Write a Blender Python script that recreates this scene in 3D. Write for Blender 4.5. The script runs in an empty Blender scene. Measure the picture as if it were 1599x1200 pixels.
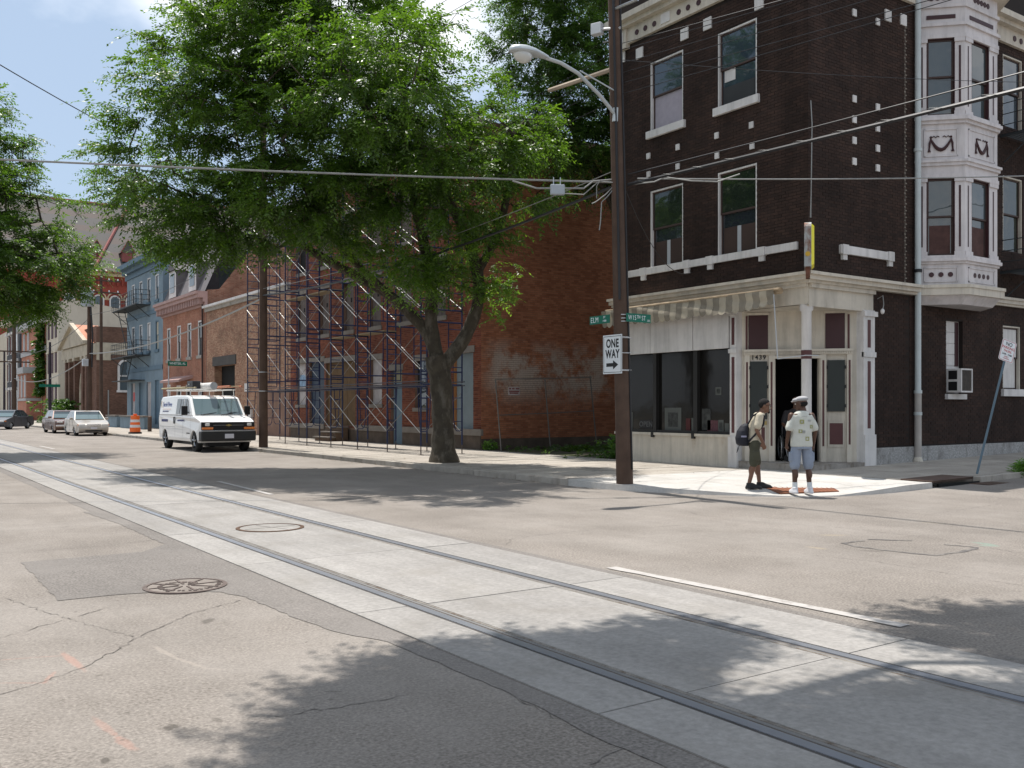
import bpy, math, random
import numpy as np
from mathutils import Vector, Matrix
rnd = random.Random(7)
scene = bpy.context.scene
C = scene.collection
R = math.radians

# ---------------------------------------------------------------- camera, sky, sun, exposure
cam_d = bpy.data.cameras.new('camera')
cam_d.sensor_width = 36.0
cam_d.lens = 36.0 * 1470 / 1599
cam_d.shift_y = 37.0 / 1599
cam_d.clip_start = 0.1
cam_d.clip_end = 2000
cam = bpy.data.objects.new('camera', cam_d)
C.objects.link(cam)
cam.location = (0, 0, 1.6)
cam.rotation_euler = (R(90), 0, -R(34.887))
scene.camera = cam

SUN_EL, SUN_AZ = R(72.0), R(0.4)      # azimuth measured from +Y towards +X
sd = Vector((math.sin(SUN_AZ) * math.cos(SUN_EL), math.cos(SUN_AZ) * math.cos(SUN_EL), math.sin(SUN_EL)))
world = bpy.data.worlds.new('World')
scene.world = world
world.use_nodes = True
nt = world.node_tree
nt.nodes.clear()
wout = nt.nodes.new('ShaderNodeOutputWorld')
bg = nt.nodes.new('ShaderNodeBackground')
sky = nt.nodes.new('ShaderNodeTexSky')
sky.sky_type = 'NISHITA'
sky.sun_disc = False
sky.sun_elevation = SUN_EL
sky.sun_rotation = SUN_AZ
sky.air_density = 1.0
sky.dust_density = 1.0
sky.ozone_density = 1.0
tc = nt.nodes.new('ShaderNodeTexCoord')
mp = nt.nodes.new('ShaderNodeMapping')
mp.inputs['Scale'].default_value = (1.0, 1.0, 1.5)
mp.inputs['Location'].default_value = (0.35, 1.9, 0.55)
cl = nt.nodes.new('ShaderNodeTexNoise')
cl.inputs['Scale'].default_value = 1.7
cl.inputs['Detail'].default_value = 7
cl.inputs['Roughness'].default_value = 0.56
cr = nt.nodes.new('ShaderNodeValToRGB')
cr.color_ramp.elements[0].position = 0.46
cr.color_ramp.elements[0].color = (0, 0, 0, 1)
cr.color_ramp.elements[1].position = 0.60
cr.color_ramp.elements[1].color = (0.93, 0.93, 0.93, 1)
mx = nt.nodes.new('ShaderNodeMixRGB')
nt.links.new(tc.outputs['Generated'], mp.inputs['Vector'])
nt.links.new(mp.outputs['Vector'], cl.inputs['Vector'])
nt.links.new(cl.outputs['Fac'], cr.inputs['Fac'])
hz = nt.nodes.new('ShaderNodeMixRGB')
hz.inputs['Color1'].default_value = (10.2, 12.8, 16.4, 1)
hz.inputs['Color2'].default_value = (17.0, 17.2, 17.5, 1)
nt.links.new(cr.outputs['Color'], hz.inputs['Fac'])
nt.links.new(hz.outputs['Color'], mx.inputs['Color2'])
fl = nt.nodes.new('ShaderNodeMapRange')
fl.inputs['To Min'].default_value = 0.5
fl.inputs['To Max'].default_value = 0.95
nt.links.new(cr.outputs['Color'], fl.inputs['Value'])
nt.links.new(fl.outputs['Result'], mx.inputs['Fac'])
nt.links.new(sky.outputs['Color'], mx.inputs['Color1'])
nt.links.new(mx.outputs['Color'], bg.inputs['Color'])
nt.links.new(bg.outputs['Background'], wout.inputs['Surface'])
bg.inputs['Strength'].default_value = 0.060

sun_d = bpy.data.lights.new('sun', 'SUN')
sun_d.energy = 5.0
sun_d.angle = R(0.53)
sun_d.color = (1.0, 0.95, 0.885)
sun = bpy.data.objects.new('sun', sun_d)
C.objects.link(sun)
sun.location = (0, 0, 60)
sun.rotation_euler = sd.to_track_quat('Z', 'Y').to_euler()

scene.view_settings.view_transform = 'Standard'
scene.view_settings.look = 'None'
scene.view_settings.exposure = 0.37
scene.view_settings.gamma = 1.0
scene.view_settings.use_curve_mapping = False
scene.cycles.max_bounces = 6
scene.cycles.transparent_max_bounces = 8
scene.cycles.use_denoising = True

# ---------------------------------------------------------------- mesh helpers
WL = {}


class MB:
    def __init__(s):
        s.v, s.f, s.t = [], [], []

    def add(s, pts, faces, tint=None):
        b = len(s.v)
        s.v += [tuple(p) for p in pts]
        s.f += [tuple(b + i for i in f) for f in faces]
        if tint is not None:
            s.t += [tint] * len(faces)
        return s

    def quad(s, a, b, c, d):
        return s.add([a, b, c, d], [(0, 1, 2, 3)])

    def poly(s, pts):
        return s.add(pts, [tuple(range(len(pts)))])

    def hexa(s, p, tint=None):
        # p: 8 points, bottom 4 ccw then top 4
        return s.add(p, [(3, 2, 1, 0), (4, 5, 6, 7), (0, 1, 5, 4), (1, 2, 6, 5), (2, 3, 7, 6), (3, 0, 4, 7)], tint)

    def box(s, x0, y0, z0, x1, y1, z1):
        x0, x1 = min(x0, x1), max(x0, x1)
        y0, y1 = min(y0, y1), max(y0, y1)
        z0, z1 = min(z0, z1), max(z0, z1)
        return s.hexa([(x0, y0, z0), (x1, y0, z0), (x1, y1, z0), (x0, y1, z0), (x0, y0, z1), (x1, y0, z1), (x1, y1, z1), (x0, y1, z1)])

    def cbox(s, cx, cy, cz, sx, sy, sz, rz=0.0):
        c, n = math.cos(rz), math.sin(rz)
        P = []
        for dz in (-.5, .5):
            for dx, dy in ((-.5, -.5), (.5, -.5), (.5, .5), (-.5, .5)):
                X, Y = dx * sx, dy * sy
                P.append((cx + X * c - Y * n, cy + X * n + Y * c, cz + dz * sz))
        return s.hexa(P)

    def tube(s, pts, r, n=8, caps=True):
        pts = [Vector(p) for p in pts]
        rs = r if isinstance(r, (list, tuple)) else [r] * len(pts)
        up = Vector((0, 0, 1))
        rings, prev = [], None
        for i, p in enumerate(pts):
            t = (pts[min(i + 1, len(pts) - 1)] - pts[max(i - 1, 0)])
            if t.length < 1e-9:
                t = Vector((0, 0, 1))
            t.normalize()
            if prev is None:
                a = up if abs(t.z) < .95 else Vector((1, 0, 0))
                u = t.cross(a).normalized()
            else:
                u = (prev - t * prev.dot(t))
                u = u.normalized() if u.length > 1e-6 else t.cross(up).normalized()
            prev = u
            w = t.cross(u)
            rings.append([p + (u * math.cos(2 * math.pi * k / n) + w * math.sin(2 * math.pi * k / n)) * rs[i] for k in range(n)])
        s.loft(rings, caps)
        return s

    def loft(s, rings, caps=True, closed=True):
        n = len(rings[0])
        P = [p for rg in rings for p in rg]
        F = []
        for i in range(len(rings) - 1):
            for k in range(n if closed else n - 1):
                a, b = i * n + k, i * n + (k + 1) % n
                F.append((a, b, b + n, a + n))
        if caps:
            F.append(tuple(range(n - 1, -1, -1)))
            F.append(tuple((len(rings) - 1) * n + k for k in range(n)))
        return s.add(P, F)

    def lathe(s, prof, c, n=24, caps=True):
        return s.loft([[(c[0] + r * math.cos(2 * math.pi * k / n), c[1] + r * math.sin(2 * math.pi * k / n), c[2] + z) for k in range(n)] for r, z in prof], caps)

    def disc(s, c, nrm, r, t, n=20):
        nrm = Vector(nrm).normalized()
        c = Vector(c)
        return s.tube([c, c + nrm * t], r, n)

    def ball(s, c, r, n=12, m=8):
        rx, ry, rz = r if isinstance(r, (list, tuple)) else (r, r, r)
        rings = []
        for j in range(m + 1):
            a = -math.pi / 2 + math.pi * j / m
            q = max(math.cos(a), 0.02)
            rings.append([(c[0] + rx * q * math.cos(2 * math.pi * k / n), c[1] + ry * q * math.sin(2 * math.pi * k / n), c[2] + rz * math.sin(a)) for k in range(n)])
        return s.loft(rings)

    def build(s, name, mat=None, parent=None, smooth=False, bevel=0, xf=None, origin=None):
        me = bpy.data.meshes.new(name)
        v = np.array(s.v, dtype=np.float64).reshape(-1, 3)
        if xf is not None:
            m = np.array(xf)
            v = v @ m[:3, :3].T + m[:3, 3]
        off = np.array(WL.get(parent.name, (0, 0, 0)) if parent else (origin or (0, 0, 0)), dtype=np.float64)
        me.from_pydata((v - off).tolist(), [], s.f)
        if mat:
            me.materials.append(mat)
        o = bpy.data.objects.new(name, me)
        C.objects.link(o)
        if parent:
            o.parent = parent
            WL[o.name] = WL.get(parent.name, (0, 0, 0))
        else:
            o.location = tuple(off)
            WL[o.name] = tuple(off)
        uvmap(me, off)
        if s.t:
            a = me.attributes.new('tint', 'FLOAT', 'FACE')
            a.data.foreach_set('value', np.array(s.t, dtype=np.float32))
        if smooth:
            me.polygons.foreach_set('use_smooth', [True] * len(me.polygons))
            try:
                me.set_sharp_from_angle(angle=R(40))
            except Exception:
                pass
        if bevel:
            b = o.modifiers.new('bevel', 'BEVEL')
            b.width = bevel
            b.segments = 2
            b.limit_method = 'ANGLE'
        return o


def uvmap(me, off=(0, 0, 0)):
    nl = len(me.loops)
    if nl == 0:
        return
    me.update()
    co = np.empty(len(me.vertices) * 3)
    me.vertices.foreach_get('co', co)
    co = co.reshape(-1, 3) + np.array(off)
    vi = np.empty(nl, dtype=np.int32)
    me.loops.foreach_get('vertex_index', vi)
    nf = len(me.polygons)
    nr = np.empty(nf * 3)
    me.polygons.foreach_get('normal', nr)
    nr = nr.reshape(-1, 3)
    lt = np.empty(nf, dtype=np.int32)
    me.polygons.foreach_get('loop_total', lt)
    fn = np.repeat(nr, lt, axis=0)
    p = co[vi]
    hor = np.abs(fn[:, 2]) > 0.8
    t = np.stack([-fn[:, 1], fn[:, 0]], 1)
    ln = np.linalg.norm(t, axis=1)
    ln[ln < 1e-6] = 1
    t /= ln[:, None]
    # snap the tangent sign so that opposite faces agree
    u = np.where(hor, p[:, 0], p[:, 0] * t[:, 0] + p[:, 1] * t[:, 1])
    w = np.where(hor, p[:, 1], p[:, 2])
    lay = me.uv_layers.new(name='uv')
    lay.data.foreach_set('uv', np.stack([u, w], 1).ravel())


def tag(o, label=None, cat=None, group=None, kind=None):
    if label:
        o['label'] = label
    if cat:
        o['category'] = cat
    if group:
        o['group'] = group
    if kind:
        o['kind'] = kind
    return o


def root(name, label, cat, loc=(0, 0, 0), group=None):
    o = bpy.data.objects.new(name, None)
    o.empty_display_size = 0.2
    C.objects.link(o)
    o.location = loc
    WL[o.name] = tuple(loc)
    return tag(o, label, cat, group)


def kids(o):
    return [c for c in bpy.data.objects if c.parent == o]


def copy_tree(o, parent=None, km=None):
    if km is None:
        km = {}
        for q in bpy.data.objects:
            if q.parent:
                km.setdefault(q.parent.name, []).append(q)
    c = o.copy()
    C.objects.link(c)
    c.parent = parent
    for ch in km.get(o.name, []):
        copy_tree(ch, c, km)
    return c


def piece(name, me, loc, parent, rot=(0, 0, 0), kind=None):
    o = bpy.data.objects.new(name, me)
    C.objects.link(o)
    o.parent = parent
    b = WL.get(parent.name, (0, 0, 0)) if parent else (0, 0, 0)
    o.location = (loc[0] - b[0], loc[1] - b[1], loc[2] - b[2])
    o.rotation_euler = rot
    if kind:
        o['kind'] = kind
    return o


class Fr:
    """A wall frame: u runs along the wall, o out of it, z up."""
    def __init__(s, o, u, n):
        s.o, s.u, s.n = Vector((o[0], o[1], 0)), Vector((u[0], u[1], 0)).normalized(), Vector((n[0], n[1], 0)).normalized()

    def p(s, u, z, o=0.0):
        q = s.o + s.u * u + s.n * o
        return (q.x, q.y, z)

    def box(s, mb, u0, u1, z0, z1, o0, o1, tint=None):
        u0, u1 = min(u0, u1), max(u0, u1)
        o0, o1 = min(o0, o1), max(o0, o1)
        P = [s.p(u0, z0, o0), s.p(u1, z0, o0), s.p(u1, z0, o1), s.p(u0, z0, o1), s.p(u0, z1, o0), s.p(u1, z1, o0), s.p(u1, z1, o1), s.p(u0, z1, o1)]
        if s.u.cross(s.n).z < 0:
            P = [P[3], P[2], P[1], P[0], P[7], P[6], P[5], P[4]]
        return mb.hexa(P, tint)

    def quad(s, mb, u0, u1, z0, z1, o):
        P = [s.p(u0, z0, o), s.p(u1, z0, o), s.p(u1, z1, o), s.p(u0, z1, o)]
        if s.u.cross(Vector((0, 0, 1))).dot(s.n) < 0:
            P.reverse()
        return mb.poly(P)

    def wall(s, mb, u0, u1, z0, z1, ops=(), dep=0.14, o=0.0):
        us = sorted({u0, u1} | {min(max(a, u0), u1) for q in ops for a in q[:2]})
        zs = sorted({z0, z1} | {min(max(a, z0), z1) for q in ops for a in q[2:4]})
        for i in range(len(us) - 1):
            for j in range(len(zs) - 1):
                cu, cz = (us[i] + us[i + 1]) / 2, (zs[j] + zs[j + 1]) / 2
                if not any(q[0] < cu < q[1] and q[2] < cz < q[3] for q in ops):
                    s.quad(mb, us[i], us[i + 1], zs[j], zs[j + 1], o)
        for q in ops:
            a, b, c, d = q[:4]
            for (x0, y0, x1, y1) in ((a, c, b, c), (b, c, b, d), (b, d, a, d), (a, d, a, c)):
                mb.quad(s.p(x0, y0, o), s.p(x1, y1, o), s.p(x1, y1, o - dep), s.p(x0, y0, o - dep))
        return mb


def bricks(mb, fr, u0, u1, z0, z1, ops=(), bw=.2, bh=.062, j=.011, pr=.007, seed=1, skip=0, o=0.0, out=None):
    """Running-bond bricks, five faces each, standing proud of the mortar sheet."""
    r = random.Random(seed)
    flip = s_flip = fr.u.cross(Vector((0, 0, 1))).dot(fr.n) < 0
    k, z = 0, z0 + j / 2
    while z + bh <= z1 + 1e-6:
        u = u0 - (bw / 2 + j / 2 if k % 2 else 0)
        while u < u1:
            a, b = max(u, u0), min(u + bw, u1)
            if b - a > .03:
                segs = [(a, b)]
                for q in ops:
                    if q[2] < z + bh and q[3] > z:
                        ns = []
                        for (c, d) in segs:
                            if q[1] <= c or q[0] >= d:
                                ns.append((c, d))
                            else:
                                if q[0] - c > .03:
                                    ns.append((c, q[0]))
                                if d - q[1] > .03:
                                    ns.append((q[1], d))
                        segs = ns
                for (c, d) in segs:
                    h = pr + r.uniform(-.003, .004)
                    z_a, z_b = z + r.uniform(-.001, .001), z + bh + r.uniform(-.001, .001)
                    P = [fr.p(c, z_a, o), fr.p(d, z_a, o), fr.p(d, z_b, o), fr.p(c, z_b, o), fr.p(c, z_a, o + h), fr.p(d, z_a, o + h), fr.p(d, z_b, o + h), fr.p(c, z_b, o + h)]
                    F = [(4, 5, 6, 7), (0, 1, 5, 4), (1, 2, 6, 5), (2, 3, 7, 6), (3, 0, 4, 7)]
                    if flip:
                        F = [tuple(reversed(f)) for f in F]
                    mb.add(P, F, r.random())
            u += bw + j
        k += 1
        z += bh + j
    return mb


# ---------------------------------------------------------------- materials
MATS = {}


def M(name, col, rough=.85, metal=0.0, vary=.18, scale=1.5, bump=0.0, bscale=60, spec=.3, coat=0.0, stain=None, st_scale=.9, st_lo=.55, st_hi=.75, rand=0.0, fine=0.0, fscale=90):
    if name in MATS:
        return MATS[name]
    m = bpy.data.materials.new(name)
    m.use_nodes = True
    t = m.node_tree
    b = t.nodes['Principled BSDF']
    b.inputs['Roughness'].default_value = rough
    b.inputs['Metallic'].default_value = metal
    b.inputs['Specular IOR Level'].default_value = spec
    b.inputs['Coat Weight'].default_value = coat
    L = t.links.new
    cd = t.nodes.new('ShaderNodeTexCoord')
    geo = t.nodes.new('ShaderNodeNewGeometry')
    n = t.nodes.new('ShaderNodeTexNoise')
    n.inputs['Scale'].default_value = scale
    n.inputs['Detail'].default_value = 6
    n.inputs['Roughness'].default_value = .6
    L(cd.outputs['Object'], n.inputs['Vector'])
    mr = t.nodes.new('ShaderNodeMapRange')
    mr.inputs['From Min'].default_value = .25
    mr.inputs['From Max'].default_value = .75
    mr.inputs['To Min'].default_value = 1 - vary
    mr.inputs['To Max'].default_value = 1 + vary
    L(n.outputs['Fac'], mr.inputs['Value'])
    mu = t.nodes.new('ShaderNodeMixRGB')
    mu.blend_type = 'MULTIPLY'
    mu.inputs['Fac'].default_value = 1
    mu.inputs['Color1'].default_value = (*col, 1)
    L(mr.outputs['Result'], mu.inputs['Color2'])
    last = mu.outputs['Color']
    if fine:
        fnn = t.nodes.new('ShaderNodeTexNoise')
        fnn.inputs['Scale'].default_value = fscale
        fnn.inputs['Detail'].default_value = 3
        L(cd.outputs['Object'], fnn.inputs['Vector'])
        m2 = t.nodes.new('ShaderNodeMapRange')
        m2.inputs['From Min'].default_value = .3
        m2.inputs['From Max'].default_value = .7
        m2.inputs['To Min'].default_value = 1 - fine
        m2.inputs['To Max'].default_value = 1 + fine
        L(fnn.outputs['Fac'], m2.inputs['Value'])
        q = t.nodes.new('ShaderNodeMixRGB')
        q.blend_type = 'MULTIPLY'
        q.inputs['Fac'].default_value = 1
        L(last, q.inputs['Color1'])
        L(m2.outputs['Result'], q.inputs['Color2'])
        last = q.outputs['Color']
    if stain:
        sn = t.nodes.new('ShaderNodeTexNoise')
        sn.inputs['Scale'].default_value = st_scale
        sn.inputs['Detail'].default_value = 8
        sn.inputs['Roughness'].default_value = .65
        ofs = t.nodes.new('ShaderNodeMapping')
        ofs.inputs['Location'].default_value = (7.3, 2.1, 4.4)
        ofs.inputs['Scale'].default_value = (1, 1, .45)
        L(cd.outputs['Object'], ofs.inputs['Vector'])
        L(ofs.outputs['Vector'], sn.inputs['Vector'])
        sr = t.nodes.new('ShaderNodeMapRange')
        sr.inputs['From Min'].default_value = st_lo
        sr.inputs['From Max'].default_value = st_hi
        L(sn.outputs['Fac'], sr.inputs['Value'])
        q = t.nodes.new('ShaderNodeMixRGB')
        q.inputs['Color2'].default_value = (*stain, 1)
        L(sr.outputs['Result'], q.inputs['Fac'])
        L(last, q.inputs['Color1'])
        last = q.outputs['Color']
    if rand:
        oi = t.nodes.new('ShaderNodeObjectInfo')
        m3 = t.nodes.new('ShaderNodeMapRange')
        m3.inputs['To Min'].default_value = 1 - rand
        m3.inputs['To Max'].default_value = 1 + rand
        L(oi.outputs['Random'], m3.inputs['Value'])
        q = t.nodes.new('ShaderNodeMixRGB')
        q.blend_type = 'MULTIPLY'
        q.inputs['Fac'].default_value = 1
        L(last, q.inputs['Color1'])
        L(m3.outputs['Result'], q.inputs['Color2'])
        last = q.outputs['Color']
    L(last, b.inputs['Base Color'])
    if bump:
        bn = t.nodes.new('ShaderNodeTexNoise')
        bn.inputs['Scale'].default_value = bscale
        bn.inputs['Detail'].default_value = 5
        L(cd.outputs['Object'], bn.inputs['Vector'])
        bp = t.nodes.new('ShaderNodeBump')
        bp.inputs['Strength'].default_value = bump
        bp.inputs['Distance'].default_value = .01
        L(bn.outputs['Fac'], bp.inputs['Height'])
        L(bp.outputs['Normal'], b.inputs['Normal'])
    MATS[name] = m
    return m


def glass(name, col=(.02, .025, .03), rough=.03, wav=.02):
    """Window pane seen from the street: dark room behind, sharp reflection, slightly wavy."""
    m = bpy.data.materials.new(name)
    m.use_nodes = True
    t = m.node_tree
    b = t.nodes['Principled BSDF']
    b.inputs['Base Color'].default_value = (*col, 1)
    b.inputs['Roughness'].default_value = rough
    b.inputs['IOR'].default_value = 1.52
    b.inputs['Specular IOR Level'].default_value = .8
    n = t.nodes.new('ShaderNodeTexNoise')
    n.inputs['Scale'].default_value = 1.6
    cd = t.nodes.new('ShaderNodeTexCoord')
    t.links.new(cd.outputs['Object'], n.inputs['Vector'])
    bp = t.nodes.new('ShaderNodeBump')
    bp.inputs['Strength'].default_value = wav
    bp.inputs['Distance'].default_value = .2
    t.links.new(n.outputs['Fac'], bp.inputs['Height'])
    t.links.new(bp.outputs['Normal'], b.inputs['Normal'])
    MATS[name] = m
    return m


def brick_mat(name, c1, c2, mortar, attr=True, msz=.012, rough=.9, vary=.25, patch=None):
    """attr: bricks as geometry (tint attribute); else a Brick Texture for walls too far away to tell bricks apart."""
    if name in MATS:
        return MATS[name]
    m = bpy.data.materials.new(name)
    m.use_nodes = True
    t = m.node_tree
    L = t.links.new
    b = t.nodes['Principled BSDF']
    b.inputs['Roughness'].default_value = rough
    b.inputs['Specular IOR Level'].default_value = .2
    cd = t.nodes.new('ShaderNodeTexCoord')
    if attr == 'geo' or attr == 'obj':
        if attr == 'geo':
            a = t.nodes.new('ShaderNodeAttribute')
            a.attribute_name = 'tint'
            src = a.outputs['Fac']
        else:
            a = t.nodes.new('ShaderNodeObjectInfo')
            src = a.outputs['Random']
        mix = t.nodes.new('ShaderNodeMixRGB')
        mix.inputs['Color1'].default_value = (*c1, 1)
        mix.inputs['Color2'].default_value = (*c2, 1)
        L(src, mix.inputs['Fac'])
        last = mix.outputs['Color']
    else:
        br = t.nodes.new('ShaderNodeTexBrick')
        br.inputs['Scale'].default_value = 1
        br.inputs['Brick Width'].default_value = .215
        br.inputs['Row Height'].default_value = .075
        br.inputs['Mortar Size'].default_value = msz
        br.inputs['Mortar Smooth'].default_value = .3
        br.inputs['Color1'].default_value = (*c1, 1)
        br.inputs['Color2'].default_value = (*c2, 1)
        br.inputs['Mortar'].default_value = (*mortar, 1)
        L(cd.outputs['UV'], br.inputs['Vector'])
        last = br.outputs['Color']
        bp = t.nodes.new('ShaderNodeBump')
        bp.invert = True
        bp.inputs['Strength'].default_value = .5
        bp.inputs['Distance'].default_value = .01
        L(br.outputs['Fac'], bp.inputs['Height'])
        L(bp.outputs['Normal'], b.inputs['Normal'])
    n = t.nodes.new('ShaderNodeTexNoise')
    n.inputs['Scale'].default_value = .7
    n.inputs['Detail'].default_value = 8
    n.inputs['Roughness'].default_value = .65
    geo = t.nodes.new('ShaderNodeNewGeometry')
    L(geo.outputs['Position'], n.inputs['Vector'])
    mr = t.nodes.new('ShaderNodeMapRange')
    mr.inputs['From Min'].default_value = .3
    mr.inputs['From Max'].default_value = .7
    mr.inputs['To Min'].default_value = 1 - vary
    mr.inputs['To Max'].default_value = 1 + vary
    L(n.outputs['Fac'], mr.inputs['Value'])
    mu = t.nodes.new('ShaderNodeMixRGB')
    mu.blend_type = 'MULTIPLY'
    mu.inputs['Fac'].default_value = 1
    L(last, mu.inputs['Color1'])
    L(mr.outputs['Result'], mu.inputs['Color2'])
    last = mu.outputs['Color']
    if patch:
        # old limewash: a blotchy patch with its own outline, (x0,x1,z0,z1,colour)
        x0, x1, z0, z1, pc, axis = patch
        sx = t.nodes.new('ShaderNodeSeparateXYZ')
        L(geo.outputs['Position'], sx.inputs['Vector'])
        pn = t.nodes.new('ShaderNodeTexNoise')
        pn.inputs['Scale'].default_value = 1.3
        pn.inputs['Detail'].default_value = 10
        pn.inputs['Roughness'].default_value = .72
        L(geo.outputs['Position'], pn.inputs['Vector'])
        acc = None
        for (sock, lo, hi) in ((axis, x0, x1), ('Z', z0, z1)):
            for (val, sg) in ((lo, 1), (hi, -1)):
                k = t.nodes.new('ShaderNodeMapRange')
                k.inputs['From Min'].default_value = val - .35 * sg
                k.inputs['From Max'].default_value = val + .35 * sg
                L(sx.outputs[sock], k.inputs['Value'])
                if acc is None:
                    acc = k.outputs['Result']
                else:
                    w = t.nodes.new('ShaderNodeMath')
                    w.operation = 'MULTIPLY'
                    L(acc, w.inputs[0])
                    L(k.outputs['Result'], w.inputs[1])
                    acc = w.outputs['Value']
        k = t.nodes.new('ShaderNodeMapRange')
        k.inputs['From Min'].default_value = .42
        k.inputs['From Max'].default_value = .54
        k.inputs['To Max'].default_value = .85
        L(pn.outputs['Fac'], k.inputs['Value'])
        w = t.nodes.new('ShaderNodeMath')
        w.operation = 'MULTIPLY'
        L(acc, w.inputs[0])
        L(k.outputs['Result'], w.inputs[1])
        q = t.nodes.new('ShaderNodeMixRGB')
        q.inputs['Color2'].default_value = (*pc, 1)
        L(w.outputs['Value'], q.inputs['Fac'])
        L(last, q.inputs['Color1'])
        last = q.outputs['Color']
    L(last, b.inputs['Base Color'])
    MATS[name] = m
    return m


def text(name, s, loc, size, fr_u, fr_n, mat, parent, align='LEFT', sx=1.06, depth=.003, squeeze=1.0, bold=.012):
    """Raised lettering on a board: real curve text, turned to lie on the frame (u along, z up)."""
    cu = bpy.data.curves.new(name, 'FONT')
    cu.body = s
    cu.size = size
    cu.align_x = align
    cu.align_y = 'CENTER'
    cu.extrude = depth
    cu.offset = size * bold
    cu.space_character = sx
    cu.materials.append(mat)
    tmp_o = bpy.data.objects.new(name, cu)
    me = bpy.data.meshes.new_from_object(tmp_o)
    bpy.data.objects.remove(tmp_o)
    o = bpy.data.objects.new(name, me)
    C.objects.link(o)
    u = Vector(fr_u).normalized()
    n = Vector(fr_n).normalized()
    up = n.cross(u)
    m = Matrix((u * squeeze, up, n)).transposed().to_4x4()
    b = WL.get(parent.name, (0, 0, 0)) if parent else (0, 0, 0)
    m.translation = Vector(loc) - Vector(b)
    o.parent = parent
    o.matrix_local = m
    return o


def layer_on(m, sc, lo, hi, kind='noise', detail=5, f0=.3, f1=.7):
    """Multiply a material's colour by one more, possibly stretched, noise layer (streaks, wheel tracks, aggregate)."""
    t = m.node_tree
    inp = t.nodes['Principled BSDF'].inputs['Base Color']
    src = inp.links[0].from_socket
    g_ = t.nodes.new('ShaderNodeNewGeometry')
    mp_ = t.nodes.new('ShaderNodeMapping')
    mp_.inputs['Scale'].default_value = sc
    t.links.new(g_.outputs['Position'], mp_.inputs['Vector'])
    if kind == 'noise':
        n = t.nodes.new('ShaderNodeTexNoise')
        n.inputs['Scale'].default_value = 1
        n.inputs['Detail'].default_value = detail
        n.inputs['Roughness'].default_value = .65
        out = n.outputs['Fac']
    else:
        n = t.nodes.new('ShaderNodeTexVoronoi')
        n.inputs['Scale'].default_value = 1
        sp_ = t.nodes.new('ShaderNodeSeparateColor')
        t.links.new(n.outputs['Color'], sp_.inputs['Color'])
        out = sp_.outputs[0]
    t.links.new(mp_.outputs['Vector'], n.inputs['Vector'])
    r_ = t.nodes.new('ShaderNodeMapRange')
    r_.inputs['From Min'].default_value = f0
    r_.inputs['From Max'].default_value = f1
    r_.inputs['To Min'].default_value = lo
    r_.inputs['To Max'].default_value = hi
    t.links.new(out, r_.inputs['Value'])
    q = t.nodes.new('ShaderNodeMixRGB')
    q.blend_type = 'MULTIPLY'
    q.inputs['Fac'].default_value = 1
    t.links.new(src, q.inputs['Color1'])
    t.links.new(r_.outputs['Result'], q.inputs['Color2'])
    t.links.new(q.outputs['Color'], inp)


cream = M('cream_paint', (.52, .475, .40), .7, vary=.12, scale=.8, stain=(.30, .20, .12), st_scale=1.1, st_lo=.6, st_hi=.85, bump=.1)
white_p = M('white_paint', (.58, .56, .54), .6, vary=.08, scale=1.2, stain=(.42, .33, .24), st_scale=1.5, st_lo=.62, st_hi=.85)
lav = M('bay_white_paint', (.56, .525, .52), .6, vary=.06, scale=1.1, stain=(.50, .38, .27), st_scale=1.4, st_lo=.62, st_hi=.85)
for m_ in (cream, white_p, lav):
    layer_on(m_, (5, 5, .55), .83, 1.05, f0=.32, f1=.55)
    layer_on(m_, (1.1, 1.1, 1.6), .86, 1.05)
maroon = M('maroon_paint', (.085, .034, .034), .6, vary=.12)
maroon2 = M('maroon_dark_paint', (.046, .018, .02), .5, vary=.12)
black = M('black_paint', (.012, .012, .013), .5, vary=.1)
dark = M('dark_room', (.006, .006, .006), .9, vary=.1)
steel = M('galvanised_steel', (.42, .43, .44), .38, .8, vary=.15, scale=6)
greym = M('grey_metal_paint', (.40, .42, .44), .45, .3, vary=.08)
white_s = M('sign_white', (.62, .65, .66), .45, vary=.05)
green_s = M('sign_green', (.0, .115, .072), .4, vary=.1)
red_s = M('sign_red', (.40, .03, .03), .5, vary=.1)
stone = M('limestone', (.30, .28, .25), .9, vary=.2, scale=3, bump=.3, bscale=30, stain=(.10, .09, .08), st_lo=.55, st_hi=.8)
wood = M('pole_wood', (.075, .048, .035), .9, vary=.3, scale=2.5, bump=.4, bscale=45)
cable = M('cable_rubber', (.02, .02, .022), .45, vary=.1)
cable_w = M('cable_weathered', (.24, .24, .23), .5, .3, vary=.2, scale=8)
gl_dark = glass('glass_dark')
gl_sky = glass('glass_sky', (.05, .065, .075))
gl_shop = glass('glass_shop', (.010, .009, .008), .08)
gl_shop.node_tree.nodes['Principled BSDF'].inputs['Specular IOR Level'].default_value = .22
chrome = M('chrome', (.7, .7, .72), .12, 1.0, vary=.03)
tyre = M('tyre_rubber', (.018, .018, .018), .85, vary=.1)

# ---------------------------------------------------------------- the ground
def gz(x, y):
    return .018 * min(max(x - 16, 0), 40) if y < 14 else 0.0


def asphalt(name, base, speck, pale):
    m = M(name, base, .92, vary=.14, scale=.55, bump=.05, bscale=120, spec=.2, stain=pale, st_scale=.6, st_lo=.42, st_hi=.65, fine=speck, fscale=48)
    return m


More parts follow.
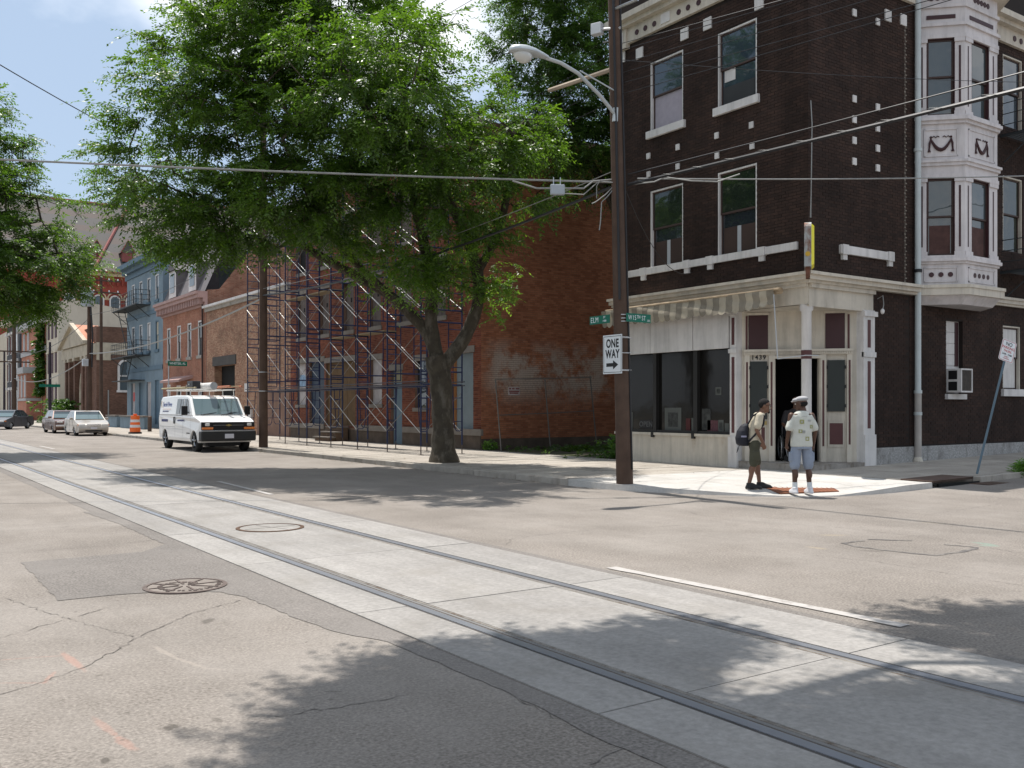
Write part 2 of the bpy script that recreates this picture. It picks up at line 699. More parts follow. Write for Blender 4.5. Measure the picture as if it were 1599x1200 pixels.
asph = asphalt('old_asphalt', (.195, .174, .154), .34, (.236, .214, .192))
asph_new = asphalt('newer_asphalt', (.164, .150, .138), .32, (.185, .170, .157))
for m_ in (asph, asph_new):
    layer_on(m_, (85, 85, 85), .86, 1.14, 'cell', f0=0, f1=1)
    layer_on(m_, (1.1, .07, 1), .90, 1.07)
    layer_on(m_, (.9, .9, 1), .93, 1.06, detail=8)
conc = M('track_concrete', (.268, .255, .240), .88, vary=.12, scale=1.1, bump=.12, bscale=40, stain=(.215, .20, .18), st_scale=1.3, st_lo=.5, st_hi=.8, fine=.13, fscale=25, rand=.05)
layer_on(conc, (3.2, .16, 1), .84, 1.06)
layer_on(conc, (90, 90, 90), .95, 1.05, 'cell', f0=0, f1=1)
conc_walk = M('pavement_concrete', (.34, .31, .27), .92, vary=.14, scale=1.4, bump=.25, bscale=40, stain=(.19, .165, .14), st_scale=1.3, st_lo=.5, st_hi=.85, fine=.12, fscale=30, rand=.10)
conc_new = M('fresh_concrete', (.43, .415, .39), .85, vary=.1, scale=1.5, bump=.15, stain=(.33, .31, .28), st_scale=1.6, st_lo=.5, st_hi=.75, fine=.08, fscale=30)
conc_dark = M('joint_dirt', (.14, .12, .10), .95, vary=.2, scale=5)
kerb_m = M('kerb_stone', (.30, .275, .24), .92, vary=.22, scale=2.5, bump=.4, bscale=30, stain=(.12, .10, .08), st_scale=2, st_lo=.5, st_hi=.8, rand=.12)
soil = M('soil', (.095, .078, .055), .95, vary=.35, scale=2.5, bump=.5, bscale=20, stain=(.05, .06, .02), st_scale=1.2, st_lo=.45, st_hi=.6)

xs = [-400, -120, -30, -1.7, 3, 8, 12, 16, 17, 20, 24, 28, 34, 45, 56, 120, 400]
ys = [-400, -60, -10, 0, 5, 9, 10.4, 12, 13.9, 14.2, 20, 30, 60, 120, 300, 800]
g = MB()
P = [(x, y, gz(x, y) if y < 14 else 0) for y in ys for x in xs]
F = [(j * len(xs) + i, j * len(xs) + i + 1, (j + 1) * len(xs) + i + 1, (j + 1) * len(xs) + i) for j in range(len(ys) - 1) for i in range(len(xs) - 1)]
g.add(P, F)
tag(g.build('road', asph), 'old grey asphalt street and intersection', kind='structure')


def wobble(pts, step=.12, amp=.02, seed=0):
    r = random.Random(seed)
    out = []
    for (a, b) in zip(pts[:-1], pts[1:]):
        L = math.hypot(b[0] - a[0], b[1] - a[1])
        n = max(1, int(L / step))
        for i in range(n):
            t = i / n
            k = 0 if i == 0 else amp
            out.append((a[0] + (b[0] - a[0]) * t + r.uniform(-k, k), a[1] + (b[1] - a[1]) * t + r.uniform(-k, k)))
    out.append(pts[-1])
    return out


def ribbon(name, pts, w, mat, z=.003, seed=1, amp=.02, step=.12, wv=.5, label=None):
    r = random.Random(seed)
    pts = wobble(pts, step, amp, seed)
    mb = MB()
    L, Rr = [], []
    for i, p in enumerate(pts):
        a, b = pts[max(i - 1, 0)], pts[min(i + 1, len(pts) - 1)]
        dx, dy = b[0] - a[0], b[1] - a[1]
        l = math.hypot(dx, dy) or 1
        k = w / 2 * (1 + r.uniform(-wv, wv))
        L.append((p[0] - dy / l * k, p[1] + dx / l * k, gz(*p) + z))
        Rr.append((p[0] + dy / l * k, p[1] - dx / l * k, gz(*p) + z))
    for i in range(len(pts) - 1):
        mb.quad(Rr[i], Rr[i + 1], L[i + 1], L[i])
    return tag(mb.build(name, mat), label, kind='structure')


def blob(name, c, rx, ry, mat, z=.003, seed=1, n=22, rz=0, label=None):
    r = random.Random(seed)
    P = []
    for k in range(n):
        a = 2 * math.pi * k / n
        q = 1 + r.uniform(-.22, .22)
        X, Y = rx * q * math.cos(a), ry * q * math.sin(a)
        P.append((c[0] + X * math.cos(rz) - Y * math.sin(rz), c[1] + X * math.sin(rz) + Y * math.cos(rz), gz(c[0], c[1]) + z))
    return tag(MB().poly(P).build(name, mat), label, kind='structure')


# the darker patch trench beside the tracks
edge = wobble([(2.86, 15.6), (2.97, 13.6), (2.96, 11.35), (2.62, 10.9), (1.41, 11.05), (1.39, 9.9), (1.37, 8.54), (1.77, 8.56), (2.16, 8.45), (2.6, 8.13), (2.70, 7.8), (2.74, 6.8), (2.80, 6.25), (2.98, 5.75), (2.99, 5.0), (3.0, 4.3), (2.94, 3.4), (2.97, 1.5), (2.95, -3)], .1, .014, 4)
edge = [(x, y) for x, y in edge]
for i in range(1, len(edge)):
    edge[i] = (edge[i][0], min(edge[i][1], edge[i - 1][1] - .002))
mb = MB()
for (a, b) in zip(edge[:-1], edge[1:]):
    mb.quad((a[0], a[1], .004), (3.2, a[1], .004), (3.2, b[1], .004), (b[0], b[1], .004))
tag(mb.build('road_patch', asph_new), 'newer dark asphalt patch beside the track slab', kind='structure')
ribbon('road_patch', [(3.06, 15.6), (3.04, 20), (3.05, 30), (3.07, 60)], .2, asph_new, .003, 3, .015, .4, .12)
ribbon('road_patch', [(6.0, -3), (6.0, 5), (6.01, 15), (6.0, 30), (6.0, 70)], .14, asph_new, .003, 5, .012, .3, .12)

crack = M('crack_dark', (.095, .085, .076), .95, vary=.2, stain=(.195, .177, .160), st_scale=9, st_lo=.44, st_hi=.56)  # dark crack colour, broken up by asphalt tone
tar = M('tar_seal', (.10, .092, .088), .8, vary=.15, stain=(.18, .165, .15), st_scale=9, st_lo=.48, st_hi=.6)
CR = {
    'c1' : [(0.66, 5.94), (0.87, 6.06), (1.15, 6.26), (1.75, 7.02), (2.15, 7.44), (2.62, 7.7)] ,
    'c2' : [(1.03, 8.9), (1.33, 7.74), (1.59, 6.9)] ,
    'c3' : [(1.52, 13.72), (1.99, 13.74), (2.96, 13.87)] ,
    'c4' : [(1.3, 11.72), (1.79, 11.67), (2.35, 11.63), (2.95, 11.8), (3.3, 12.11)] ,
    'c5' : [(0.82, 7.39), (1.23, 7.7), (1.64, 8.02)] ,
    'c6' : [(6.2, 9.02), (6.56, 9.41), (7.23, 9.51), (7.83, 9.48)] ,
    'c7' : [(10.16, 9.3), (10.58, 8.29), (10.79, 7.73), (10.83, 6.57), (10.5, 5.25)] ,
    'c8' : [(12.6, 10.33), (13.47, 9.72), (13.08, 8.47), (13.3, 6.66)] ,
    'c9' : [(13.12, 8.02), (14.15, 8.05), (15.64, 8.21)] ,
    'tar1' : [(9.94, 6.86), (9.55, 6.87), (9.44, 6.63), (9.48, 6.13), (9.57, 5.74), (10.02, 5.7), (10.49, 5.78)] ,
    'tar2' : [(10.43, 6.13), (10.48, 5.97), (10.51, 5.77)] ,
    'tar3' : [(10.07, 6.9), (10.41, 6.53)] ,
    'c10' : [(8.5, 6.54), (8.69, 5.88), (8.61, 4.31)] ,
    'c11' : [(2.99, 4.29), (2.97, 4.03), (2.96, 3.73), (3.01, 3.49), (2.98, 3.33), (2.69, 3.26)] ,
    'c12' : [(2.98, 3.33), (3.04, 3.19), (3.04, 2.97)] ,
    'c13' : [(1.78, 4.7), (2.23, 4.64), (2.53, 4.63)] ,
}
for i, (k, v) in enumerate(CR.items()):
    if k[0] == 'c':
        ribbon('road_crack', v, .006, crack, .0035, i, .022, .05, .85)
    elif k.startswith('tar'):
        ribbon('tar_seam', v, .055, tar, .0038, i, .02, .1, .4)
PT = {
    'o1' : [(1.11, 6.71), (1.14, 6.23)] ,
    'o2' : [(0.75, 6.75), (0.94, 6.7), (1.1, 6.64)] ,
    'o3' : [(0.9, 6.05), (0.99, 6.26)] ,
    'o4' : [(0.69, 6.19), (0.92, 6.03)] ,
    'o5' : [(1.01, 5.2), (1.04, 4.87), (1.07, 4.62)] ,
    'arc' : [(1.64, 6.55), (1.68, 6.16), (1.76, 5.83), (1.85, 5.72)] ,
    'g1' : [(10.91, 6.05), (10.87, 5.76)] ,
    'g2' : [(10.7, 5.87), (10.85, 5.71)] ,
    'y1' : [(9.93, 7.49), (10.19, 7.3)] ,
    'y2' : [(8.99, 6.94), (9.0, 6.7)] ,
    'y3' : [(12.21, 7.51), (12.33, 7.25)] ,
    'g3' : [(25.35, 14.9), (26.25, 15.04)] ,
    'oil' : [(1.29, 4.84), (2.17, 7.1), (0.93, 4.56), (1.52, 4.82), (3.25, 5.42), (2.21, 4.93)] ,
}
# stains and old spray marks lie in the asphalt itself: soft-edged ellipses (x, y, half length, half width, angle, colour, strength)
def seg(k, i, w, col, st):
    (xa, ya), (xb, yb) = PT[k][i], PT[k][i + 1]
    return ((xa + xb) / 2, (ya + yb) / 2, math.hypot(xb - xa, yb - ya) / 2 * 1.15, w, math.atan2(yb - ya, xb - xa), col, st)


ORG, GRN, YEL, PAL, OIL = (.36, .20, .155), (.15, .27, .215), (.33, .27, .18), (.33, .29, .25), (.07, .062, .054)
MARKS = [seg('o1', 0, .03, ORG, .9), seg('o2', 0, .012, ORG, .5), seg('o2', 1, .012, ORG, .5), seg('o3', 0, .018, ORG, .7), seg('o4', 0, .012, ORG, .5),
         seg('o5', 0, .025, ORG, .6), seg('o5', 1, .03, ORG, .7), seg('arc', 0, .022, PAL, .8), seg('arc', 1, .02, PAL, .7), seg('arc', 2, .014, PAL, .5),
         seg('g1', 0, .07, GRN, .8), seg('g2', 0, .06, GRN, .8), seg('y1', 0, .06, YEL, .7), seg('y2', 0, .06, YEL, .7), seg('y3', 0, .05, YEL, .6)]
for i, (x, y) in enumerate(PT['oil']):
    MARKS.append((x, y, (.055, .10, .04, .05, .06, .05)[i], (.035, .045, .025, .022, .03, .02)[i], .6 + i * .4, OIL, (.75, .6, .75, .45, .4, .35)[i]))
rk_ = random.Random(8)
for i in range(16):
    y_ = rk_.uniform(4.4, 8.5)
    MARKS.append((rk_.uniform(.9, 2.7), y_, rk_.uniform(.012, .035), rk_.uniform(.008, .018), rk_.uniform(0, 3), OIL, rk_.uniform(.25, .55)))
for i in range(9):
    MARKS.append((rk_.uniform(7.5, 11.5), rk_.uniform(5.5, 12), rk_.uniform(.04, .25), rk_.uniform(.03, .09), rk_.uniform(0, 3), OIL if i % 2 else PAL, rk_.uniform(.2, .45)))
at = asph.node_tree
bsdf_in = at.nodes['Principled BSDF'].inputs['Base Color']
last = bsdf_in.links[0].from_socket
gp_ = at.nodes.new('ShaderNodeNewGeometry')
nz = at.nodes.new('ShaderNodeTexNoise')
nz.inputs['Scale'].default_value = 26
nz.inputs['Detail'].default_value = 8
nz.inputs['Roughness'].default_value = .7
at.links.new(gp_.outputs['Position'], nz.inputs['Vector'])
nm_ = at.nodes.new('ShaderNodeMapRange')
nm_.inputs['To Min'].default_value = -.9
nm_.inputs['To Max'].default_value = .9
at.links.new(nz.outputs['Fac'], nm_.inputs['Value'])
for (x, y, a, b, an, col, st) in MARKS:
    mpn = at.nodes.new('ShaderNodeMapping')
    mpn.vector_type = 'TEXTURE'
    mpn.inputs['Location'].default_value = (x, y, 0)
    mpn.inputs['Rotation'].default_value = (0, 0, an)
    mpn.inputs['Scale'].default_value = (a, b, 1)
    ln_ = at.nodes.new('ShaderNodeVectorMath')
    ln_.operation = 'LENGTH'
    ad = at.nodes.new('ShaderNodeMath')
    ad.operation = 'ADD'
    mrn = at.nodes.new('ShaderNodeMapRange')
    mrn.inputs['From Min'].default_value = 1.15
    mrn.inputs['From Max'].default_value = .65
    mrn.inputs['To Max'].default_value = st * (.5 if col is not OIL else 1)
    mxn = at.nodes.new('ShaderNodeMixRGB')
    mxn.inputs['Color2'].default_value = (*col, 1)
    at.links.new(gp_.outputs['Position'], mpn.inputs['Vector'])
    at.links.new(mpn.outputs['Vector'], ln_.inputs[0])
    at.links.new(ln_.outputs['Value'], ad.inputs[0])
    at.links.new(nm_.outputs['Result'], ad.inputs[1])
    at.links.new(ad.outputs['Value'], mrn.inputs['Value'])
    at.links.new(mrn.outputs['Result'], mxn.inputs['Fac'])
    at.links.new(last, mxn.inputs['Color1'])
    last = mxn.outputs['Color']
at.links.new(last, bsdf_in)
white_line = M('road_paint', (.38, .36, .34), .85, vary=.12, scale=8, stain=(.23, .21, .19), st_scale=9, st_lo=.55, st_hi=.7)
ribbon('lane_line', [(6.19, 7.15), (6.29, 4.0)], .12, white_line, .0072, 2, .004, .2, .12, 'faded white lane line beside the tracks')
ribbon('lane_line', [(6.45, 20.4), (6.27, 16.7)], .10, white_line, .0072, 3, .004, .2, .12)
ribbon('lane_line', [(6.3, 43.5), (6.3, 40)], .12, white_line, .0072, 4, .004, .2, .12)

# ---- tram track: base, separately cast panels with open joints, grooved rails
ts = tag(MB().box(3.16, -4, -.05, 5.93, 150, .005).build('track_slab', conc_dark), 'concrete tram track slab let into the street', kind='structure')
jy = [-4, -2, .9, 3.75, 6.65, 9.35, 12.05, 15.95, 19.2]
while jy[-1] < 60:
    jy.append(jy[-1] + 3.2)
jy += [75, 95, 120, 150]
G = .006
for (a, b) in zip(jy[:-1], jy[1:]):
    for (x0, x1) in ((3.165, 3.615), (3.805, 5.085), (5.275, 5.925)):
        me = MB().box(x0, a + G, .0, x1, b - G, .013 + rnd.uniform(-.0015, .0015))
        o = me.build('slab_panel', conc, ts)
        o.location.z = 0
rust = M('rail_rust', (.085, .05, .032), .9, vary=.3, scale=12, fine=.2)
rail_top = M('rail_head_steel', (.34, .36, .40), .36, .75, vary=.1, scale=3)
rail_grey = M('rail_side_grey', (.17, .165, .16), .7, .2, vary=.2, scale=4)
boot = M('rubber_boot', (.055, .05, .046), .8, vary=.4, scale=6)
grout = M('rail_grout', (.19, .175, .155), .9, vary=.35, scale=5, stain=(.10, .075, .055), st_scale=6, st_lo=.48, st_hi=.62)
for x, sg in ((3.62, 1), (5.27, -1)):
    def X(a):
        return x + sg * a
    rb = MB().box(X(0), -4, -.02, X(.022), 150, .010).build('rail', boot, ts)
    for nm, a, b, z, mt in (('rail_head', .022, .095, .014, rail_top), ('groove', .095, .124, -.0, rust), ('guard_lip', .124, .155, .009, rail_grey), ('rail_boot', .155, .18, .0115, grout)):
        MB().box(X(a), -4, -.03, X(b), 150, z).build(nm, mt, rb)


def manhole(name, label, x, y, r, z, mat, ringmat, ribs):
    t = root(name, label, 'manhole cover', (x, y, z))
    MB().lathe([(r * 1.0, -.01), (r * 1.0, .006), (r * .9, .008), (r * .9, .002)], (x, y, z), 40).build('ring', ringmat, t)
    MB().lathe([(r * .88, -.004), (r * .88, .004), (0.001, .004)], (x, y, z), 40).build('cover_plate', mat, t)
    if ribs:
        mb = MB()
        for k in range(8):
            a = math.pi * k / 4
            mb.cbox(x + .52 * r * math.cos(a), y + .52 * r * math.sin(a), z + .0075, r * .7, r * .055, .006, a)
        for k in range(34):
            a, q = k * 2.4, r * (.12 + .7 * math.sqrt(((k * 13) % 34) / 34))
            mb.cbox(x + q * math.cos(a), y + q * math.sin(a), z + .0075, r * .11, r * .06, .005, a)
        mb.build('tread_pattern', ringmat, t)
    else:
        mb = MB()
        mb.cbox(x, y, z + .0045, r * 1.6, .012, .002, .1)
        mb.cbox(x + .02, y, z + .0045, .014, r * 1.5, .002, .3)
        mb.build('crack', boot, t)
    return t


iron = M('cast_iron', (.12, .095, .085), .6, .5, vary=.25, scale=8)
iron2 = M('cast_iron_worn', (.20, .175, .155), .7, .3, vary=.25, scale=8)
manhole('manhole_cover', 'round cast iron manhole cover with raised tread in the dark patch', 2.42, 8.58, .36, .006, iron2, iron, True)
manhole('manhole_cover', 'concrete filled round cover between the two rails', 4.49, 12.02, .44, .0155, conc, rust, False)

# ---- far pavement along the long street
pv = tag(MB().box(12.16, 15.2, -.1, 17.79, 170, .112).build('pavement', conc_dark), 'old concrete pavement along the far side', kind='structure')
sm = {}
yy = 15.21
while yy < 62:
    L = 1.62
    for ci, (x0, x1) in enumerate(((12.17, 14.0), (14.012, 15.9), (15.912, 17.78))):
        if ci not in sm:
            mb = MB().box(-(x1 - x0) / 2, -L / 2 + .006, -.02, (x1 - x0) / 2, L / 2 - .006, .02)
            tmp = mb.build('paving_slab', conc_walk)
            sm[ci] = tmp.data
            bpy.data.objects.remove(tmp)
        piece('paving_slab', sm[ci], ((x0 + x1) / 2, yy + L / 2, .112 + rnd.uniform(-.004, .004)), pv, (rnd.uniform(-.004, .004), rnd.uniform(-.004, .004), 0))
    yy += L
MB().box(12.17, yy, .0, 17.78, 170, .13).build('paving', conc_walk, pv)
# kerb stones
kr = tag(MB().box(12.02, 15.2, -.1, 12.15, 170, .10).build('kerb', conc_dark), 'worn stone kerb along the far side', kind='structure')
yy = 15.2
while yy < 80:
    L = rnd.uniform(1.5, 2.4)
    o = MB().box(12.0, yy + .008, -.1, 12.155, yy + L - .008, .128 + rnd.uniform(-.008, .006)).build('kerb_stone', kerb_m, kr, bevel=.012)
    o.rotation_euler = (rnd.uniform(-.0002, .0002), 0, 0)
    yy += L
MB().box(12.0, yy, -.1, 12.155, 170, .13).build('kerb_run', kerb_m, kr)

# ---- the pale new corner apron with its ramp
OUT = [(12.0, 15.19, .13), (12.02, 14.3, .12), (12.2, 13.4, .11), (12.7, 12.35, .08), (13.3, 11.45, .035), (13.8, 10.9, .012), (14.55, 10.55, .02), (15.4, 10.44, .07), (16.4, 10.42, .12), (17.3, 10.42, .135)]
INN = [(17.78, 15.19, .13), (17.78, 14.95, .13), (17.78, 14.7, .13), (17.78, 14.4, .13), (17.78, 14.2, .13), (17.78, 14.0, .13), (17.7, 13.7, .135), (17.55, 13.2, .14), (17.4, 12.3, .14), (17.3, 11.3, .14)]
mb = MB()
n = len(OUT)
MID = [tuple(o[i] + (q[i] - o[i]) * .3 if i < 2 else .13 for i in range(3)) for o, q in zip(OUT, INN)]
bot = [(o[0] - .02, o[1] - .02, -.05) for o in OUT]
for i in range(n - 1):
    mb.quad(bot[i], bot[i + 1], OUT[i + 1], OUT[i])
    mb.quad(OUT[i], OUT[i + 1], MID[i + 1], MID[i])
    mb.quad(MID[i], MID[i + 1], INN[i + 1], INN[i])
tag(mb.build('corner_pavement', conc_new), 'fresh pale concrete corner with kerb ramp', kind='structure')
for pts in (((12.1, 13.9), (14.2, 13.95), (17.6, 14.0)), ((15.6, 10.6), (15.75, 12.5), (15.8, 15.1)), ((13.9, 12.0), (13.85, 13.5), (13.8, 15.1)), ((13.9, 12.1), (15.7, 12.2), (17.3, 12.25))):
    P_ = wobble(list(pts), .2, .002, 3)
    mb = MB()
    for a, b in zip(P_[:-1], P_[1:]):
        dx, dy = b[0] - a[0], b[1] - a[1]
        l = math.hypot(dx, dy)
        nx, ny = -dy / l * .006, dx / l * .006
        mb.quad((a[0] - nx, a[1] - ny, .1325 + .0), (b[0] - nx, b[1] - ny, .1325), (b[0] + nx, b[1] + ny, .1325), (a[0] + nx, a[1] + ny, .1325))
    tag(mb.build('scored_joint', conc_dark), kind='structure')
pl = root('tactile_plate', 'rust brown warning plate set in the pale corner ramp under two men', 'warning plate', (14.6, 11.3, .05))
rustp = M('rusty_plate', (.19, .075, .04), .9, vary=.25, scale=5, fine=.15)
q = [(14.12, 11.95, .092), (13.72, 11.2, .052), (14.86, 10.78, .062), (15.55, 11.55, .104)]
mb = MB().hexa([(p[0], p[1], p[2] - .03) for p in q] + [(p[0], p[1], p[2] + .006) for p in q])
mb.build('plate', rustp, pl)
mb = MB()
for i in range(14):
    for j in range(10):
        s, t = (i + .5) / 14, (j + .5) / 10
        p = [(q[0][k] * (1 - s) + q[3][k] * s) * (1 - t) + (q[1][k] * (1 - s) + q[2][k] * s) * t for k in range(3)]
        mb.lathe([(.022, .004), (.015, .011)], p, 6)
tag(mb.build('dome_studs', rustp, pl), kind='stuff')

# ---- cross street pavement, climbing gently to the west
sp = MB()
xx = [17.3, 20, 24, 28, 34, 45]
for a, b in zip(xx[:-1], xx[1:]):
    h = lambda x: gz(x, 0) + .112
    sp.hexa([(a, 10.58, -.1), (b, 10.58, -.1), (b, 13.72, -.1), (a, 13.72, -.1), (a, 10.58, h(a)), (b, 10.58, h(b)), (b, 13.72, h(b)), (a, 13.72, h(a))])
sp = tag(sp.build('side_pavement', conc_dark), 'concrete pavement of the side street in shade', kind='structure')
x = 17.32
while x < 44:
    for (y0, y1) in ((10.6, 12.15), (12.162, 13.71)):
        a, b = x + .006, x + 1.6 - .006
        h = lambda q: gz(q, 0) + .128
        MB().hexa([(a, y0, h(a) - .04), (b, y0, h(b) - .04), (b, y1, h(b) - .04), (a, y1, h(a) - .04), (a, y0, h(a)), (b, y0, h(b)), (b, y1, h(b)), (a, y1, h(a))]).build('paving_slab', conc_walk, sp)
    x += 1.6
sk = tag(MB().box(19.3, 10.46, -.1, 19.5, 10.57, .1).build('side_kerb', conc_dark), 'kerb of the side street', kind='structure')
x = 19.05
while x < 44:
    L = rnd.uniform(1.6, 2.3)
    h = lambda q: gz(q, 0) + .12
    a, b = x + .008, x + L - .008
    MB().hexa([(a, 10.4, -.1), (b, 10.4, -.1), (b, 10.58, -.1), (a, 10.58, -.1), (a, 10.41, h(a)), (b, 10.41, h(b)), (b, 10.58, h(b)), (a, 10.58, h(a))]).build('kerb_stone', kerb_m, sk, bevel=.012)
    x += L
dr = root('storm_drain', 'rusty steel storm drain lid and grate at the side street kerb', 'drain', (17.9, 10.5, .1))
rust_s = M('rusty_steel', (.11, .075, .06), .75, .3, vary=.3, scale=6)
MB().hexa([(17.3, 10.44, .12), (18.8, 10.44, .14), (18.8, 11.1, .15), (17.3, 11.1, .13), (17.3, 10.42, .16), (18.8, 10.42, .186), (18.8, 11.1, .19), (17.3, 11.1, .165)]).build('lid', rust_s, dr)
MB().box(17.5, 10.4, .0, 19.0, 10.44, .09).build('opening', dark, dr)
for k in range(9):
    MB().box(18.6 + k * .11, 9.98, gz(18.6, 0) + .004, 18.66 + k * .11, 10.4, gz(18.6, 0) + .016).build('grate_bar', rust_s, dr)

# ---- vacant lot
tag(MB().box(17.8, 20.35, -.1, 60, 27.38, .10).build('lot_ground', soil), 'bare soil of the vacant lot', kind='structure')
# ---- near side pavement, behind the camera's left shoulder
tag(MB().box(-40, -10, -.1, -1.7, 200, .13).build('near_pavement', conc_walk), 'pavement on the near side of the street', kind='structure')
tag(MB().box(-400, -400, -.12, -40, 800, .1).build('town_ground', soil), 'open ground beyond the near blocks', kind='structure')

# ================================================================ dark brick corner building
E_ = Fr((17.8, 0), (0, 1), (-1, 0))       # long-street front: u = y
S_ = Fr((0, 13.74), (1, 0), (0, -1))      # side-street front: u = x
db_mortar = M('painted_mortar', (.020, .0145, .0125), .9, vary=.3)
DB1, DB2 = (.026, .0165, .0135), (.040, .0235, .018)
db_geo = brick_mat('painted_brick', DB1, DB2, None, 'geo', vary=.3)
db_obj = brick_mat('painted_brick_single', DB1, DB2, None, 'obj', vary=.3)
for m_ in (db_geo, db_obj):
    layer_on(m_, (2.4, 2.4, .22), .78, 1.2, detail=8)
    layer_on(m_, (.5, .5, .5), .8, 1.25)
cb = root('corner_building', 'three storey dark brown brick corner building with cream shopfront and white bay window', 'building', (17.8, 13.74, .13))
E_win = [(17.68, 18.92, 9.13, 11.0), (15.22, 16.47, 9.13, 11.0), (17.68, 18.92, 5.42, 7.5), (15.22, 16.47, 5.42, 7.5)]
S_win = [(26.3, 27.25, 2.12, 3.9), (23.45, 24.25, 1.98, 3.9), (26.3, 27.35, 6.0, 8.1), (26.3, 27.35, 9.5, 11.5), (29.0, 30.0, 2.12, 3.9)]
bayop = (22.2, 25.3, 4.3, 12.2)
TOP = 13.6
w = MB()
E_.wall(w, 13.74, 20.35, 4.6, TOP, E_win, .16)
S_.wall(w, 17.8, 36, 4.6, TOP, [q for q in S_win if q[2] > 4.6], .16)
S_.wall(w, 20.25, 36, .13, 4.6, [q for q in S_win if q[2] < 4.6], .16)
# party wall, back, roof
Fr((0, 20.35), (1, 0), (0, 1)).wall(w, 17.8, 36, .1, TOP)
Fr((36, 0), (0, 1), (1, 0)).wall(w, 13.74, 20.35, .1, TOP)
w.quad((17.8, 13.74, TOP - .5), (36, 13.74, TOP - .5), (36, 20.35, TOP - .5), (17.8, 20.35, TOP - .5))
w.build('wall', db_mortar, cb)
b1 = MB()
bricks(b1, E_, 13.74, 20.35, 4.68, 11.75, E_win, seed=3)
bricks(b1, S_, 17.8, 30, 4.68, 12.0, S_win + [bayop], seed=4)
bricks(b1, S_, 21.79, 30, .66, 4.5, S_win, seed=5)
tag(b1.build('brick', db_geo, cb), kind='stuff')
# nearest bricks, one by one: lower wall left of the downspout
uni = MB().add([(0, 0, 0), (.2, 0, 0), (.2, 0, .062), (0, 0, .062), (0, -.008, 0), (.2, -.008, 0), (.2, -.008, .062), (0, -.008, .062)],
               [(4, 5, 6, 7), (0, 1, 5, 4), (1, 2, 6, 5), (2, 3, 7, 6), (3, 0, 4, 7)]).build('brick', db_obj)
uni_me = uni.data
bpy.data.objects.remove(uni)
hal = MB().add([(0, 0, 0), (.095, 0, 0), (.095, 0, .062), (0, 0, .062), (0, -.008, 0), (.095, -.008, 0), (.095, -.008, .062), (0, -.008, .062)],
               [(4, 5, 6, 7), (0, 1, 5, 4), (1, 2, 6, 5), (2, 3, 7, 6), (3, 0, 4, 7)]).build('brick', db_obj)
hal_me = hal.data
bpy.data.objects.remove(hal)
cnt, kk = 0, 0
rest = MB()
z = .66
while z < 4.45:
    u = 20.27
    if kk % 2:
        if cnt < 300:
            piece('brick', hal_me, (u, 13.74, z), cb)
            cnt += 1
        else:
            S_.box(rest, u, u + .095, z, z + .062, 0, .008, rnd.random())
        u += .106
    while u + .2 < 21.8:
        if cnt < 300:
            piece('brick', uni_me, (u, 13.74 - rnd.uniform(-.002, .002), z), cb)
            cnt += 1
        else:
            S_.box(rest, u, u + .2, z, z + .062, 0, .008, rnd.random())
        u += .211
    z += .073
    kk += 1
tag(rest.build('brick_field', db_geo, cb), kind='stuff')
# toothed seam of bare mortar where the painter stopped
tm = MB()
z, k = 4.75, 0
while z < 11.2:
    S_.box(tm, 21.56 + (.05 if k % 2 else 0), 21.62 + (.05 if k % 2 else 0), z, z + .03, 0, .012)
    S_.box(tm, 21.585, 21.60, z, z + .085, 0, .011)
    z += .085
    k += 1
tag(tm.build('mortar_seam', M('bare_mortar', (.17, .15, .125), .95, vary=.5, scale=6), cb), kind='stuff')
# granite plinth
ston = M('plinth_granite', (.30, .295, .285), .85, vary=.12, scale=2, bump=.5, bscale=25, stain=(.16, .15, .14), st_scale=4, st_lo=.5, st_hi=.7, fine=.3, fscale=22)
for a, b in ((20.27, 22.5), (22.51, 24.9), (24.91, 27.3), (27.31, 30.0), (30.01, 36)):
    mb = MB()
    S_.box(mb, a, b, .1, .62, 0, .05)
    mb.build('plinth_block', ston, cb, bevel=.008)

# storefront cornice band running round the corner
mb = MB()
for (z0, z1, o) in ((4.44, 4.50, .16), (4.50, 4.60, .26), (4.60, 4.67, .34)):
    E_.box(mb, 13.74 - o, 20.36, z0, z1, 0, o)
    S_.box(mb, 17.8, 21.9, z0 - .003, z1 - .003, 0, o - .004)
    S_.box(mb, 25.3, 36, z0 - .003, z1 - .003, 0, o * .6)
mb.build('shop_cornice', cream, cb)
# stone band below the first floor windows, with brackets
mb = MB()
E_.box(mb, 14.0, 20.36, 5.24, 5.42, 0, .07)
S_.box(mb, 18.93, 21.06, 5.22, 5.42, 0, .075)
mb.build('sill_band', white_p, cb, bevel=.006)
for u in (19.15, 17.5, 16.69, 15.03):
    mb = MB()
    E_.box(mb, u - .11, u + .11, 5.225, 5.435, 0, .10)
    E_.box(mb, u - .08, u + .08, 5.1, 5.225, 0, .075)
    mb.build('bracket', white_p, cb)
for u in (19.08, 20.9):
    mb = MB()
    S_.box(mb, u - .11, u + .11, 5.205, 5.435, 0, .10)
    S_.box(mb, u - .08, u + .08, 5.08, 5.205, 0, .075)
    mb.build('bracket', white_p, cb)
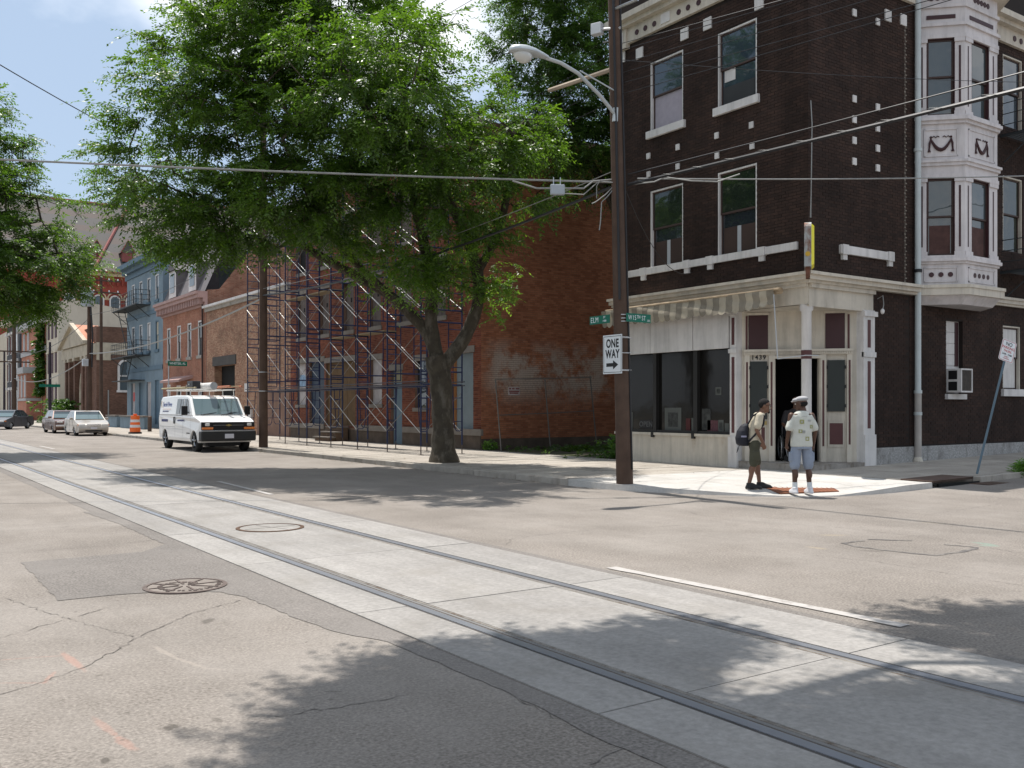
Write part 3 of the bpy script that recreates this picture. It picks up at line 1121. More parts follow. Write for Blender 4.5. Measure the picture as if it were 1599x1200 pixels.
# small square stone accents
for (u, z, s) in ((19.33, 11.4, .27), (17.61, 11.37, .27), (16.8, 11.37, .27), (20.07, 11.5, .27), (15.13, 11.31, .27), (17.86, 8.47, .13), (16.49, 8.45, .13), (15.37, 8.44, .13), (15.35, 7.93, .13), (18.98, 8.48, .13), (16.48, 7.94, .13), (17.86, 7.96, .13), (18.97, 7.98, .13)):
    mb = MB()
    E_.box(mb, u - s / 2, u + s / 2, z - s / 2 - .012, z + s / 2 + .012, 0, .04)
    mb.build('stone_accent', white_p, cb)
for (u, z, s) in ((19.5, 11.0, .14), (20.43, 11.0, .14), (19.5, 8.95, .14), (20.43, 8.92, .14), (19.5, 8.46, .14), (20.43, 8.41, .14), (19.5, 7.96, .14), (20.43, 7.92, .14), (19.5, 7.46, .14), (20.43, 7.44, .14), (20.85, 11.25, .25), (21.5, 11.3, .25)):
    mb = MB()
    S_.box(mb, u - s / 2, u + s / 2, z - s / 2 - .012, z + s / 2 + .012, 0, .04)
    mb.build('stone_accent', white_p, cb)
# roof cornice: frieze with round bosses, panels, projecting gutter
mb = MB()
E_.box(mb, 13.6, 20.36, 11.78, 12.20, 0, .10)
E_.box(mb, 13.4, 20.36, 12.20, 12.32, 0, .26)
E_.box(mb, 13.2, 20.36, 12.32, 12.48, 0, .42)
E_.box(mb, 19.75, 20.36, 11.66, 12.32, 0, .16)
S_.box(mb, 17.8, 22.1, 11.78, 12.197, 0, .097)
S_.box(mb, 17.8, 22.1, 12.197, 12.317, 0, .257)
S_.box(mb, 17.8, 22.1, 12.317, 12.477, 0, .417)
S_.box(mb, 25.2, 36, 11.78, 12.197, 0, .097)
S_.box(mb, 25.2, 36, 12.197, 12.317, 0, .257)
S_.box(mb, 25.2, 36, 12.317, 12.477, 0, .417)
mb.build('roof_cornice', cream, cb)
for u in [19.35, 19.01, 18.66, 17.74, 17.4, 17.03, 16.3, 15.95, 15.6, 14.6, 14.2]:
    o = MB()
    o.disc(E_.p(u, 11.97, .095), (-1, 0, 0), .075, .02, 14)
    o.build('cornice_boss', maroon2, cb)
mb = MB()
E_.box(mb, 18.06, 18.40, 11.86, 12.12, .1, .12)
mb.build('cornice_panel', white_p, cb)
mb = MB()
E_.box(mb, 19.85, 20.2, 11.8, 12.1, .16, .18)
mb.build('cornice_panel', white_p, cb)
for u in (25.75, 26.75, 27.1, 27.45):
    o = MB()
    o.disc(S_.p(u, 11.98, .095), (0, -1, 0), .08, .02, 14)
    o.build('cornice_boss', maroon2, cb)
mb = MB()
E_.box(mb, 13.74, 20.36, 12.48, TOP, -.02, .02)
mb.build('parapet', db_mortar, cb)


# ---- sash windows
def sash(fr, u0, u1, z0, z1, par, trim, sashm, panes, dep=.15, sill=None, trim_w=.04, mid=.5, meet=None):
    fm = MB()
    fr.box(fm, u0, u0 + trim_w, z0, z1, -dep, -.004)
    fr.box(fm, u1 - trim_w, u1, z0, z1, -dep, -.004)
    fr.box(fm, u0 + trim_w, u1 - trim_w, z1 - trim_w, z1, -dep, -.006)
    f = fm.build('window', trim, par)
    zm = z0 + (z1 - z0) * mid
    a, b = u0 + trim_w, u1 - trim_w
    sm_ = MB()
    for (c, d, o) in ((z0, zm + .02, -.12), (zm - .02, z1 - trim_w, -.085)):
        sm_2 = .045
        fr.box(sm_, a, a + sm_2, c, d, o, o + .03)
        fr.box(sm_, b - sm_2, b, c, d, o, o + .03)
        fr.box(sm_, a + sm_2, b - sm_2, c, c + sm_2, o, o + .03)
        fr.box(sm_, a + sm_2, b - sm_2, d - sm_2, d, o, o + .03)
    sm_.build('sash', sashm, f)
    for (c, d, o, mt) in ((z0 + .04, zm - .02, -.105, panes[0]), (zm, z1 - trim_w - .04, -.07, panes[1])):
        p = MB()
        fr.box(p, a + .04, b - .04, c, d, o - .004, o)
        p.build('pane', mt, f)
    if sill:
        s = MB()
        fr.box(s, u0 - .1, u1 + .1, z0 - .2, z0, -.02, .09)
        s.build('sill', sill, f, bevel=.006)
    return f


sash_br = M('sash_brown', (.05, .03, .025), .6, vary=.15)
gl_green = glass('glass_tree_view', (.015, .022, .016), .04, .05)
gl_blue = glass('glass_blue', (.03, .045, .06), .03, .02)
curtain = M('net_curtain', (.33, .30, .34), .8, vary=.1, scale=7)
w1 = sash(E_, *E_win[0], cb, white_p, sash_br, (curtain, gl_blue), sill=white_p)
w2 = sash(E_, *E_win[1], cb, white_p, sash_br, (gl_blue, gl_blue), sill=white_p)
mb = MB()
E_.box(mb, 15.98, 16.33, 9.75, 10.08, -.1, -.095)
mb.build('blind', white_p, w2)
mb = MB()
E_.box(mb, 15.36, 16.36, 9.18, 9.62, -.1, -.09)
mb.build('screen', M('insect_screen', (.035, .037, .038), .8), w2)
w3 = sash(E_, *E_win[2], cb, white_p, sash_br, (gl_dark, gl_green))
w4 = sash(E_, *E_win[3], cb, white_p, sash_br, (gl_dark, gl_green))
for w_, a, b in ((w3, 17.8, 18.8), (w4, 15.34, 16.35)):
    mb = MB()
    E_.box(mb, a, b, 5.44, 6.1, -.104, -.09)
    mb.build('screen', M('brown_screen', (.045, .028, .022), .8), w_)
    mb = MB()
    E_.box(mb, (a + b) / 2 - .06, (a + b) / 2 + .06, 5.44, 6.1, -.09, -.085)
    mb.build('screen_bar', greym, w_)

# ground floor side windows: boarded one with the air conditioner, second one beyond
mb = MB()
S_.box(mb, 23.45, 24.25, 1.98, 3.9, -.14, -.11)
f = mb.build('window', white_p, cb)
for k in range(4):
    mb = MB()
    S_.box(mb, 23.47, 24.0, 2.72 + k * .295, 3.0 + k * .295, -.11, -.085)
    mb.build('board', white_p, f, bevel=.004)
mb = MB()
S_.box(mb, 24.02, 24.22, 2.7, 3.88, -.11, -.1)
mb.build('reveal_board', maroon2, f)
mb = MB()
S_.box(mb, 23.4, 24.3, 1.82, 1.96, -.02, .10)
mb.build('sill', white_p, f, bevel=.006)
f = sash(S_, *S_win[0], cb, cream, sash_br, (white_p, white_p), sill=white_p)
sash(S_, *S_win[2], cb, cream, sash_br, (gl_green, gl_green))
sash(S_, *S_win[3], cb, cream, sash_br, (gl_blue, gl_blue))
sash(S_, *S_win[4], cb, cream, sash_br, (white_p, white_p), sill=white_p)
ac = root('air_conditioner', 'white window air conditioner jutting from the boarded side window', 'air conditioner', (23.9, 13.7, 2.1))
mb = MB()
S_.box(mb, 23.5, 24.05, 2.0, 2.62, -.1, .36)
mb.build('case', white_p, ac, bevel=.01)
for (a, b) in ((2.05, 2.28), (2.34, 2.57)):
    mb = MB()
    mb.box(23.494, 13.46, a, 23.5, 13.70, b)
    mb.build('side_vent', black, ac)
mb = MB()
S_.box(mb, 23.5, 24.05, 2.0, 2.04, .36, .39)
S_.box(mb, 23.5, 24.05, 2.58, 2.62, .36, .39)
S_.box(mb, 23.5, 23.54, 2.04, 2.58, .36, .39)
S_.box(mb, 24.01, 24.05, 2.04, 2.58, .36, .39)
mb.build('front_frame', white_p, ac)
mb = MB()
S_.box(mb, 23.54, 24.01, 2.04, 2.58, .36, .365)
mb.build('coil', M('coil_brown', (.05, .042, .035), .8, vary=.4, scale=14), ac)

# ---- white canted bay
bay = MB()
A0, A1 = (22.14, 13.74), (22.94, 12.94)
B1, C1 = (24.5, 12.94), (25.3, 13.74)


def ring(o, z):
    # plan of the bay pushed out by o
    d = o * .4142
    return [(A0[0] - o * 1.414, A0[1] + .02, z), (A1[0] - d, A1[1] - o, z), (B1[0] + d, B1[1] - o, z), (C1[0] + o * 1.414, C1[1] + .02, z)]


def layer(mb, z0, z1, o0, o1=None):
    a, b = ring(o0, z0), ring(o1 if o1 is not None else o0, z1)
    mb.add(a + b, [(0, 1, 5, 4), (1, 2, 6, 5), (2, 3, 7, 6), (3, 0, 4, 7), (3, 2, 1, 0), (4, 5, 6, 7)])


bayr = MB()
layer(bayr, 4.22, 4.30, -.10, -.04)
layer(bayr, 4.30, 4.44, -.04, .08)
bayr.build('bay_base', lav, cb)
bb = MB()
layer(bb, 4.44, 4.62, .16)
layer(bb, 4.62, 4.70, .19)
bb.build('bay_base_cornice', cream, cb)
bd = MB()
layer(bd, 4.70, 5.24, 0.0)
layer(bd, 5.24, 5.30, .05)
layer(bd, 5.30, 5.38, .11)
layer(bd, 5.38, 5.45, .07)
bayb = bd.build('bay_window', lav, cb)
bd = MB()
layer(bd, 7.42, 7.52, .04)
layer(bd, 7.52, 7.72, .015)
layer(bd, 7.72, 7.80, .07)
layer(bd, 7.80, 7.86, .11)
layer(bd, 7.86, 8.78, 0.0)
layer(bd, 8.78, 8.86, .06)
layer(bd, 8.86, 8.94, .12)
layer(bd, 8.94, 9.0, .07)
bd.build('spandrel', lav, bayb)
bd = MB()
layer(bd, 10.95, 11.05, .04)
layer(bd, 11.05, 11.25, .015)
layer(bd, 11.25, 11.33, .07)
layer(bd, 11.33, 11.72, .0)
layer(bd, 11.72, 11.8, .05)
layer(bd, 11.8, 12.2, .0)
bd.build('frieze', lav, bayb)
br = MB()
layer(br, 12.2, 12.32, .2)
layer(br, 12.32, 12.5, .36)
br.build('bay_cornice', cream, cb)
FL = Fr(A0, (A1[0] - A0[0], A1[1] - A0[1]), (-1, -1))
FF = Fr(A1, (1, 0), (0, -1))
FRt = Fr(B1, (1, 1), (1, -1))
WL_, WF_ = 1.131, 1.56
gl_bay = glass('glass_bay', (.05, .065, .07), .03, .03)
for (fr, W, wu0, wu1) in ((FL, WL_, .22, .90), (FF, WF_, .32, 1.16), (FRt, WL_, .25, .89)):
    for (z0, z1) in ((5.45, 7.42), (9.0, 10.95)):
        mb = MB()
        fr.box(mb, .0, wu0, z0, z1, -.12, 0)
        fr.box(mb, wu1, W, z0, z1, -.12, 0)
        fr.box(mb, .0, .02 + wu0, z0, z0 + .1, 0, .03)
        fr.box(mb, wu1 - .02, W, z0, z0 + .1, 0, .03)
        fr.box(mb, .0, .02 + wu0, z1 - .1, z1, 0, .035)
        fr.box(mb, wu1 - .02, W, z1 - .1, z1, 0, .035)
        mb.build('pilaster', lav, bayb)
        for (c, wd) in ((wu0 / 2, .045), ((wu1 + W) / 2, .05)):
            mb = MB()
            fr.box(mb, c - wd / 2, c + wd / 2, z0 + .22, z1 - .2, 0, .006)
            mb.build('maroon_inlay', maroon2, bayb)
        sash(fr, wu0, wu1, z0 + .02, z1, bayb, maroon2, sash_br, (gl_bay, gl_bay), trim_w=.022)
        if z0 < 6:
            mb = MB()
            fr.box(mb, wu0 + .09, wu1 - .09, z0 + .06, z0 + .78, -.104, -.098)
            mb.build('brown_blind', M('brown_blind', (.07, .035, .03), .8, vary=.4, scale=5), bayb)
    # panels
    m_ = .16
    for (z0, z1) in ((4.78, 5.16), (7.96, 8.66)):
        mb = MB()
        for (a, b, c, d) in ((m_, W - m_, z1 - .03, z1), (m_, W - m_, z0, z0 + .03), (m_, m_ + .03, z0, z1), (W - m_ - .03, W - m_, z0, z1)):
            fr.box(mb, a, b, c, d, 0, .018)
        mb.build('panel_moulding', lav, bayb)
    mb = MB()
    fr.box(mb, .22, W - .22, 11.44, 11.54, 0, .012)
    mb.build('maroon_inlay', maroon2, bayb)
    nn = 3 if W < 1.3 else 4
    for z_, r_ in ((4.97, .062), (11.98, .07)):
        for k in range(nn + (z_ > 10)):
            o = MB()
            q = W * (.3 + .4 * k / (nn - 1 + (z_ > 10)))
            o.disc(fr.p(q, z_, -.002), fr.n, r_, .014, 14)
            o.build('round_boss', maroon2, bayb)
    # garland: swag between two ribbons with tassels
    mb = MB()
    pts, rr = [], []
    c = W / 2
    for k in range(17):
        s = -1 + k / 8
        pts.append(fr.p(c + s * .24, 8.13 + .27 * s * s, .012))
        rr.append(.02 + .028 * (1 - s * s))
    mb.tube(pts, rr, 6)
    for sg in (-1, 1):
        mb.tube([fr.p(c + sg * .24, 8.42, .012), fr.p(c + sg * .27, 8.3, .012), fr.p(c + sg * .28, 8.15, .012), fr.p(c + sg * .28, 8.08, .012)], [.018, .03, .022, .045], 6)
        mb.ball(fr.p(c + sg * .24, 8.45, .01), .03, 8, 6)
        mb.tube([fr.p(c + sg * .22, 8.44, .01), fr.p(c + sg * .17, 8.48, .01), fr.p(c + sg * .13, 8.44, .01), fr.p(c + sg * .08, 8.48, .01), fr.p(c + sg * .04, 8.45, .01)], .012, 5)
    mb.build('garland', maroon2, bayb)
# downspout
pipe_m = M('downspout_paint', (.44, .48, .48), .45, vary=.12, scale=2, stain=(.3, .3, .28), st_scale=2, st_lo=.6, st_hi=.8)
dsp = MB().tube([(21.98, 13.62, .75), (21.98, 13.62, 12.2)], .075, 14).build('downspout', pipe_m, cb, smooth=True)
MB().tube([(21.98, 13.62, .22), (21.98, 13.62, 2.0)], .085, 14).build('cast_pipe', M('cast_pipe_paint', (.36, .33, .30), .6, vary=.2), dsp, smooth=True)
for z in (1.45, 2.0, 5.05, 8.1):
    MB().tube([(21.98, 13.62, z - .04), (21.98, 13.62, z + .04)], .098, 14).build('pipe_collar', black if z == 5.05 else pipe_m, dsp)
MB().lathe([(.11, 0), (.12, .1), (.085, .2)], (21.98, 13.62, .16), 12).build('pipe_shoe', cream, dsp)

# ---- shopfront on the long street
sf = MB()
E_.box(sf, 16.04, 20.35, .1, .92, -.2, .0)
E_.box(sf, 16.04, 20.35, .86, .93, -.02, .05)
shop = sf.build('shopfront', cream, cb)
sf = MB()
E_.box(sf, 16.04, 20.35, 3.95, 4.44, -.2, .02)
E_.box(sf, 13.74, 16.04, 3.97, 4.44, -.25, .02)
E_.box(sf, 13.72, 20.35, 4.36, 4.44, .02, .1)
S_.box(sf, 17.82, 20.25, 3.92, 4.44, -.25, .02)
S_.box(sf, 17.82, 20.25, 4.34, 4.44, .02, .1)
sf.build('fascia', cream, shop)
for (a, b) in ((16.08, 17.29), (17.31, 18.88), (18.90, 20.35)):
    mb = MB()
    E_.box(mb, a, b, 3.08, 4.02, -.03, .045)
    mb.build('transom_panel', white_p, shop, bevel=.006)
for (a, b) in ((16.12, 17.22), (17.36, 18.74), (18.86, 20.3)):
    mb = MB()
    E_.box(mb, a, b, .95, 3.08, -.16, -.15)
    mb.build('shop_pane', gl_shop, shop)
mb = MB()
for (a, b) in ((16.04, 16.12), (17.22, 17.36), (18.74, 18.86), (20.3, 20.35)):
    E_.box(mb, a, b, .93, 3.08, -.2, -.04)
E_.box(mb, 16.04, 20.35, .93, 1.0, -.2, -.05)
for a in (17.29, 18.8):
    E_.box(mb, a - .05, a + .05, .8, .93, 0, .06)
mb.build('mullion', M('mullion_black', (.018, .017, .016), .5), shop)
# pictures standing in the window
pics = root('window_display', 'framed pictures and small signs standing inside the dark shop window', 'display', (17.9, 18, .95))
mat_p = M('picture_mount', (.08, .085, .078), .7, vary=.1)
art = M('picture_print', (.035, .037, .035), .7, vary=.9, scale=11)
red_c = M('card_red', (.06, .014, .014), .7)
pink_c = M('card_pink', (.085, .035, .042), .7, vary=.4, scale=20)
for (u, z, wd, h, mt, inner) in ((19.9, 1.2, .22, .55, mat_p, art), (18.2, 1.28, .62, .64, mat_p, art), (17.62, 1.15, .2, .34, red_c, None), (17.48, 1.16, .16, .34, mat_p, None), (17.0, 1.3, .3, .55, art, None), (16.78, 1.13, .36, .3, pink_c, None), (16.5, 1.13, .18, .32, mat_p, art), (16.3, 1.1, .14, .22, mat_p, None), (16.58, 2.02, .2, .2, mat_p, art)):
    mb = MB()
    E_.box(mb, u - wd / 2, u + wd / 2, z - h / 2, z + h / 2, -.149, -.14)
    pic = mb.build('picture', mt, pics)
    if inner:
        mb = MB()
        E_.box(mb, u - wd * .3, u + wd * .3, z - h * .3, z + h * .3, -.14, -.137)
        mb.build('print', inner, pic)
mb = MB()
E_.box(mb, 19.0, 19.5, 1.02, 1.26, -.149, -.142)
pic = mb.build('open_sign', black, pics)
text('lettering', 'OPEN', E_.p(19.25, 1.14, -.14), .2, (0, -1, 0), (-1, 0, 0), M('open_white', (.10, .10, .10), .7), pic, 'CENTER')

# left pilaster of the entrance, on the street line
PD = MB()
E_.box(PD, 15.83, 16.04, .1, 4.0, -.2, .04)
E_.box(PD, 15.79, 16.08, .1, .88, 0, .07)
E_.box(PD, 15.80, 16.07, 2.95, 3.05, 0, .07)
E_.box(PD, 15.79, 16.08, 3.88, 4.0, 0, .09)
PD.build('pilaster', white_p, shop)
S2 = MB()
S_.box(S2, 19.82, 20.27, .1, 3.95, -.2, .05)
S_.box(S2, 19.84, 20.29, .1, .95, 0, .08)
S_.box(S2, 19.82, 20.29, 2.82, 2.94, 0, .08)
S_.box(S2, 19.80, 20.33, 3.80, 3.92, 0, .10)
S2.build('pilaster', white_p, shop)
mb = MB()
E_.box(mb, 15.89, 15.98, 3.15, 3.82, .04, .046)
E_.box(mb, 15.89, 15.98, .98, 2.85, .04, .046)
S_.box(mb, 19.98, 20.10, 3.05, 3.72, .05, .056)
S_.box(mb, 19.98, 20.10, 1.1, 2.72, .05, .056)
mb.build('maroon_inlay', maroon, shop)
# recessed diagonal wall with the doorway
D_ = Fr((17.8, 15.83), (1.99, -2.09), (-1, -.952))


def du(px):
    return (px - 1152) / 66.8


def dz(y):
    return 1.6 + (637 - y) * .01558


dw = MB()
D_.wall(dw, 0, 2.9, .29, 4.0, [(du(1213), du(1281), .29, dz(556))], .35, -.12)
dwo = dw.build('entrance_wall', cream, shop)
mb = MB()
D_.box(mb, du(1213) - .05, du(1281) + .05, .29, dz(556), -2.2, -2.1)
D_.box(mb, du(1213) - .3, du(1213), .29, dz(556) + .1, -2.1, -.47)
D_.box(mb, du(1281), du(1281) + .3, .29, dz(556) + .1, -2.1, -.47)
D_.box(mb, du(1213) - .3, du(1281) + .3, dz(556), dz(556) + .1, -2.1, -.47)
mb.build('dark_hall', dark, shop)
for (a, b, c, d, mt, nm, o) in (
        (1170, 1201, 491, 545, maroon2, 'transom_light', -.09), (1291, 1321, 490, 545, maroon2, 'transom_light', -.09),
        (1165.5, 1168.5, 492, 545, maroon, 'maroon_inlay', -.10), (1325.5, 1328.5, 492, 545, maroon, 'maroon_inlay', -.10),
        (1166, 1169, 565, 662, maroon, 'maroon_inlay', -.05), (1205, 1208, 565, 697, maroon, 'maroon_inlay', -.05),
        (1286, 1289, 563, 697, maroon, 'maroon_inlay', -.05), (1326.5, 1329.5, 563, 694, maroon, 'maroon_inlay', -.05),
        (1172.5, 1199.5, 564, 655, M('shutter_green_black', (.025, .03, .028), .5), 'side_light', -.075), (1294, 1321, 563, 643, M('shutter_green_black', (.025, .03, .028), .5), 'side_light', -.075),
        (1297.5, 1318, 661, 694, maroon, 'kick_panel', -.085), (1176, 1196, 668, 697, maroon, 'kick_panel', -.085)):
    mb = MB()
    D_.box(mb, du(a), du(b), dz(d), dz(c), -.12, o)
    mb.build(nm, mt, dwo)
mb = MB()
for (a, b) in ((1163.5, 1171.5), (1202, 1211.5), (1283, 1292), (1324, 1332)):
    D_.box(mb, du(a), du(b), .29, dz(554), -.12, -.055)
D_.box(mb, du(1168), du(1203), dz(491), dz(487), -.12, -.07)
D_.box(mb, du(1289), du(1324), dz(490), dz(486), -.12, -.07)
D_.box(mb, du(1168), du(1203), dz(548), dz(545), -.12, -.06)
D_.box(mb, du(1289), du(1324), dz(548), dz(545), -.12, -.06)
D_.box(mb, du(1202), du(1290), dz(560), dz(555), -.12, -.05)
D_.box(mb, du(1295), du(1320), dz(698), dz(657), -.12, -.095)
D_.box(mb, du(1174), du(1198), dz(700), dz(664), -.12, -.095)
mb.build('door_casing', cream, dwo)
mb = MB()
D_.box(mb, du(1162), du(1333), dz(549), dz(545.5), -.12, .0)
D_.box(mb, du(1162), du(1333), dz(554), dz(549), -.12, -.04)
mb.build('dentil_cornice', cream, dwo)
mb = MB()
u = du(1163)
while u < du(1332):
    D_.box(mb, u, u + .03, dz(552.5), dz(549.3), -.04, -.015)
    u += .052
tag(mb.build('dentil', cream, dwo), kind='stuff')
for k in range(3):
    for a in (1171, 1199.5, 1293, 1320.5):
        mb = MB()
        z = dz(574 + k * 30)
        D_.box(mb, du(a), du(a + 2), z - .04, z + .04, -.075, -.05)
        mb.build('hinge', black, dwo)
text('house_number', '1439', D_.p(du(1186), dz(557.8), -.1), .16, (D_.u.x, D_.u.y, 0), (D_.n.x, D_.n.y, 0), black, dwo, 'CENTER', sx=1.15, depth=.006)
mb = MB()
D_.box(mb, du(1191), du(1199), dz(664), dz(658), -.055, -.03)
mb.build('mail_slot', M('brass', (.30, .23, .10), .5, .6), dwo)
# ceiling of the recess and the corner column
mb = MB()
mb.add([(17.8, 16.04, 3.955), (17.78, 13.72, 3.955), (20.25, 13.72, 3.955), (20.25, 14.0, 3.955)], [(0, 1, 2, 3)])
mb.build('recess_ceiling', cream, shop)
col = MB().lathe([(.13, .0), (.13, .16), (.115, .2), (.112, 3.5), (.15, 3.55), (.15, 3.67)], (17.93, 13.88, .3), 20).build('corner_column', white_p, shop, smooth=True)
MB().lathe([(.119, 0), (.119, .2)], (17.93, 13.88, 2.72), 20, False).build('painted_ring', maroon, col)
mb = MB()
mb.add([(17.8, 15.9, .1), (17.72, 13.66, .1), (20.0, 13.68, .1), (20.0, 13.9, .1), (17.8, 15.9, .29), (17.72, 13.66, .29), (20.0, 13.68, .29), (20.0, 13.9, .29)],
       [(3, 2, 1, 0), (4, 5, 6, 7), (0, 1, 5, 4), (1, 2, 6, 5), (2, 3, 7, 6), (3, 0, 4, 7)])
mb.build('entrance_step', M('step_stone', (.26, .24, .215), .9, vary=.3, scale=3, bump=.3, bscale=30, stain=(.10, .07, .04), st_scale=3, st_lo=.5, st_hi=.7), shop)
# hanging awning crank
mb = MB()
mb.tube([(17.3, 14.3, 4.2), (17.32, 14.25, 3.3), (17.34, 14.22, 2.72)], .014, 6)
mb.tube([(17.34, 14.22, 2.72), (17.55, 13.6, 2.78), (17.6, 13.3, 2.76)], .012, 6)
mb.build('awning_crank', greym, shop)

# rolled up striped awning with scalloped valance
aw = root('awning', 'rolled up tattered striped awning with scalloped edge above the shop window', 'awning', (17.5, 17, 4.2))
aw_a = M('awning_cloth', (.35, .31, .24), .9, vary=.2, scale=3, bump=.4, bscale=14)
aw_b = M('awning_stripe', (.21, .185, .145), .9, vary=.25, scale=3, bump=.4, bscale=14)
mb = MB()
mb.tube([E_.p(14.25, 4.30, .3), E_.p(20.3, 4.30, .3)], .075, 10)
mb.tube([E_.p(14.2, 4.33, .42), E_.p(20.3, 4.33, .42)], .03, 8)
mb.build('roller', M('awning_top', (.36, .28, .19), .9, vary=.35, scale=5, bump=.5, bscale=20), aw)
ra = random.Random(5)
u, k = 14.35, 0
while u < 20.3:
    wd = .21
    n_, m_ = 7, 6
    sag = .05 * math.sin(u * 2.2) + ra.uniform(-.02, .03)
    P = []
    ln = .28 + .13 * min(1, (u - 14.3) / 1.5) + sag * .5
    for j in range(m_ + 1):
        t = j / m_
        for i in range(n_ + 1):
            s = i / n_
            sc = .05 * math.sin(math.pi * s) ** .7 * (t ** 2)
            P.append(E_.p(u + wd * s, 4.32 - (ln * t) - sc * t, .44 + .02 * math.sin(math.pi * t * 1.3 + u) + .014 * math.sin(9 * t + 5 * (u + wd * s)) + .006 * math.sin(math.pi * s)))
    F = [(j * (n_ + 1) + i, j * (n_ + 1) + i + 1, (j + 1) * (n_ + 1) + i + 1, (j + 1) * (n_ + 1) + i) for j in range(m_) for i in range(n_)]
    MB().add(P, F).build('scallop', aw_a if k % 2 else aw_b, aw, smooth=True)
    u += wd
    k += 1

# old lightbox sign at the corner
sg = root('corner_sign', 'rusty grey lightbox sign with a yellow face sticking out at the building corner', 'sign', (17.6, 13.5, 4.6))
rusty = M('rusty_sheet', (.33, .34, .33), .7, .2, vary=.15, stain=(.16, .06, .03), st_scale=3.2, st_lo=.5, st_hi=.62)
Gd = Fr((17.72, 13.66), (-.792, -.61), (.61, -.792))
mb = MB()
prof = []
for k in range(9):
    a = math.pi * k / 8
    prof.append((math.cos(a) * .4, 5.55 + math.sin(a) * .14))
prof = [(.4, 4.68)] + prof + [(-.4, 4.68)]
mb.loft([[Gd.p(.5 + a, z, -.09) for a, z in prof], [Gd.p(.5 + a, z, .06) for a, z in prof]])
mb.build('case', rusty, sg)
prof2 = [(a * .93, 5.13 + (z - 5.13) * .95) for a, z in prof]
mb = MB()
mb.loft([[Gd.p(.5 + a, z, .06) for a, z in prof2], [Gd.p(.5 + a * .75, 5.13 + (z - 5.13) * .9, .12) for a, z in prof2]])
mb.build('yellow_face', M('sign_yellow', (.75, .66, .01), .4, vary=.05), sg, smooth=True)
o = MB()
o.disc(Gd.p(.905, 4.95, -.015), (Gd.u.x, Gd.u.y, 0), .055, .006, 12)
o.build('badge', M('badge_gold', (.5, .3, .03), .5), sg)
mb = MB()
Gd.box(mb, .1, .85, 4.5, 4.68, -.06, .03)
mb.build('bracket', M('rust_red', (.13, .055, .035), .85, vary=.4, scale=6), sg)
mb = MB()
mb.tube([(17.72, 13.6, 5.9), (17.7, 13.55, 8.0), (17.72, 13.6, 8.55)], .012, 5)
mb.tube([(17.70, 13.6, 5.9), (17.62, 13.5, 6.9), (17.68, 13.55, 7.7)], .008, 5)
mb.build('conduit', cable_w, sg)

# iron fire escape right of the bay
fe = root('fire_escape', 'black iron fire escape balconies at the right of the white bay', 'fire escape', (28, 13.2, 5.3))
fem = M('fire_escape_iron', (.035, .04, .042), .6, vary=.2)
for zz in (5.4, 9.2):
    mb = MB()
    for k in range(12):
        mb.box(26.15, 12.72 + k * .085, zz - .02, 30.0, 12.76 + k * .085, zz)
    mb.box(26.15, 12.68, zz - .08, 30, 12.72, zz)
    mb.box(26.15, 12.7, zz - .08, 26.19, 13.74, zz)
    mb.build('platform', fem, fe)
    mb = MB()
    for h in (.25, .55, .85):
        mb.tube([(26.17, 13.7, zz + h), (26.17, 12.7, zz + h), (30, 12.7, zz + h)], .014, 5)
    for k in range(9):
        mb.box(26.15 + k * .48, 12.68, zz, 26.18 + k * .48, 12.71, zz + .88)
    mb.build('railing', fem, fe)
    for x in (26.3, 28.2, 29.8):
        MB().tube([(x, 12.8, zz - .05), (x, 13.7, zz - .75)], .02, 5).build('strut', fem, fe)
# security light and small camera on the fascia
sl = root('outdoor_lamp', 'small bare lamp on a bent conduit beside the right pilaster', 'lamp', (20.4, 13.6, 4.0))
MB().tube([(20.42, 13.72, 4.25), (20.46, 13.6, 4.32), (20.42, 13.55, 4.1), (20.38, 13.55, 3.98)], .012, 6).build('arm', cable_w, sl)
MB().ball((20.37, 13.55, 3.93), (.05, .05, .07), 10, 7).build('bulb', white_p, sl, smooth=True)

# ================================================================ red brick building behind scaffolding
RB_mortar = M('red_mortar', (.16, .10, .072), .95, vary=.3)
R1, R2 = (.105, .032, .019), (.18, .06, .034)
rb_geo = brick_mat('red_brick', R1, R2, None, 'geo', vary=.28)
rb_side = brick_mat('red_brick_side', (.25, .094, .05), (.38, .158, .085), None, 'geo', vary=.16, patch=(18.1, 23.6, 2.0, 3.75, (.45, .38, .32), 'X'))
layer_on(rb_side, (.8, .8, .6), .88, 1.1, detail=8)
layer_on(rb_geo, (1.2, 1.2, .3), .78, 1.2, detail=8)
rb = root('scaffolded_building', 'three storey red brick building with boarded windows behind blue scaffolding', 'building', (17.8, 27.4, .1))
H1 = 11.6
wc = [43.4, 40.7, 38.1, 35.5, 32.9, 30.3]
ops = []
for c in wc:
    ops += [(c - .52, c + .52, 5.0, 7.1), (c - .52, c + .52, 8.15, 10.1)]
gops = [(42.9, 44.0, 1.75, 3.75), (40.72, 42.45, .85, 3.75), (37.4, 40.55, .8, 3.65), (34.9, 35.95, 1.75, 3.6), (33.15, 34.1, .14, 3.1), (31.2, 32.1, 1.6, 3.4), (27.9, 29.25, .8, 3.55)]
aops = ops + gops
w = MB()
E_.wall(w, 27.4, 44.8, .1, H1, aops, .22)
Fr((0, 27.4), (1, 0), (0, -1)).wall(w, 17.8, 34, .1, H1)
Fr((0, 44.8), (1, 0), (0, 1)).wall(w, 17.8, 34, .1, H1)
Fr((34, 0), (0, 1), (1, 0)).wall(w, 27.4, 44.8, .1, H1)
w.quad((17.8, 27.4, H1 - .02), (34, 27.4, H1 - .02), (34, 44.8, H1 - .02), (17.8, 44.8, H1 - .02))
w.build('wall', RB_mortar, rb)
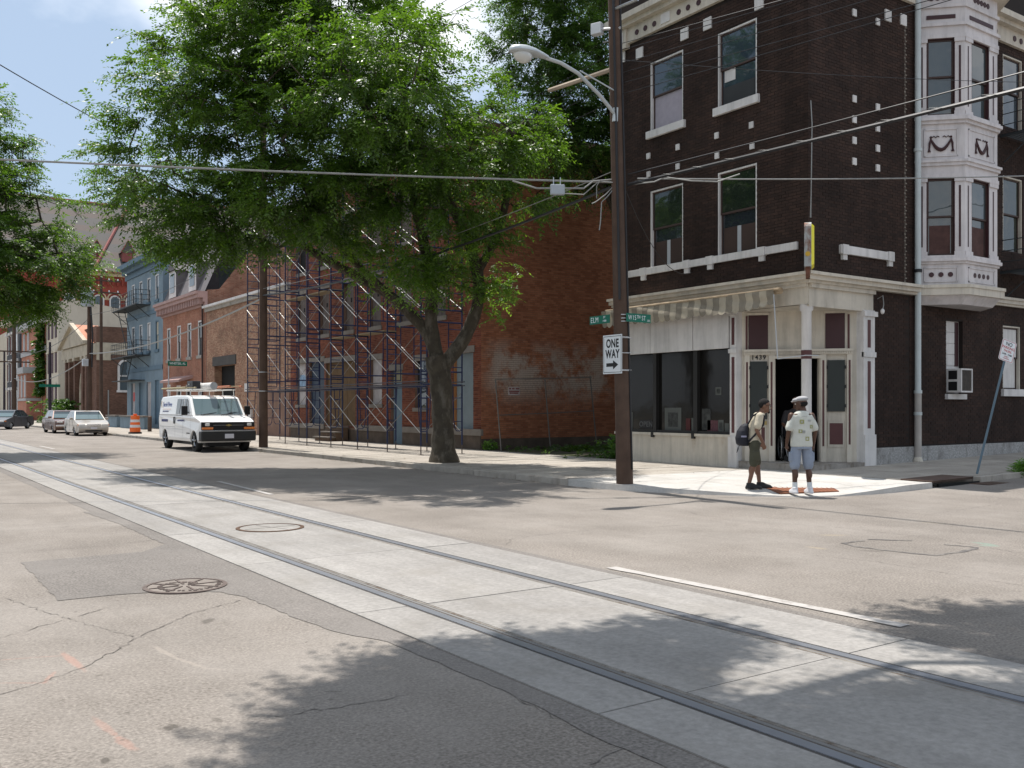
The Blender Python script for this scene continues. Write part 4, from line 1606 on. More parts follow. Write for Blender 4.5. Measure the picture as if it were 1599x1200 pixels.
SW = Fr((0, 27.4), (1, 0), (0, -1))
b_ = MB()
bricks(b_, SW, 17.8, 27.5, .5, 11.4, seed=11)
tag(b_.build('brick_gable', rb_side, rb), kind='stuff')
b_ = MB()
bricks(b_, E_, 27.4, 44.8, .72, 11.2, aops, seed=12)
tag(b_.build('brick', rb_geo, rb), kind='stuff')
mb = MB()
E_.box(mb, 27.2, 44.9, 11.2, 11.4, 0, .15)
E_.box(mb, 27.2, 44.9, 11.4, 11.7, 0, .4)
mb.build('roof_cornice', M('grey_cornice', (.22, .21, .20), .8, vary=.2), rb)
board_g = M('weathered_board', (.115, .095, .085), .9, vary=.3, scale=3, stain=(.08, .06, .05), st_scale=3, st_lo=.45, st_hi=.7)
board_w = M('whitish_board', (.36, .335, .33), .85, vary=.2, scale=2.5, stain=(.25, .22, .2), st_scale=3, st_lo=.5, st_hi=.75)
ply = M('brown_plywood', (.115, .068, .03), .85, vary=.25, scale=2.5)
bluedoor = M('blue_door_paint', (.025, .04, .062), .6, vary=.15)
ltblue = M('pale_blue_paint', (.11, .16, .195), .7, vary=.15)
grydoor = M('grey_door_paint', (.16, .195, .21), .7, vary=.12, scale=2)
gst = M('old_sandstone', (.17, .15, .13), .92, vary=.2, scale=3, bump=.3, bscale=25)
for i, c in enumerate(wc):
    for (z0, z1) in ((5.0, 7.1), (8.15, 10.1)):
        blk = z0 > 8 and i == 0
        mb = MB()
        E_.box(mb, c - .52, c + .52, z0, z1, -.2, -.15)
        f = mb.build('window', dark if blk else board_g, rb)
        if not blk:
            for k in range(4):
                mb = MB()
                E_.box(mb, c - .49 + k * .245, c - .255 + k * .245, z0 + .03, z1 - .03, -.15, -.13)
                mb.build('board', board_g, f)
            mb = MB()
            E_.box(mb, c - .1, c + .06, z0 + 1.25, z0 + 1.45, -.13, -.126)
            mb.build('vent_hole', dark, f)
        mb = MB()
        E_.box(mb, c - .62, c + .62, z0 - .17, z0, -.1, .06)
        mb.build('sill', gst, f)
        mb = MB()
        E_.box(mb, c - .66, c + .66, z1, z1 + .22, -.1, .05)
        mb.build('lintel', gst, f)
for (q, mt, nm) in ((gops[0], board_w, 'window'), (gops[1], bluedoor, 'door'), (gops[2], ply, 'plywood_hoarding'), (gops[3], board_w, 'window'), (gops[4], ltblue, 'door'), (gops[5], gl_dark, 'window'), (gops[6], grydoor, 'door')):
    mb = MB()
    E_.box(mb, q[0], q[1], q[2], q[3], -.2, -.12)
    f = mb.build(nm, mt, rb)
    mb = MB()
    E_.box(mb, q[0] - .1, q[1] + .1, q[3], q[3] + .24, -.05, .04)
    mb.build('lintel', gst, f)
    if nm == 'window':
        mb = MB()
        E_.box(mb, q[0] - .1, q[1] + .1, q[2] - .15, q[2], -.1, .07)
        mb.build('sill', gst, f)
    if nm == 'plywood_hoarding':
        for k in range(3):
            mb = MB()
            a = q[0] + .01 + k * 1.05
            E_.box(mb, a, a + 1.03, q[2], q[3] - .01, -.12, -.1)
            mb.build('plywood_sheet', ply, f)
mb = MB()
E_.box(mb, 33.2, 34.05, 2.62, 3.05, -.12, -.10)
mb.build('transom_light', M('yellowed_glass', (.20, .18, .10), .5), rb)
mb = MB()
E_.box(mb, 42.95, 43.95, 2.6, 3.2, -.12, -.115)
mb.build('poster', M('blue_poster', (.20, .30, .42), .7, vary=.6, scale=4), rb)
for a in (27.84, 29.2):
    mb = MB()
    E_.box(mb, a, a + .1, .8, 3.5, -.12, -.04)
    mb.build('orange_jamb', M('orange_jamb', (.32, .14, .05), .8), rb)
# stone water table and foundation
for (a, b) in ((27.3, 30.0), (30.02, 33.0), (34.2, 37.3), (40.6, 42.8), (42.82, 44.9)):
    mb = MB()
    E_.box(mb, a, b, .62, .85, -.03, .09)
    mb.build('water_table', gst, rb, bevel=.015)
mb = MB()
E_.box(mb, 27.4, 33.1, .1, .64, -.02, .03)
E_.box(mb, 34.15, 44.8, .1, .64, -.02, .03)
SW.box(mb, 17.8, 27.5, .1, .52, -.02, .03)
mb.build('foundation', M('dark_foundation', (.085, .065, .05), .95, vary=.4, scale=2, bump=.5, bscale=12), rb)
st = root('wooden_steps', 'rough wooden steps up to the plywood boarded doorway', 'steps', (17.2, 38.5, .13))
stm = M('old_timber', (.12, .08, .055), .9, vary=.3, scale=4)
for k in range(3):
    mb = MB()
    E_.box(mb, 37.9, 39.6, .28 + k * .22, .33 + k * .22, .1 + .3 * (2 - k), .45 + .3 * (2 - k))
    mb.build('tread', gst, st)
    mb = MB()
    E_.box(mb, 37.95, 39.5, .13, .28 + k * .22, .1 + .3 * (2 - k), .38 + .3 * (2 - k))
    mb.build('riser', stm, st)

# ---------------------------------------------------------------- blue tubular scaffolding
sc = root('scaffolding', 'tall blue tubular scaffolding with pale cross braces along the red building', 'scaffolding', (0, 0, 0))
sblue = M('scaffold_blue', (.012, .020, .062), .45, .2, vary=.35, scale=2)
szinc = M('brace_zinc', (.52, .51, .48), .5, .4, vary=.12)
XF, XR = 14.4, 15.9
ys = [25.6 + 2.25 * k for k in range(8)]
lifts = [.28, 2.25, 4.2, 6.15, 8.1]


def frame_mesh(walk):
    mb = MB()
    h, r = 1.93, .027
    mb.tube([(0, 0, 0), (0, 0, h)], r, 6)
    mb.tube([(1.5, 0, 0), (1.5, 0, h)], r, 6)
    if walk:
        mb.tube([(0, 0, h - .02), (1.5, 0, h - .02)], r, 6)
        for sgn, x0 in ((1, 0), (-1, 1.5)):
            mb.tube([(x0, 0, .45), (x0 + sgn * .2, 0, .45), (x0 + sgn * .27, 0, .55), (x0 + sgn * .3, 0, .8), (x0 + sgn * .36, 0, h)], .016, 5)
            for z in (.75, 1.15, 1.5):
                mb.tube([(x0, 0, z), (x0 + sgn * .31, 0, z)], .013, 5)
    else:
        for z in (h - .02, .35):
            mb.tube([(0, 0, z), (1.5, 0, z)], r, 6)
        mb.tube([(.5, 0, .12), (.5, 0, h)], .018, 5)
        mb.tube([(.0, 0, .12), (.5, 0, .12)], .016, 5)
        mb.tube([(1.0, 0, .35), (1.0, 0, h)], .018, 5)
        for k in range(5):
            z = .35 + k * .32
            mb.tube([(0, 0, z), (.5, 0, z)], .015, 5)
        for k in range(4):
            z = .5 + k * .4
            mb.tube([(1.0, 0, z), (1.5, 0, z)], .015, 5)
    mb.tube([(0, 0, h), (0, 0, h + .06)], .027, 6)
    return mb


fw_o = frame_mesh(True).build('scaffold_frame', sblue)
fl_o = frame_mesh(False).build('scaffold_frame', sblue)
fw_me, fl_me = fw_o.data, fl_o.data
bpy.data.objects.remove(fw_o)
bpy.data.objects.remove(fl_o)
Lb = math.hypot(2.25, 1.22)
br_o = MB().tube([(0, 0, 0), (0, 2.25, 1.22)], .011, 5).build('cross_brace', szinc)
br_me = br_o.data
br_me2 = br_me.copy()
br_me2.materials[0] = M('brace_shaded', (.16, .15, .14), .6, .4)  # opposing leg of each cross: shade put into a darker brace colour
bpy.data.objects.remove(br_o)
leg_o = MB().tube([(0, 0, 0), (0, 0, .3)], .018, 6).box(-.07, -.07, 0, .07, .07, .01).build('jack_leg', M('jack_steel', (.10, .08, .07), .7, .4))
leg_me = leg_o.data
bpy.data.objects.remove(leg_o)
for k, y in enumerate(ys):
    for li, z in enumerate(lifts):
        if li == 4 and k < 2:
            continue
        piece('scaffold_frame', fw_me if li == 0 else fl_me, (XF, y, z + .13 - .0), sc)
        if k < 7 and not (li == 4 and k < 3):
            for x in ((XF, XR) if li % 2 == 0 or k % 2 else (XF,)):
                if not (x == XR and li < 1 and k % 2):
                    o = piece('cross_brace', br_me, (x - .03, y, z + .13 + .42), sc)
                    piece('cross_brace', br_me2, (x - .045, y + 2.25, z + .13 + .42), sc).scale = (1, -1, 1)
    for x in (XF, XR):
        piece('jack_leg', leg_me, (x, y, .13), sc)
for x in (XF, XR):
    for z in (2.30, 2.42):
        MB().tube([(x - .03, ys[0] - .2, z), (x - .03, ys[-1] + .2, z)], .02, 6).build('ledger', M('ledger_steel', (.04, .036, .045), .5, .6, vary=.3), sc)
plank = M('scaffold_plank', (.24, .19, .12), .9, vary=.2)
for (k, z) in ((2, 4.31), (3, 4.31), (4, 6.25), (5, 6.25), (3, 8.2), (6, 8.2)):
    for j in range(2):
        MB().box(XF + .95 + j * .27, ys[k] - .1, z, XF + 1.2 + j * .27, ys[k] + 2.35, z + .04).build('plank', plank, sc)

# ================================================================ low brick garage building
gb = root('garage_building', 'plain two storey brick building with dark garage opening and white gutter behind the van', 'building', (17.8, 44.9, .1))
gbm = brick_mat('tan_brick', (.22, .09, .055), (.36, .22, .14), (.25, .18, .13), None, vary=.35)
w = MB()
E_.wall(w, 44.85, 58.55, .1, 7.75, [(53.25, 57.0, .12, 4.1)], .5)
w.quad((17.8, 44.85, 7.7), (30, 44.85, 7.3), (30, 58.55, 7.3), (17.8, 58.55, 7.7))
w.build('wall', gbm, gb)
mb = MB()
E_.box(mb, 53.0, 57.25, 4.1, 4.65, -.1, .05)
mb.build('lintel', M('charred_lintel', (.06, .055, .05), .8), gb)
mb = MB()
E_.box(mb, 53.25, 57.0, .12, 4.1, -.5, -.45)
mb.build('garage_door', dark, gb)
mb = MB()
E_.box(mb, 44.85, 58.6, 7.72, 7.86, -.1, .28)
mb.build('gutter', white_p, gb)
mb = MB()
E_.box(mb, 44.85, 58.6, 7.5, 7.72, 0, .12)
mb.build('eaves_board', stone, gb)
mb = MB()
E_.box(mb, 44.9, 49.5, .12, 2.4, 0, .04)
mb.build('render_panel', M('brown_render', (.19, .115, .085), .95, vary=.3, scale=1.5), gb)
mb = MB()
E_.box(mb, 50.9, 51.5, 2.5, 2.95, 0, .05)
E_.box(mb, 50.3, 50.8, .7, 1.5, 0, .12)
mb.build('meter_box', white_p, gb)

# ================================================================ small red house with bracketed cornice
rh = root('red_row_house', 'narrow red brick row house with four sash windows and pink bracketed cornice', 'building', (17.8, 58.6, .1))
rhm = brick_mat('salmon_brick', (.26, .085, .052), (.33, .15, .09), (.25, .17, .13), None, vary=.3)
hw = []
for c in (59.9, 62.2, 64.6, 67.1):
    hw.append((c - .42, c + .42, 4.9, 7.1))
gw = [(59.4, 60.3, 1.6, 3.2), (62.0, 63.0, .5, 3.1), (64.2, 65.2, .5, 3.1), (66.7, 67.5, 1.6, 3.2)]
w = MB()
E_.wall(w, 58.6, 68.6, .1, 8.2, hw + gw, .15)
w.build('wall', rhm, rh)
w = MB()
SH = Fr((0, 58.6), (1, 0), (0, -1))
w.poly([SH.p(17.82, .1), SH.p(31, .1), SH.p(31, 9), SH.p(28.5, 12.2), SH.p(21, 12.2), SH.p(18.6, 9.0), SH.p(17.82, 8.9)])
w.build('gable_wall', brick_mat('old_side_brick', (.20, .08, .05), (.29, .155, .105), (.21, .165, .13), None, vary=.35), rh)
mb = MB()
for (o0, z0, z1) in ((.1, 7.9, 8.15), (.22, 8.15, 8.4), (.55, 8.4, 8.62), (.68, 8.62, 8.8)):
    E_.box(mb, 58.5, 68.7, z0, z1, -.05, o0)
pinkc = M('pink_cornice', (.36, .24, .22), .8, vary=.12)
cc = mb.build('cornice', pinkc, rh)
for k in range(26):
    mb = MB()
    u = 58.75 + k * .39
    E_.box(mb, u, u + .16, 8.02, 8.42, .1, .45)
    mb.build('corbel', pinkc, cc)
mb = MB()
E_.quad(mb, 58.6, 68.6, 0, 0, 0)
mb = MB()
mb.quad((17.7, 58.6, 8.8), (17.7, 68.6, 8.8), (19.0, 68.6, 11.8), (19.0, 58.6, 11.8))
mb.quad((19.0, 58.6, 11.8), (19.0, 68.6, 11.8), (28, 68.6, 12.2), (28, 58.6, 12.2))
slate = M('slate_grey', (.13, .12, .125), .8, vary=.2, scale=3)
mb.build('mansard_roof', slate, rh)
for c in (61.3, 65.9):
    mb = MB()
    mb.box(17.75, c - .8, 9.1, 19.2, c + .8, 10.9)
    mb.add([(17.6, c - .95, 10.9), (17.6, c + .95, 10.9), (17.6, c, 11.6), (19.4, c - .95, 10.9), (19.4, c + .95, 10.9), (19.4, c, 11.6)], [(0, 2, 1), (0, 3, 5, 2), (1, 2, 5, 4)])
    dmr = mb.build('dormer', slate, rh)
    mb = MB()
    mb.box(17.72, c - .8, 9.1, 17.76, c + .8, 10.9)
    mb.build('dormer_front', white_p, dmr)
    mb = MB()
    mb.box(17.69, c - .5, 9.4, 17.72, c + .5, 10.7)
    mb.build('pane', gl_sky, dmr)
for q in hw + gw:
    sash(E_, *q, rh, white_p, sash_br if q[2] > 4 else white_p, (gl_sky, gl_sky) if q[2] != .5 else (dark, dark), dep=.13, trim_w=.1, sill=stone if q[2] > 1 else None)
mb = MB()
mb.add([(17.8, 61.4, 3.7), (17.8, 65.9, 3.7), (16.9, 65.9, 3.4), (16.9, 61.4, 3.4), (17.8, 61.4, 3.5), (17.8, 65.9, 3.5), (16.9, 65.9, 3.25), (16.9, 61.4, 3.25)], [(0, 1, 2, 3), (7, 6, 5, 4), (3, 2, 6, 7), (0, 3, 7, 4), (1, 5, 6, 2)])
mb.build('door_hood', pinkc, rh)
MB().tube([(17.68, 59.0, .2), (17.68, 59.0, 8.2)], .06, 8).build('downspout', sash_br, rh)

# ================================================================ blue building with fire escape
bb_ = root('blue_building', 'tall pale blue painted building with black iron fire escape', 'building', (17.8, 68.6, .1))
blm = M('blue_painted_brick', (.15, .205, .245), .85, vary=.16, scale=.9, bump=.25, bscale=14, stain=(.22, .29, .33), st_scale=1.2, st_lo=.5, st_hi=.75)
bl2 = M('blue_trim', (.085, .14, .185), .7, vary=.15)
bw = []
bc = (70.2, 72.5, 74.9, 77.3)
for c in bc:
    bw += [(c - .45, c + .45, 9.4, 11.2), (c - .45, c + .45, 5.8, 7.9)]
bg_ = [(69.7, 70.8, .4, 3.6), (71.9, 73.2, .9, 3.5), (74.3, 75.5, .3, 3.5), (76.7, 77.9, .9, 3.5)]
w = MB()
E_.wall(w, 68.62, 79.3, .1, 12.2, bw + bg_, .16)
Fr((0, 68.62), (1, 0), (0, -1)).wall(w, 17.8, 32, .1, 12.2)
Fr((0, 79.3), (1, 0), (0, 1)).wall(w, 17.8, 32, .1, 12.2)
w.quad((17.8, 68.62, 12.1), (32, 68.62, 12.1), (32, 79.3, 12.1), (17.8, 79.3, 12.1))
w.build('wall', blm, bb_)
mb = MB()
for (z0, z1, o) in ((11.7, 12.1, .1), (12.1, 12.4, .35), (12.4, 12.75, .75)):
    E_.box(mb, 68.6, 79.6, z0, z1, -.05, o)
mb.build('cornice', bl2, bb_)
mb = MB()
for z in (8.45, 4.35):
    E_.box(mb, 68.6, 79.3, z, z + .3, 0, .06)
mb.build('string_course', bl2, bb_)
for i, q in enumerate(bw):
    pan = (gl_sky, gl_sky)
    if q[2] < 6 and i in (1, 3):
        pan = (white_p, white_p) if i == 3 else (M('tan_board', (.36, .33, .25), .8), MATS['tan_board'])
    sash(E_, *q, bb_, bl2 if i in (1,) else white_p, bl2, pan, dep=.14, trim_w=.08, sill=bl2)
for i, q in enumerate(bg_):
    mb = MB()
    E_.box(mb, q[0], q[1], q[2], q[3], -.14, -.1)
    mb.build('door' if i in (0, 2) else 'window', (bl2, board_w, bl2, board_w)[i], bb_)
mb = MB()
E_.box(mb, 76.9, 77.7, 2.1, 2.8, -.1, -.09)
mb.build('red_notice', red_s, bb_)
ff = root('fire_escape', 'black iron fire escape balconies and ladders on the blue building', 'fire escape', (17, 75, 4))
for zz, a, b in ((9.2, 72.0, 79.6), (5.5, 72.0, 79.9), (3.7, 73.5, 79.6)):
    mb = MB()
    E_.box(mb, a, b, zz - .06, zz, .05, 1.1)
    mb.build('platform', fem, ff)
    if zz > 4:
        mb = MB()
        for h in (.35, .7, 1.05):
            mb.tube([E_.p(a, zz + h, .05), E_.p(a, zz + h, 1.08), E_.p(b, zz + h, 1.08), E_.p(b, zz + h, .05)], .02, 4)
        n = 13
        for k in range(n + 1):
            u = a + (b - a) * k / n
            mb.tube([E_.p(u, zz, 1.08), E_.p(u, zz + 1.05, 1.08)], .016, 4)
        for k in range(3):
            mb.tube([E_.p(a, zz, .1 + k * .45), E_.p(a, zz + 1.05, .1 + k * .45)], .016, 4)
        mb.build('railing', fem, ff)
        mb = MB()
        for u in (a + .2, (a + b) / 2, b - .2):
            mb.tube([E_.p(u, zz - .9, .03), E_.p(u, zz - .05, 1.05)], .03, 4)
        mb.build('bracket', fem, ff)
for (z0, z1, u0, u1) in ((5.5, 9.2, 75.2, 78.6), (3.7, 5.5, 77.8, 76.2)):
    mb = MB()
    for o in (.35, .85):
        mb.tube([E_.p(u0, z0, o), E_.p(u1, z1, o)], .03, 4)
    n = 12
    for k in range(n):
        t = (k + .5) / n
        mb.tube([E_.p(u0 + (u1 - u0) * t, z0 + (z1 - z0) * t, .35), E_.p(u0 + (u1 - u0) * t, z0 + (z1 - z0) * t, .85)], .014, 4)
    mb.build('ladder', fem, ff)
# low barrier wall in front of the blue building
lw = root('low_wall', 'low pale blue concrete planter wall in front of the blue building', 'wall', (16.3, 72, .13))
for a, b in ((66.0, 69.2), (69.22, 73.0), (74.2, 77.5)):
    MB().box(15.9, a, .13, 16.3, b, .95).build('wall_block', blm, lw, bevel=.02)
    MB().box(15.8, a, .95, 16.4, b, 1.05).build('coping', gst, lw)

# ================================================================ brown brick temple-like building
tb = root('brown_temple', 'brown brick building with stone pediment and arched side window', 'building', (17.8, 91, .1))
tbm = brick_mat('brown_brick', (.10, .05, .035), (.16, .085, .06), (.12, .08, .06), None, vary=.25)
SB = Fr((0, 91), (1, 0), (0, -1))
w = MB()
E_.wall(w, 91, 105.5, .1, 9.0, [(96.5, 97.7, 1.0, 4.4), (100.3, 101.2, 3.6, 5.4)], .3)
SB.wall(w, 17.8, 34, .1, 8.95, [(19.7, 21.0, 3.2, 5.4)], .25)
w.quad((17.8, 91, 8.3), (34, 91, 8.3), (34, 105.5, 8.3), (17.8, 105.5, 8.3))
w.build('wall', tbm, tb)
buff = M('buff_stone', (.40, .35, .27), .85, vary=.15, scale=2, stain=(.22, .19, .15), st_scale=1, st_lo=.5, st_hi=.8)
mb = MB()
SB.box(mb, 17.8, 19.0, 5.9, 7.5, 0, .05)
SB.box(mb, 19.0, 22, 6.4, 7.5, 0, .05)
E_.box(mb, 91, 105.5, 6.4, 7.4, 0, .5)
mb.build('frieze', buff, tb)
mb = MB()
mb.add([E_.p(92.1, 7.45, .7), E_.p(104.8, 7.45, .7), E_.p(98.4, 9.35, .7), E_.p(92.1, 7.45, -.3), E_.p(104.8, 7.45, -.3), E_.p(98.4, 9.35, -.3)], [(0, 1, 2), (3, 5, 4), (0, 2, 5, 3), (1, 4, 5, 2), (0, 3, 4, 1)])
mb.build('pediment', buff, tb)
mb = MB()
for s in (-1, 1):
    e = 98.4 + s * 6.6
    mb.add([E_.p(e, 7.4, 1.0), E_.p(98.4, 9.45, 1.0), E_.p(98.4, 9.75, 1.0), E_.p(e, 7.7, 1.0), E_.p(e, 7.4, .6), E_.p(98.4, 9.45, .6), E_.p(98.4, 9.75, .6), E_.p(e, 7.7, .6)], [(0, 1, 2, 3), (7, 6, 5, 4), (0, 4, 5, 1), (3, 2, 6, 7), (0, 3, 7, 4)])
mb.build('raking_cornice', buff, tb)
mb = MB()
mb.quad(E_.p(92, 7.5, .6), E_.p(98.4, 9.6, .6), E_.p(98.4, 9.6, -1.6), E_.p(92, 7.5, -1.6))
mb.build('tile_roof', M('terracotta', (.42, .19, .12), .85, vary=.15), tb)
for c in (93.5, 95.2, 99.0, 101.8, 103.6):
    mb = MB()
    E_.box(mb, c - .35, c + .35, .1, 6.1, 0, .45)
    p_ = mb.build('pilaster', tbm, tb)
    mb = MB()
    E_.box(mb, c - .45, c + .45, 6.1, 6.4, 0, .55)
    mb.build('capital', buff, p_)
mb = MB()
mb.tube([E_.p(96.4, .2, .05), E_.p(96.4, 3.6, .05), E_.p(96.7, 4.3, .05), E_.p(97.1, 4.8, .05), E_.p(97.5, 4.3, .05), E_.p(97.8, 3.6, .05), E_.p(97.8, .2, .05)], .16, 6)
mb.build('arch_surround', buff, tb)
mb = MB()
E_.box(mb, 96.5, 97.7, .2, 4.4, -.3, -.2)
mb.build('door', dark, tb)


def arch_win(fr, c, wd, z0, z1, par, trim, pane, o=.03, n=10, muntin=True):
    """Round-headed window: pane, surround and sill."""
    pts = [fr.p(c - wd / 2, z0, o)] + [fr.p(c - wd / 2 * math.cos(math.pi * k / n), z1 - wd / 2 + wd / 2 * math.sin(math.pi * k / n), o) for k in range(n + 1)] + [fr.p(c + wd / 2, z0, o)]
    mb = MB().tube(pts, wd * .09, 5)
    f = mb.build('window', trim, par)
    ins = [fr.p(c - wd / 2, z0, o - .02)] + [fr.p(c - wd / 2 * math.cos(math.pi * k / n), z1 - wd / 2 + wd / 2 * math.sin(math.pi * k / n), o - .02) for k in range(n + 1)] + [fr.p(c + wd / 2, z0, o - .02)]
    MB().poly(ins).build('pane', pane, f)
    mb = MB()
    fr.box(mb, c - wd * .65, c + wd * .65, z0 - .2, z0, 0, .12)
    mb.build('sill', trim, f)
    if muntin:
        mb = MB()
        fr.box(mb, c - wd / 2, c + wd / 2, z0 + (z1 - z0) * .45, z0 + (z1 - z0) * .5, o - .01, o + .02)
        mb.build('glazing_bar', trim, f)
    return f


arch_win(SB, 20.35, 1.3, 3.2, 5.95, tb, white_p, gl_sky)
MB().tube([(18.8, 90.95, .2), (18.8, 90.95, 3.2)], .06, 6).build('conduit', cable_w, tb)

# ================================================================ cream building
ch = root('cream_building', 'cream rendered three storey building with overhanging cornice and dark shutters', 'building', (17.8, 110.5, .1))
crm = M('cream_render', (.52, .47, .38), .9, vary=.07, scale=.6, stain=(.40, .35, .28), st_scale=.6, st_lo=.5, st_hi=.8)
SCm = Fr((0, 110.5), (1, 0), (0, -1))
w = MB()
E_.wall(w, 110.5, 118, .1, 13.0, [], .1)
w.poly([SCm.p(17.8, .1), SCm.p(36, .1), SCm.p(36, 11.2), SCm.p(24, 12.6), SCm.p(19.2, 13.3), SCm.p(17.8, 13.0)])
w.quad((17.8, 110.5, 13.0), (36, 110.5, 11.2), (36, 118, 11.2), (17.8, 118, 13.0))
Fr((0, 118), (1, 0), (0, 1)).wall(w, 17.8, 36, .1, 11)
w.build('wall', crm, ch)
mb = MB()
for (z0, z1, o) in ((12.3, 12.8, .25), (12.8, 13.1, .7), (13.1, 13.4, 1.1)):
    E_.box(mb, 110.3, 118.3, z0, z1, -.05, o)
mb.build('cornice', crm, ch)
shut = M('shutter_purple', (.07, .04, .05), .7)
for z0, z1 in ((9.2, 11.2), (5.4, 7.6), (1.8, 4.0)):
    for c in (111.8, 114.0, 116.4):
        mb = MB()
        E_.box(mb, c - .55, c + .55, z0, z1, 0, .06)
        f = mb.build('window', shut, ch)
        mb = MB()
        E_.box(mb, c - .75, c + .75, z1, z1 + .2, 0, .2)
        mb.build('hood', crm, f)

# ================================================================ brick house with bay, then dark grey house
bh = root('brick_bay_house', 'red brick house with stone bay and ivy beside the dark grey gable', 'building', (17.8, 120, .1))
bhm = brick_mat('orange_red_brick', (.34, .11, .07), (.42, .17, .11), (.35, .22, .16), None, vary=.2)
w = MB()
E_.wall(w, 118.4, 137.5, .1, 11.6, [], .1)
w.quad((17.8, 118.4, 11.5), (30, 118.4, 11.5), (30, 137.5, 11.5), (17.8, 137.5, 11.5))
E_.box(w, 121.5, 128.5, .1, 6.0, 0, 1.6)
w.build('wall', bhm, bh)
gstone = M('grey_stone_trim', (.36, .36, .36), .85, vary=.12)
mb = MB()
E_.box(mb, 118.2, 137.8, 11.3, 12.0, 0, .7)
E_.box(mb, 118.4, 137.6, 8.1, 8.7, 0, .12)
E_.box(mb, 121.2, 128.8, 5.6, 6.3, 0, 2.0)
E_.box(mb, 121.3, 128.7, 2.4, 2.7, 0, 1.7)
mb.build('stone_trim', gstone, bh)
for u in (121.8, 124.4, 127.0):
    mb = MB()
    E_.box(mb, u, u + 1.2, 2.8, 5.4, 1.6, 1.66)
    mb.build('window', gstone, bh)
for u in (120, 131, 134.5):
    mb = MB()
    E_.box(mb, u, u + 1.4, 8.8, 11.0, 0, .06)
    E_.box(mb, u, u + 1.4, 5.0, 7.6, 0, .06)
    mb.build('window', gstone, bh)
gh = root('dark_grey_house', 'dark charcoal painted gable house with white window hoods at the far left', 'building', (17.8, 140, .1))
dgm = M('charcoal_paint', (.055, .058, .065), .85, vary=.12, scale=.5)
SG = Fr((0, 139.5), (1, 0), (0, -1))
w = MB()
E_.wall(w, 139.5, 152, .1, 13.6, [], .1)
w.poly([SG.p(17.8, .1), SG.p(32, .1), SG.p(32, 15.4), SG.p(17.8, 13.6)])
w.quad((17.8, 139.5, 13.6), (32, 139.5, 15.4), (32, 152, 15.4), (17.8, 152, 13.6))
w.build('wall', dgm, gh)
mb = MB()
mb.box(19.4, 140, 13.4, 21.6, 142, 16.5)
ck = mb.build('chimney', dgm, gh)
mb = MB()
E_.box(mb, 139.3, 152.3, 13.0, 13.9, 0, .9)
mb.build('cornice', crm, gh)
MB().add([SG.p(17.8, 13.6, .05), SG.p(32, 15.4, .05), SG.p(32, 15.6, .05), SG.p(17.8, 13.85, .05)], [(0, 1, 2, 3)]).build('verge', white_p, gh)
for z0, z1 in ((9.0, 11.6), (5.2, 7.8), (1.2, 4.0)):
    for c in (141.5, 144.5, 147.5, 150.5):
        mb = MB()
        E_.box(mb, c - .6, c + .6, z0, z1, 0, .08)
        f = mb.build('window', white_p, gh)
        mb = MB()
        E_.box(mb, c - .4, c + .4, z0 + .1, z1 - .1, .08, .1)
        mb.build('pane', gl_sky, f)
        mb = MB()
        E_.box(mb, c - .85, c + .85, z1 + .05, z1 + .4, 0, .35)
        mb.build('hood', white_p, f)
fr_ = root('far_terrace', 'pale terrace of houses closing the far end of the street', 'building', (17.8, 152, .1))
w = MB()
w.box(17.8, 152.2, .1, 30, 175, 12.5)
w.build('wall', crm, fr_)

# ================================================================ red gothic hall behind everything
mh = root('gothic_hall', 'huge red brick gothic hall with banded slate roof rising behind the street', 'building', (20, 165, 0))
mhm = brick_mat('hall_brick', (.23, .045, .03), (.29, .065, .045), (.22, .06, .045), None, vary=.15)
SMh = Fr((0, 165), (1, 0), (0, -1))
w = MB()
w.box(15, 165, 0, 75, 200, 23.4)
SMh.box(w, 15, 17, 0, 23.3, 0, .48)
for u in (21.5, 26.0, 29.5):
    SMh.box(w, u, u + .9, 0, 23.3, 0, .45)
w.build('wall', mhm, mh)
mb = MB()
SMh.box(mb, 15, 60, 19.3, 19.6, 0, .08)
SMh.box(mb, 15, 60, 23.2, 23.7, 0, .5)
SMh.box(mb, 15, 60, 17.0, 17.2, 0, .08)
mb.build('stone_band', M('buff_band', (.46, .36, .24), .85), mh)
for k in range(40):
    mb = MB()
    SMh.box(mb, 17.4 + k * .75, 17.65 + k * .75, 21.7, 22.8, 0, .3)
    mb.build('corbel', mhm, mh)
for c in (24.0, 28.2, 32.6, 35.1, 37.6, 40.1):
    arch_win(SMh, c, 1.5, 15.2, 20.0, mh, white_p, gl_sky, .15, 10, False)
    mb = MB()
    mb.tube([SMh.p(c - 1.15 * math.cos(math.pi * k / 10), 19.4 + 1.15 * math.sin(math.pi * k / 10), .1) for k in range(11)], .13, 5)
    mb.build('arch_band', MATS['buff_band'], mh)
sl_m = bpy.data.materials.new('banded_slate')
sl_m.use_nodes = True
t = sl_m.node_tree
cdn = t.nodes.new('ShaderNodeNewGeometry')
sx = t.nodes.new('ShaderNodeSeparateXYZ')
wv = t.nodes.new('ShaderNodeTexWave')
wv.inputs['Scale'].default_value = .11
wv.bands_direction = 'Z'
wv.inputs['Distortion'].default_value = 0
cr2 = t.nodes.new('ShaderNodeValToRGB')
cr2.color_ramp.interpolation = 'CONSTANT'
cr2.color_ramp.elements[0].color = (.072, .068, .065, 1)
cr2.color_ramp.elements[1].position = .62
cr2.color_ramp.elements[1].color = (.088, .067, .058, 1)
t.links.new(cdn.outputs['Position'], wv.inputs['Vector'])
t.links.new(wv.outputs['Color'], cr2.inputs['Fac'])
t.links.new(cr2.outputs['Color'], t.nodes['Principled BSDF'].inputs['Base Color'])
t.nodes['Principled BSDF'].inputs['Roughness'].default_value = .8
mb = MB()
